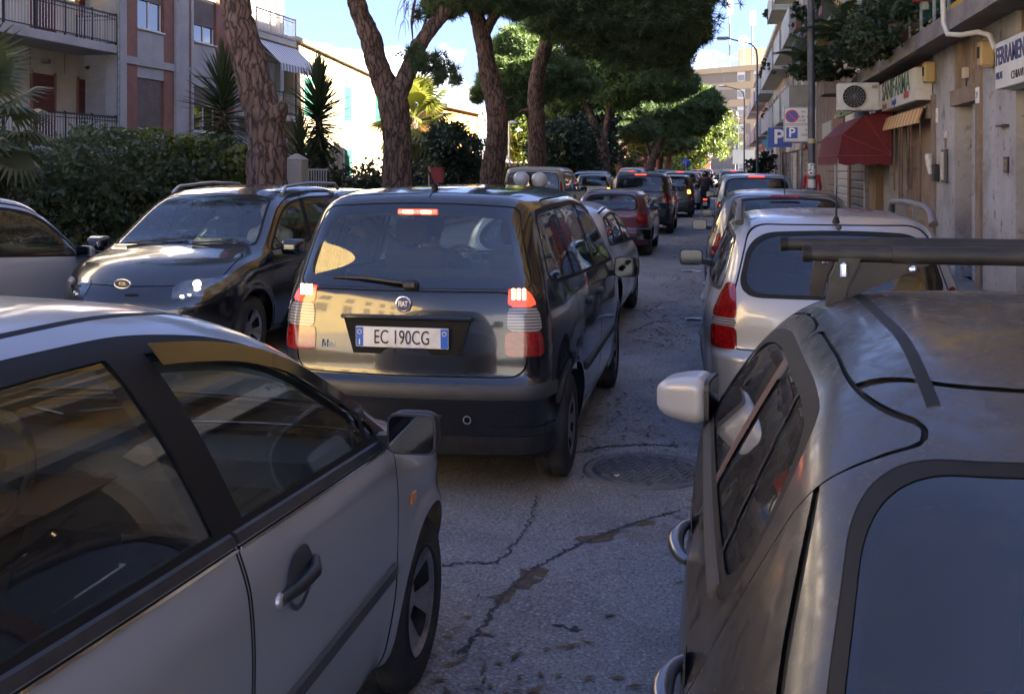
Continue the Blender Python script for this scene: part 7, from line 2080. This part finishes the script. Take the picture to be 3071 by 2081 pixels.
def idea_hook(c, root, P):
    gate = P['gate']
    # badge, model lettering, plate in its recess, wiper, high brake lamp, bumper strip details
    y = lambda x, z: c.rear(np.array([z]))[0] + c.bowr * x * x
    rec = MB(); z0, z1 = .775, .985
    rec.prism([(-.36, z1), (.36, z1), (.30, z0), (-.30, z0)], y(0, .88) - .003, y(0, .88) + .005, 'y')
    MB().box((-.37, y(0, .95) - .022, .962), (.37, y(0, .95) + .02, .985), bev=.006).build('handle_ledge', P_IDEA, root)
    rec.build('plate_recess', M_GAP, root)
    plate(root, -.02, y(0, .87) - .022, .868, 0, 'EC 190CG')
    b = empty('badge', (-.02, y(0, 1.045) - .004, 1.045)); b.parent = root
    MB().lathe([(.001, -.010), (.036, -.010), (.042, -.012), (.046, -.006), (.046, .01)], (0, 0, 0), 'y', 36).build('badge_rim', M_CHROME, b)
    MB().lathe([(.001, -.0125), (.036, -.0125)], (0, 0, 0), 'y', 30).build('badge_field', mat('badge_red', (.06, .05, .12), .3), b)
    lettering('FIAT', .040, M_WHITE, b, (0, -.0135, 0), extrude=.0015, sx=.66, bold=.0012)
    lettering('Idea', .055, M_CHROME, root, (-.455, y(.455, .815) - .004, .815), extrude=.003, bold=.001)
    wiper(root, (-.02, y(0, 1.15) - .02, 1.155), (-.46, y(.46, 1.19) - .015, 1.175))
    MB().box((-.03, y(0, 1.13) - .035, 1.125), (.05, y(0, 1.13) + .02, 1.17), bev=.012).build('wiper_hub', M_BLACK, root)
    MB().box((-.115, y(0, 1.535) - .008, 1.52), (.115, y(0, 1.535) + .01, 1.55), bev=.004).build('high_brake_lamp', M_RED_ON, root)
    for s in (-.055, .05): MB().box((s - .03, y(0, 1.535) - .012, 1.527), (s + .03, y(0, 1.535) - .0085, 1.543)).build('lamp_bulb', M_BULB, root)
    for s in (-1, 1):
        for k in range(3):
            MB().box((s * (.575 + .028 * k) - .009, y(.62, 1.1) - .030 + .006 * k, 1.075), (s * (.575 + .028 * k) + .009, y(.62, 1.1) - .018 + .006 * k, 1.135), bev=.003).build('lamp_bulb', M_BULB, root)
    MB().tube([(0, .62, 1.655), (0, .60, 1.685)], [.022, .014], 10).build('antenna_base', M_BLACK, root)
    MB().tube([(0, .60, 1.68), (-.015, .42, 1.83)], [.007, .004], 6).build('antenna', M_BLACK, root)
    MB().tube([(.34 + .020 * math.cos(t), y(.34, .44) - .010, .44 + .020 * math.sin(t)) for t in np.linspace(0, 6.2832, 21)], .004, 6, cap=False).build('tow_cover', M_ZINC, root)
    for x in (.18, -.3): MB().box((x - .02, y(x, .46) - .004, .448), (x + .02, y(x, .46) + .004, .462)).build('reflector', M_BLACK, root)
    for s in (1, -1): door_mirror(root, s * .80, 2.72, 1.02, s, M_BLACK, (.10, .055, .085))
    for s in (1, -1):
        for yy in (1.55, 2.1):
            x = c.wd(np.array([yy - .25]), np.array([.93]))[0]
            MB().box((s * (x - .01), yy - .34, .915), (s * (x + .025), yy - .16, .955), bev=.012).build('door_handle', M_BLACK, root)
        x = c.wd(np.array([1.9]), np.array([.55]))[0]
        MB().box((s * (x - .01), 1.05, .535), (s * (x + .016), 2.75, .585), bev=.008).build('side_moulding', M_BLACK, root)
    xx = c.wd(np.array([.95]), np.array([.88]))[0]
    o = MB(); o.tube([(xx + .002, .40 + .075 * math.copysign(abs(math.cos(a))**.6, math.cos(a)), .90 + .09 * math.copysign(abs(math.sin(a))**.6, math.sin(a))) for a in np.linspace(0, 6.283, 33)], .004, 4, cap=False)
    # hanging air freshener sign in the rear window
    xf = c.wd(np.array([.40]), np.array([.9]))[0]
IDEA['extra'] = [('seam', lambda c: (lambda x, y, z: np.maximum(np.abs(z - .40) - .006, y - .30)), ['body']), ('valance', lambda c: (lambda x, y, z: np.maximum(z - .345, y - .45)), ['body']), ('strip', lambda c: (lambda x, y, z: np.maximum(np.maximum(.552 - z, z - .628), y - .30)), ['body'])]
IDEA['extra_mat'] = {'seam': (M_GAP, 'bumper_seam', -.002), 'valance': (M_BLACK, 'rear_valance', .002), 'strip': (mat('bumper_strip', (.05, .052, .055), .55), 'bumper_strip', .004)}
IDEA['gm_rear'] = glass('tailgate_glass', (.50, .60, .62), dirt=.05)
IDEA['gm_side'] = glass('idea_side_glass', (.34, .40, .40), dirt=.04)
build_car('black_mpv_car', IDEA, .026, P_IDEA, (-1.67, 5.40, 0), 0, 'black compact MPV with lit brake lamps and plate EC 190CG', group=None, hook=idea_hook)
person_sit(None, 'person', 'driver of the black MPV with a hand on the steering wheel', (-2.03, 5.40 + 1.80, .66), 0, M_JDARK, M_JEANS, arms=((.13, .52, .46), (-.12, .5, .44)))

def fiesta_hook(c, root, P):
    for s in (1, -1):
        door_mirror(root, s * .79, 2.70, .985, s, M_BLACK, (.080, .05, .066))
        for yy, nm in ((1.90, 0), (.85, 1)):
            x = c.wd(np.array([yy + .09]), np.array([.80]))[0]
            o = MB(); o.lathe([(.001, 0), (.055, 0), (.075, .004)], (s * (x + .0015), yy + .11, .805), 'x', 24)
            o.build('handle_cup', mat('cup_shadow', (.12, .125, .135), .4, metal=.6), root)
            o = MB(); o.tube([(s * (x + .006), yy - .005, .795), (s * (x + .026), yy + .06, .803), (s * (x + .030), yy + .14, .81), (s * (x + .006), yy + .20, .815)], [.014, .016, .017, .012], 10); o.build('door_handle', M_BLACK, root)
            o = MB(); o.lathe([(.001, .012), (.016, .012), (.019, .0)], (s * x, yy - .005, .793), 'x', 16) if s > 0 else o.lathe([(.001, -.012), (.016, -.012), (.019, .0)], (s * x, yy - .005, .793), 'x', 16)
            o.build('key_lock', M_ALLOY, root)
        x = c.wd(np.array([2.95]), np.array([.70]))[0]
        MB().box((s * (x - .006), 2.93, .685), (s * (x + .006), 2.985, .725), bev=.004).build('side_indicator', M_AMBER, root)
        bz = lambda y: 1.01 + (y - .9) * (.925 - 1.01) / 2.0
        for (ya, yb) in ((.55, 1.752), (1.768, 2.72)):
            strip_on_side(c, root, 'belt_strip', M_BLACK, ya, yb, lambda y: bz(y) + .004, .014, .008, s)
            strip_on_side(c, root, 'bright_edge', M_CHROME, ya, yb, lambda y: bz(y) - .016, .004, .008, s)
        strip_on_side(c, root, 'door_moulding', mat('grey_moulding', (.06, .063, .07), .6), 1.80, 2.77, lambda y: .535, .026, .012, s)
        strip_on_side(c, root, 'door_moulding', MATS['grey_moulding'], .98, 1.74, lambda y: .535, .026, .012, s)
        # wind deflector along the window top
        n = 16; v = []
        for i in range(n + 1):
            yy = 1.72 + .92 * i / n
            zt = c.top(np.array([yy]))[0] - .095 - .05 * max(0, yy - 2.2)
            for dz in (0, -.045):
                xw = c.wd(np.array([yy]), np.array([zt + dz]))[0]; v.append((s * (xw + .012 + (.008 if dz else 0)), yy, zt + dz))
        MB().add(v, [(2*i, 2*i+1, 2*i+3, 2*i+2) for i in range(n)], 0, True).build('wind_deflector', mat('smoked_plastic', (.012, .012, .013), .15, coat=.5), root, fix=False)
    for s in (1, -1): strip_on_roof(c, root, 'roof_ditch', M_SEAL, s * .50, .45, 2.08, .008, .001)
FIESTA['gm_front'] = glass('fiesta_glass', (.62, .72, .69), dirt=.04); FIESTA['gm_side'] = glass('fiesta_rear_glass', (.50, .58, .55), dirt=.05)
build_car('silver_hatchback_car', FIESTA, .022, P_FIE, (-1.83, .35, 0), 0, 'silver hatchback with black window frames alongside the black MPV rear corner', hook=fiesta_hook)

def pug_hook(c, root, P):
    fm = door_mirror(root, -.66, 2.66, .985, -1, mat('mirror_pale', (.42, .41, .41), .4, metal=.2, coat=.4), (.10, .075, .082)); fm.rotation_euler.z = R(80)
    door_mirror(root, .77, 2.60, .99, 1, MATS['mirror_pale'], (.105, .07, .08))
    for s in (1, -1):
        for yy in (1.60, .82):
            x = c.wd(np.array([yy]), np.array([.83]))[0]
            MB().lathe([(.001, 0), (.05, 0), (.07, .004)], (s * (x - .008), yy + .06, .84), 'x', 20).build('handle_cup', M_GAP, root)
            MB().tube([(s * (x - .004 + .034 * math.sin(math.pi * t) ** .6), yy - .05 + .19 * t, .82 + .03 * t) for t in np.linspace(0, 1, 15)], [.012 + .009 * math.sin(math.pi * t) for t in np.linspace(0, 1, 15)], 12).build('door_handle', M_HANDLE, root)
        strip_on_roof(c, root, 'roof_ditch_strip', M_SEAL, s * .385, .80, 2.25, .013, .002)
        bz = lambda y: 1.0 - (y - .6) * .10 / 2.2
        strip_on_side(c, root, 'belt_strip', mat('dusty_rubber', (.045, .04, .037), .8), .98, 2.66, lambda y: bz(y) - .004, .016, .006, s)
build_car('grey_hatchback_car', PUG, .022, P_PUG, (.73, 1.05, 0), 0, 'dust-covered dark grey hatchback with black roof bars at the right kerb', hook=pug_hook)
# roof bars clamped to the grey hatchback: they lift off, so they are things of their own
M_BARB = mat('black_bar', (.010, .010, .012), .6, noise=(9, (.03, .029, .028), .45, .75))
for k, (yb, zb, lab) in enumerate(((2.86, 1.555, 'black tube roof bar with clamp feet on the rear part of the grey roof'), (3.36, 1.545, 'second black roof bar further forward on the grey roof'))):
    r = empty('roof_bar', (.73, yb, zb), 0, lab, 'roof bar')
    xl = -.52 if k == 0 else -.55
    MB().tube([(xl, 0, 0), (.62, 0, .0)], .020, 12).build('tube', M_BARB, r)
    MB().tube([(-.30, 0, 0), (.30, 0, 0)], .0235, 12).build('sleeve', M_BARB, r)
    MB().tube([(xl - .002, 0, 0), (xl + .02, 0, 0)], .022, 12).build('end_cap', M_SEAL, r)
    for s in (-1, 1):
        x = s * .40
        f = MB(); f.beam((x, 0, .0), (x + s * .03, 0, -.07), .035, .05); f.beam((x + s * .03, 0, -.06), (x + s * .045, .0, -.158), .03, .045); f.build('clamp_foot', M_BARB, r)
        g = MB(); g.prism([(x, -.02), (x - s * .20, -.02), (x + s * .02, -.12)], -.006, .006, 'y'); g.build('gusset', M_BARB, r)
        MB().box((x + s * .012, -.03, -.06), (x + s * .030, .03, -.02), bev=.004).build('clamp_plate', M_CHROME, r)
        MB().lathe([(.001, -.028), (.011, -.028), (.011, 0)], (x - s * .15, 0, -.035), 'y', 12).build('bolt', M_CHROME, r)

def astra_hook(c, root, P):
    for s in (1, -1):
        z = c.top(np.array([.9]))[0] - c.crown * .3
        pts = [(s * .60, .52, z - .03), (s * .595, .60, z + .05), (s * .59, .75, z + .075), (s * .585, 1.5, z + .085), (s * .59, 2.1, z + .065), (s * .60, 2.22, z - .03)]
        MB().tube(pts, [.03, .022, .020, .020, .022, .03], 10).build('roof_rail', mat('rail_grey', (.10, .10, .105), .5), root)
        MB().beam((s * .59, 1.0, z - .02), (s * .588, 1.0, z + .07), .03, .07).build('rail_foot', MATS['rail_grey'], root)
        door_mirror(root, s * .82, 2.86, 1.0, s, M_BLACK if s < 0 else P_AST, (.105, .055, .075))
    MB().tube([(.0, .45, 1.435), (.0, .43, 1.47)], [.025, .014], 10).build('antenna_base', M_BLACK, root)
    MB().tube([(.0, .44, 1.46), (.0, .40, 1.66)], [.008, .003], 6).build('antenna', M_BLACK, root)
    plate(root, 0, .035, .78, 0, 'BW 374YK')
    for s in (1, -1):
        for yy in (2.2, 1.25):
            x = c.wd(np.array([yy]), np.array([.84]))[0]; MB().box((s * (x - .01), yy - .1, .82), (s * (x + .022), yy + .08, .865), bev=.012).build('door_handle', P_AST, root)
        x = c.wd(np.array([2.]), np.array([.5]))[0]; MB().box((s * (x - .01), 1.3, .50), (s * (x + .014), 3.0, .56), bev=.006).build('side_moulding', M_BLACK, root)
    MB().lathe([(.001, -.006), (.015, -.006), (.018, .006)], (.0, .27, 1.412), 'y', 14).build('washer_jet', M_BLACK, root)
build_car('silver_estate_car', ASTRA, .03, P_AST, (.71, 6.5, 0), 0, 'silver estate car with grey roof rails parked ahead of the dusty hatchback', hook=astra_hook)

def kia_hook(c, root, P):
    for s in (1, -1):
        door_mirror(root, s * .86, 2.80, 1.03, s, P_KIA, (.115, .06, .08))
        z = c.top(np.array([1.2]))[0] - c.crown * .36
        MB().tube([(s * .60, .5, z - .03), (s * .60, .6, z + .03), (s * .59, 1.3, z + .05), (s * .60, 2.0, z + .02), (s * .61, 2.12, z - .05)], [.02, .017, .016, .017, .02], 8).build('roof_rail', mat('satin_rail', (.45, .46, .48), .3, metal=.8), root)
    y0 = c.front(np.array([.70]))[0]
    b = empty('badge', (0, y0 + .002, .79)); b.parent = root
    o = MB(); pts = [(.075 * math.cos(a), 0, .038 * math.sin(a)) for a in np.linspace(0, 6.2832, 29)]; o.tube(pts, .006, 6, cap=False); o.build('badge_rim', M_CHROME, b)
    MB().prism([(p[0], p[2]) for p in pts[:-1]], -.01, .001, 'y').build('badge_field', M_BLACK, b)
    lettering('KIA', .042, M_CHROME, b, (0, .003, 0), (-1, 0, 0), (0, 0, 1), .002, bold=.001)
    for s in (1, -1):
        xh = .60
        yh = c.front(np.array([.76]))[0] - c.bowf * xh * xh
        MB().lathe([(.001, .03), (.028, .026), (.034, .0)], (s * xh, yh - .02, .785), 'y', 20).build('head_lamp_bulb', M_HEAD_ON if s < 0 else M_CLEAR, root)
        for k in range(6): MB().box((s * (.50 + .045 * k) - .014, yh + .055 - .042 * k, .672 + .007 * k), (s * (.50 + .045 * k) + .014, yh + .07 - .042 * k, .692 + .007 * k), bev=.003).build('daytime_lamp', M_HEAD_ON if s < 0 else M_WHITE, root)
    for k, (x0, x1) in enumerate(((.55, -.05), (-.15, -.62))):
        f = lambda x, y: (x, y, float(c.top(np.array([y]))[0] - c.crown * x * x + .02))
        MB().tube([f(x0, 3.12 - .1 * x0 * x0), f((x0 + x1) / 2, 3.06), f(x1, 3.02)], [.012, .010, .006], 6).build('wiper', M_BLACK, root)
    plate(root, 0, y0 + .012, .36, math.pi, 'ER 582LF')
build_car('black_crossover_car', KIA, .03, P_KIA, (-5.03, 12.2, 0), math.pi, 'glossy black car facing the camera with one headlamp lit', hook=kia_hook)
person_sit(None, 'person', 'driver in a pale shirt behind the window of the glossy black car', (-4.68, 12.2 - 1.82, .62), math.pi, M_TEE, M_JEANS, arms=((.12, .48, .42), (-.14, .50, .40)))

def smart_hook(c, root, P):
    door_mirror(root, .72, 1.72, .97, 1, P_SMT, (.085, .05, .065)); door_mirror(root, -.72, 1.72, .97, -1, P_SMT, (.085, .05, .065))
    for s in (1, -1):
        x = c.wd(np.array([.42]), np.array([.72]))[0]
        MB().lathe([(.001, 0), (.055, 0), (.06, .004), (.001, .004)], (s * (x + .001), .42, .74), 'x', 24).build('fuel_cap', M_BLACK, root)
        n = 12; v = []
        for i in range(n + 1):
            t = i / n; yy = .62 + .5 * t; zz = .72 - .42 * t; x = c.wd(np.array([yy]), np.array([zz]))[0]
            v += [(s * (x + .004), yy - .02, zz - .02), (s * (x + .014), yy, zz), (s * (x + .004), yy + .025, zz + .02)]
        MB().add(v, [(3*i + k, 3*i + k + 1, 3*i + 4 + k, 3*i + 3 + k) for i in range(n) for k in range(2)], 0, True).build('cell_strip', M_BLACK, root)
build_car('silver_microcar', SMART, .035, P_SMT, (-7.25, 7.65, 0), R(-13), 'small silver two-seater parked against the hedge', hook=smart_hook)

COLOURS = dict(silver=(.40, .41, .43, 1), grey=(.10, .105, .115, 1), maroon=(.10, .010, .020, 1), black=(.010, .010, .012, 1), white=(.62, .62, .61, 1), cream=(.34, .36, .27, 1), blue=(.025, .05, .12, 1), lightblue=(.22, .30, .38, 1), red=(.28, .02, .02, 1), champagne=(.36, .33, .27, 1), darkgreen=(.02, .035, .03, 1))
PROTO = {}
def rear_kit(txt, y, z, lit=False, high=None):
    def hook(c, root, P):
        plate(root, 0, c.rear(np.array([z]))[0] - .016, z, 0, txt)
        for s in (1, -1): door_mirror(root, s * (c.W - .05), c.d['yA'] - .12, c.d['belt'][3] + .07, s, M_BLACK, (.10, .055, .075))
        if high:
            yy = c.rear(np.array([high]))[0]
            MB().box((-.16, yy - .012, high - .015), (.16, yy + .02, high + .015), bev=.005).build('high_brake_lamp', M_RED_ON if lit else M_RED, root)
        yw = c.rear(np.array([c.d['rglass'][0] + .04]))[0]
        wiper(root, (.0, yw - .01, c.d['rglass'][0] + .02), (.40, yw + .03, c.d['rglass'][0] + .06))
        if c.d.get('aerial'): MB().tube([(0, c.d['aerial'], c.top(np.array([c.d['aerial']]))[0] - .005), (0, c.d['aerial'] - .06, c.top(np.array([c.d['aerial']]))[0] + .35)], [.007, .003], 6).build('antenna', M_BLACK, root)
    return hook
def mid_car(name, d, col, loc, rz, label, txt='', pz=.75, lit=False, st=.04, group=None, high=None, seats=True):
    """a model built once; later cars of the model are copies with their own paint"""
    key = id(d)
    if key not in PROTO:
        P = build_car(name, d, st, P_OBJ, loc, rz, label, group=group, hook=rear_kit(txt, 0, pz, lit, high), seats=seats)
        r = P['root']; PROTO[key] = r
    else:
        r = copy_tree(PROTO[key]); r.name = name; r.location = loc; r.rotation_euler = (0, 0, rz); r['label'] = label
        if group: r['group'] = group
    km = kids()
    def paint_all(o):
        o.color = COLOURS[col]
        for ch in km.get(o.name, ()): paint_all(ch)
    paint_all(r)
    return r
MPV['aerial'] = .5
mid_car('grey_mpv_car', MPV, 'grey', (.68, 11.5, 0), 0, 'dark grey car with black rear glass parked ahead of the silver estate', 'DN 541ZA', .72, high=1.47, st=.035)
mid_car('silver_hatch_car', MEGANE, 'silver', (-1.88, 10.15, 0), 0, 'silver rounded hatchback directly ahead of the black MPV', 'CA 402MP', .62, st=.035)
mid_car('maroon_hatchback_car', OLDFIESTA, 'maroon', (-2.2, 21.0, 0), 0, 'old maroon three-door hatchback in the queue behind the black SUV', 'BD 730RS', .42, st=.04)
mid_car('black_suv_car', SUV, 'black', (-2.15, 28.2, 0), 0, 'black SUV ahead of the maroon hatchback', 'ET 118KD', .9, lit=True, high=1.60, st=.045)
PANDA['tail'] = {'a_red': (.58, 1.0, 1.28, .16, -.05), 'b_amber_on': (.58, .86, 1.0, .16, 0.)}
mid_car('dark_green_small_car', PANDA, 'darkgreen', (-1.80, 38.0, 0), 0, 'dark green upright small car with its right indicator lit', 'DJ 960GT', .9, st=.045)
mid_car('silver_van', VAN, 'champagne', (-4.75, 26.4, 0), 0, 'pale silver van with a dark rear window between the pines and the queue', 'DC 208BN', .8, st=.045)
G_R, G_M, G_L = 'cars parked along the right kerb', 'cars queueing up the street', 'cars along the left side'
mid_car('dark_car', MPV, 'black', (-4.9, 13.6, 0), math.pi, 'black car behind the glossy black car, only its roof in view', group=G_L)
mid_car('cream_small_car', PANDA, 'cream', (-5.05, 41.5, 0), 0, 'pale green-cream small car ahead of the silver van', group=G_L)
mid_car('blue_suv_car', SUV, 'lightblue', (-5.6, 47.5, 0), math.pi, 'light blue high car facing this way beyond the cream small car', group=G_L)
mid_car('white_van', VAN, 'white', (-5.7, 70, 0), math.pi, 'white van facing the camera under the mid-distance pine', group=G_L)
mid_car('silver_suv_car', SUV, 'silver', (-4.6, 54, 0), 0, 'silver high car between the cream car and the white van', group=G_L)
row = [(OLDFIESTA, 'blue', 17.3, 'dark blue low hatchback parked ahead of the dark grey car'), (SUV, 'lightblue', 22.3, 'pale blue high car parked beside the thick stickered pole'), (MPV, 'silver', 27.6, 'silver car parked level with the black SUV'), (MEGANE, 'white', 33, 'white rounded hatchback parked by the square blue parking sign'), (PANDA, 'lightblue', 38.4, 'pale blue small car parked level with the dark green small car'),
       (MPV, 'white', 43, 'white car parked beyond the pale blue small car'), (MEGANE, 'silver', 48.6, 'silver hatchback parked before the tall street lamp'), (OLDFIESTA, 'black', 54, 'black low hatchback parked by the tall street lamp'), (SUV, 'silver', 59, 'silver high car parked just past the tall street lamp')]
for d, col, y, lab in row: mid_car('parked_car', d, col, (.66 + random.uniform(-.06, .08), y, 0), 0, lab, group=G_R)
for i, y in enumerate(np.arange(65, 128, 5.6)):
    mid_car('parked_car', (MPV, PANDA, MEGANE, SUV, OLDFIESTA)[i % 5], ('grey', 'silver', 'white', 'black', 'red', 'lightblue')[i % 6], (.66 + random.uniform(-.1, .1), y, 0), 0, 'distant car parked along the right kerb beyond the tall street lamp', group='distant cars parked along the right kerb')
q = [(SUV, 'silver', 45), (MEGANE, 'red', 50.5), (MPV, 'grey', 56), (PANDA, 'white', 62), (OLDFIESTA, 'blue', 67)] + [((MPV, PANDA, MEGANE, SUV, OLDFIESTA)[i % 5], ('black', 'silver', 'blue', 'white', 'maroon', 'grey', 'lightblue')[i % 7], y) for i, y in enumerate(np.arange(72, 140, 5.8))]
for d, col, y in q: mid_car('queueing_car', d, col, (-1.9 + random.uniform(-.2, .2), y, 0), 0, 'distant car queueing in the lane beyond the dark green small car', group='distant cars queueing up the street')
for i, y in enumerate((60, 77, 84, 91, 99, 107, 116)):
    mid_car('oncoming_car', (MPV, PANDA, MEGANE, SUV)[i % 4], ('silver', 'black', 'white', 'blue', 'grey')[i % 5], (-4.9 + random.uniform(-.2, .2), y, 0), math.pi if i % 2 else 0, 'distant car along the left side below the far pines', group='distant cars along the left side')

# riders
G_S = 'scooters threading through the queue'
for (x, y, rz, pm, hm, top, lab, lab2) in ((-3.25, 18.9, R(-40), P_OBJ, M_HELW, M_JDARK, 'scooter carrying two riders in white helmets past the queue', 'scooter rider in a white helmet beside the maroon hatchback'),
    (-.62, 40.5, 0, P_OBJ, M_HELB, M_JDARK, 'dark scooter passing right of the dark green small car', 'rider in dark jacket and black helmet right of the dark green small car'),
    (-3.45, 44.5, math.pi, P_OBJ, M_HELB, M_JDARK, 'scooter coming this way beside the cream small car', 'oncoming rider in dark jacket beside the cream small car'),
    (-.75, 47.5, 0, P_OBJ, M_HELB, M_REDT, 'scooter with lit red tail lamp further up the lane', 'rider in red top further up the lane')):
    s = scooter((x, y, 0), rz, lab, G_S, pm, lit=True)
    for ch in s.children: ch.color = COLOURS['grey']
    c_, s_ = math.cos(rz), math.sin(rz)
    person_sit(None, 'person', lab2, (x + .12 * s_, y - .12 * c_, .84), rz, top, M_JEANS, hm, ((.24, .66, .26), (-.24, .66, .26)), .06)
    if y < 20: person_sit(None, 'person', 'pillion passenger in a white helmet behind the scooter rider', (x - .33, y - .40, .86), rz, M_TEE, M_JEANS, hm, ((.14, .34, .2), (-.14, .34, .2)), .03)
# pedestrian on the right pavement
def walker(loc, rz, label, top, legs):
    r = empty('person', loc, rz, label, 'person')
    def body(P):
        d = cone(P, (0, 0, .98), (0, 0, 1.20), .145, .13); d = smin(d, cone(P, (0, 0, 1.2), (0, .01, 1.40), .13, .14), .08)
        for s in (-1, 1):
            d = smin(d, cone(P, (s * .06, 0, 1.42), (s * .17, 0, 1.41), .075, .06), .05)
            d = smin(d, cone(P, (s * .19, 0, 1.40), (s * .235, -.02, 1.12), .052, .042), .04); d = smin(d, cone(P, (s * .235, -.02, 1.12), (s * .24, .06, .86), .042, .032), .03); d = smin(d, cone(P, (s * .24, .06, .86), (s * .235, .08, .76), .034, .022), .02)
            d = smin(d, cone(P, (s * .085, 0, .92), (s * .09, s * .08, .50), .085, .06), .05); d = smin(d, cone(P, (s * .09, s * .08, .5), (s * .09, s * .06 - .03, .10), .058, .042), .03); d = smin(d, cone(P, (s * .09, s * .06 - .03, .06), (s * .10, s * .06 + .14, .045), .045, .035), .03)
        d = smin(d, cone(P, (0, .01, 1.42), (0, .02, 1.52), .052, .05), .03)
        return smin(d, ell(P, (0, .03, 1.62), (.078, .098, .12)), .02)
    V, T, N = sdf_mesh(body, (-.34, -.25, -.02), (.34, .35, 1.8), .03); z = V[T].mean(1)[:, 2]; x = np.abs(V[T].mean(1)[:, 0])
    mi = np.where(z > 1.46, 2, np.where(z > .93, 0, 1)); mi[(z < .87) & (x > .19)] = 2
    link('body', npmesh('body', V, T, True, N, mi), [top, legs, M_SKIN], r)
    sdf_object('hair', lambda P: smax(ell(P, (0, 0, 0), (.092, .112, .125)), P[:, 1] - .05 - .8 * P[:, 2], .02), (-.12, -.15, -.15), (.12, .15, .16), .02, M_HAIR, r).location = (0, .02, 1.64)
walker((2.55, 31.5, .13), R(160), 'pedestrian in a red top on the right pavement behind the parked cars', M_REDT, M_JEANS)
scene.cycles.use_denoising = True
scene.cycles.max_bounces = 8
scene.cycles.transparent_max_bounces = 24
scene.cycles.caustics_reflective = False
scene.cycles.caustics_refractive = False
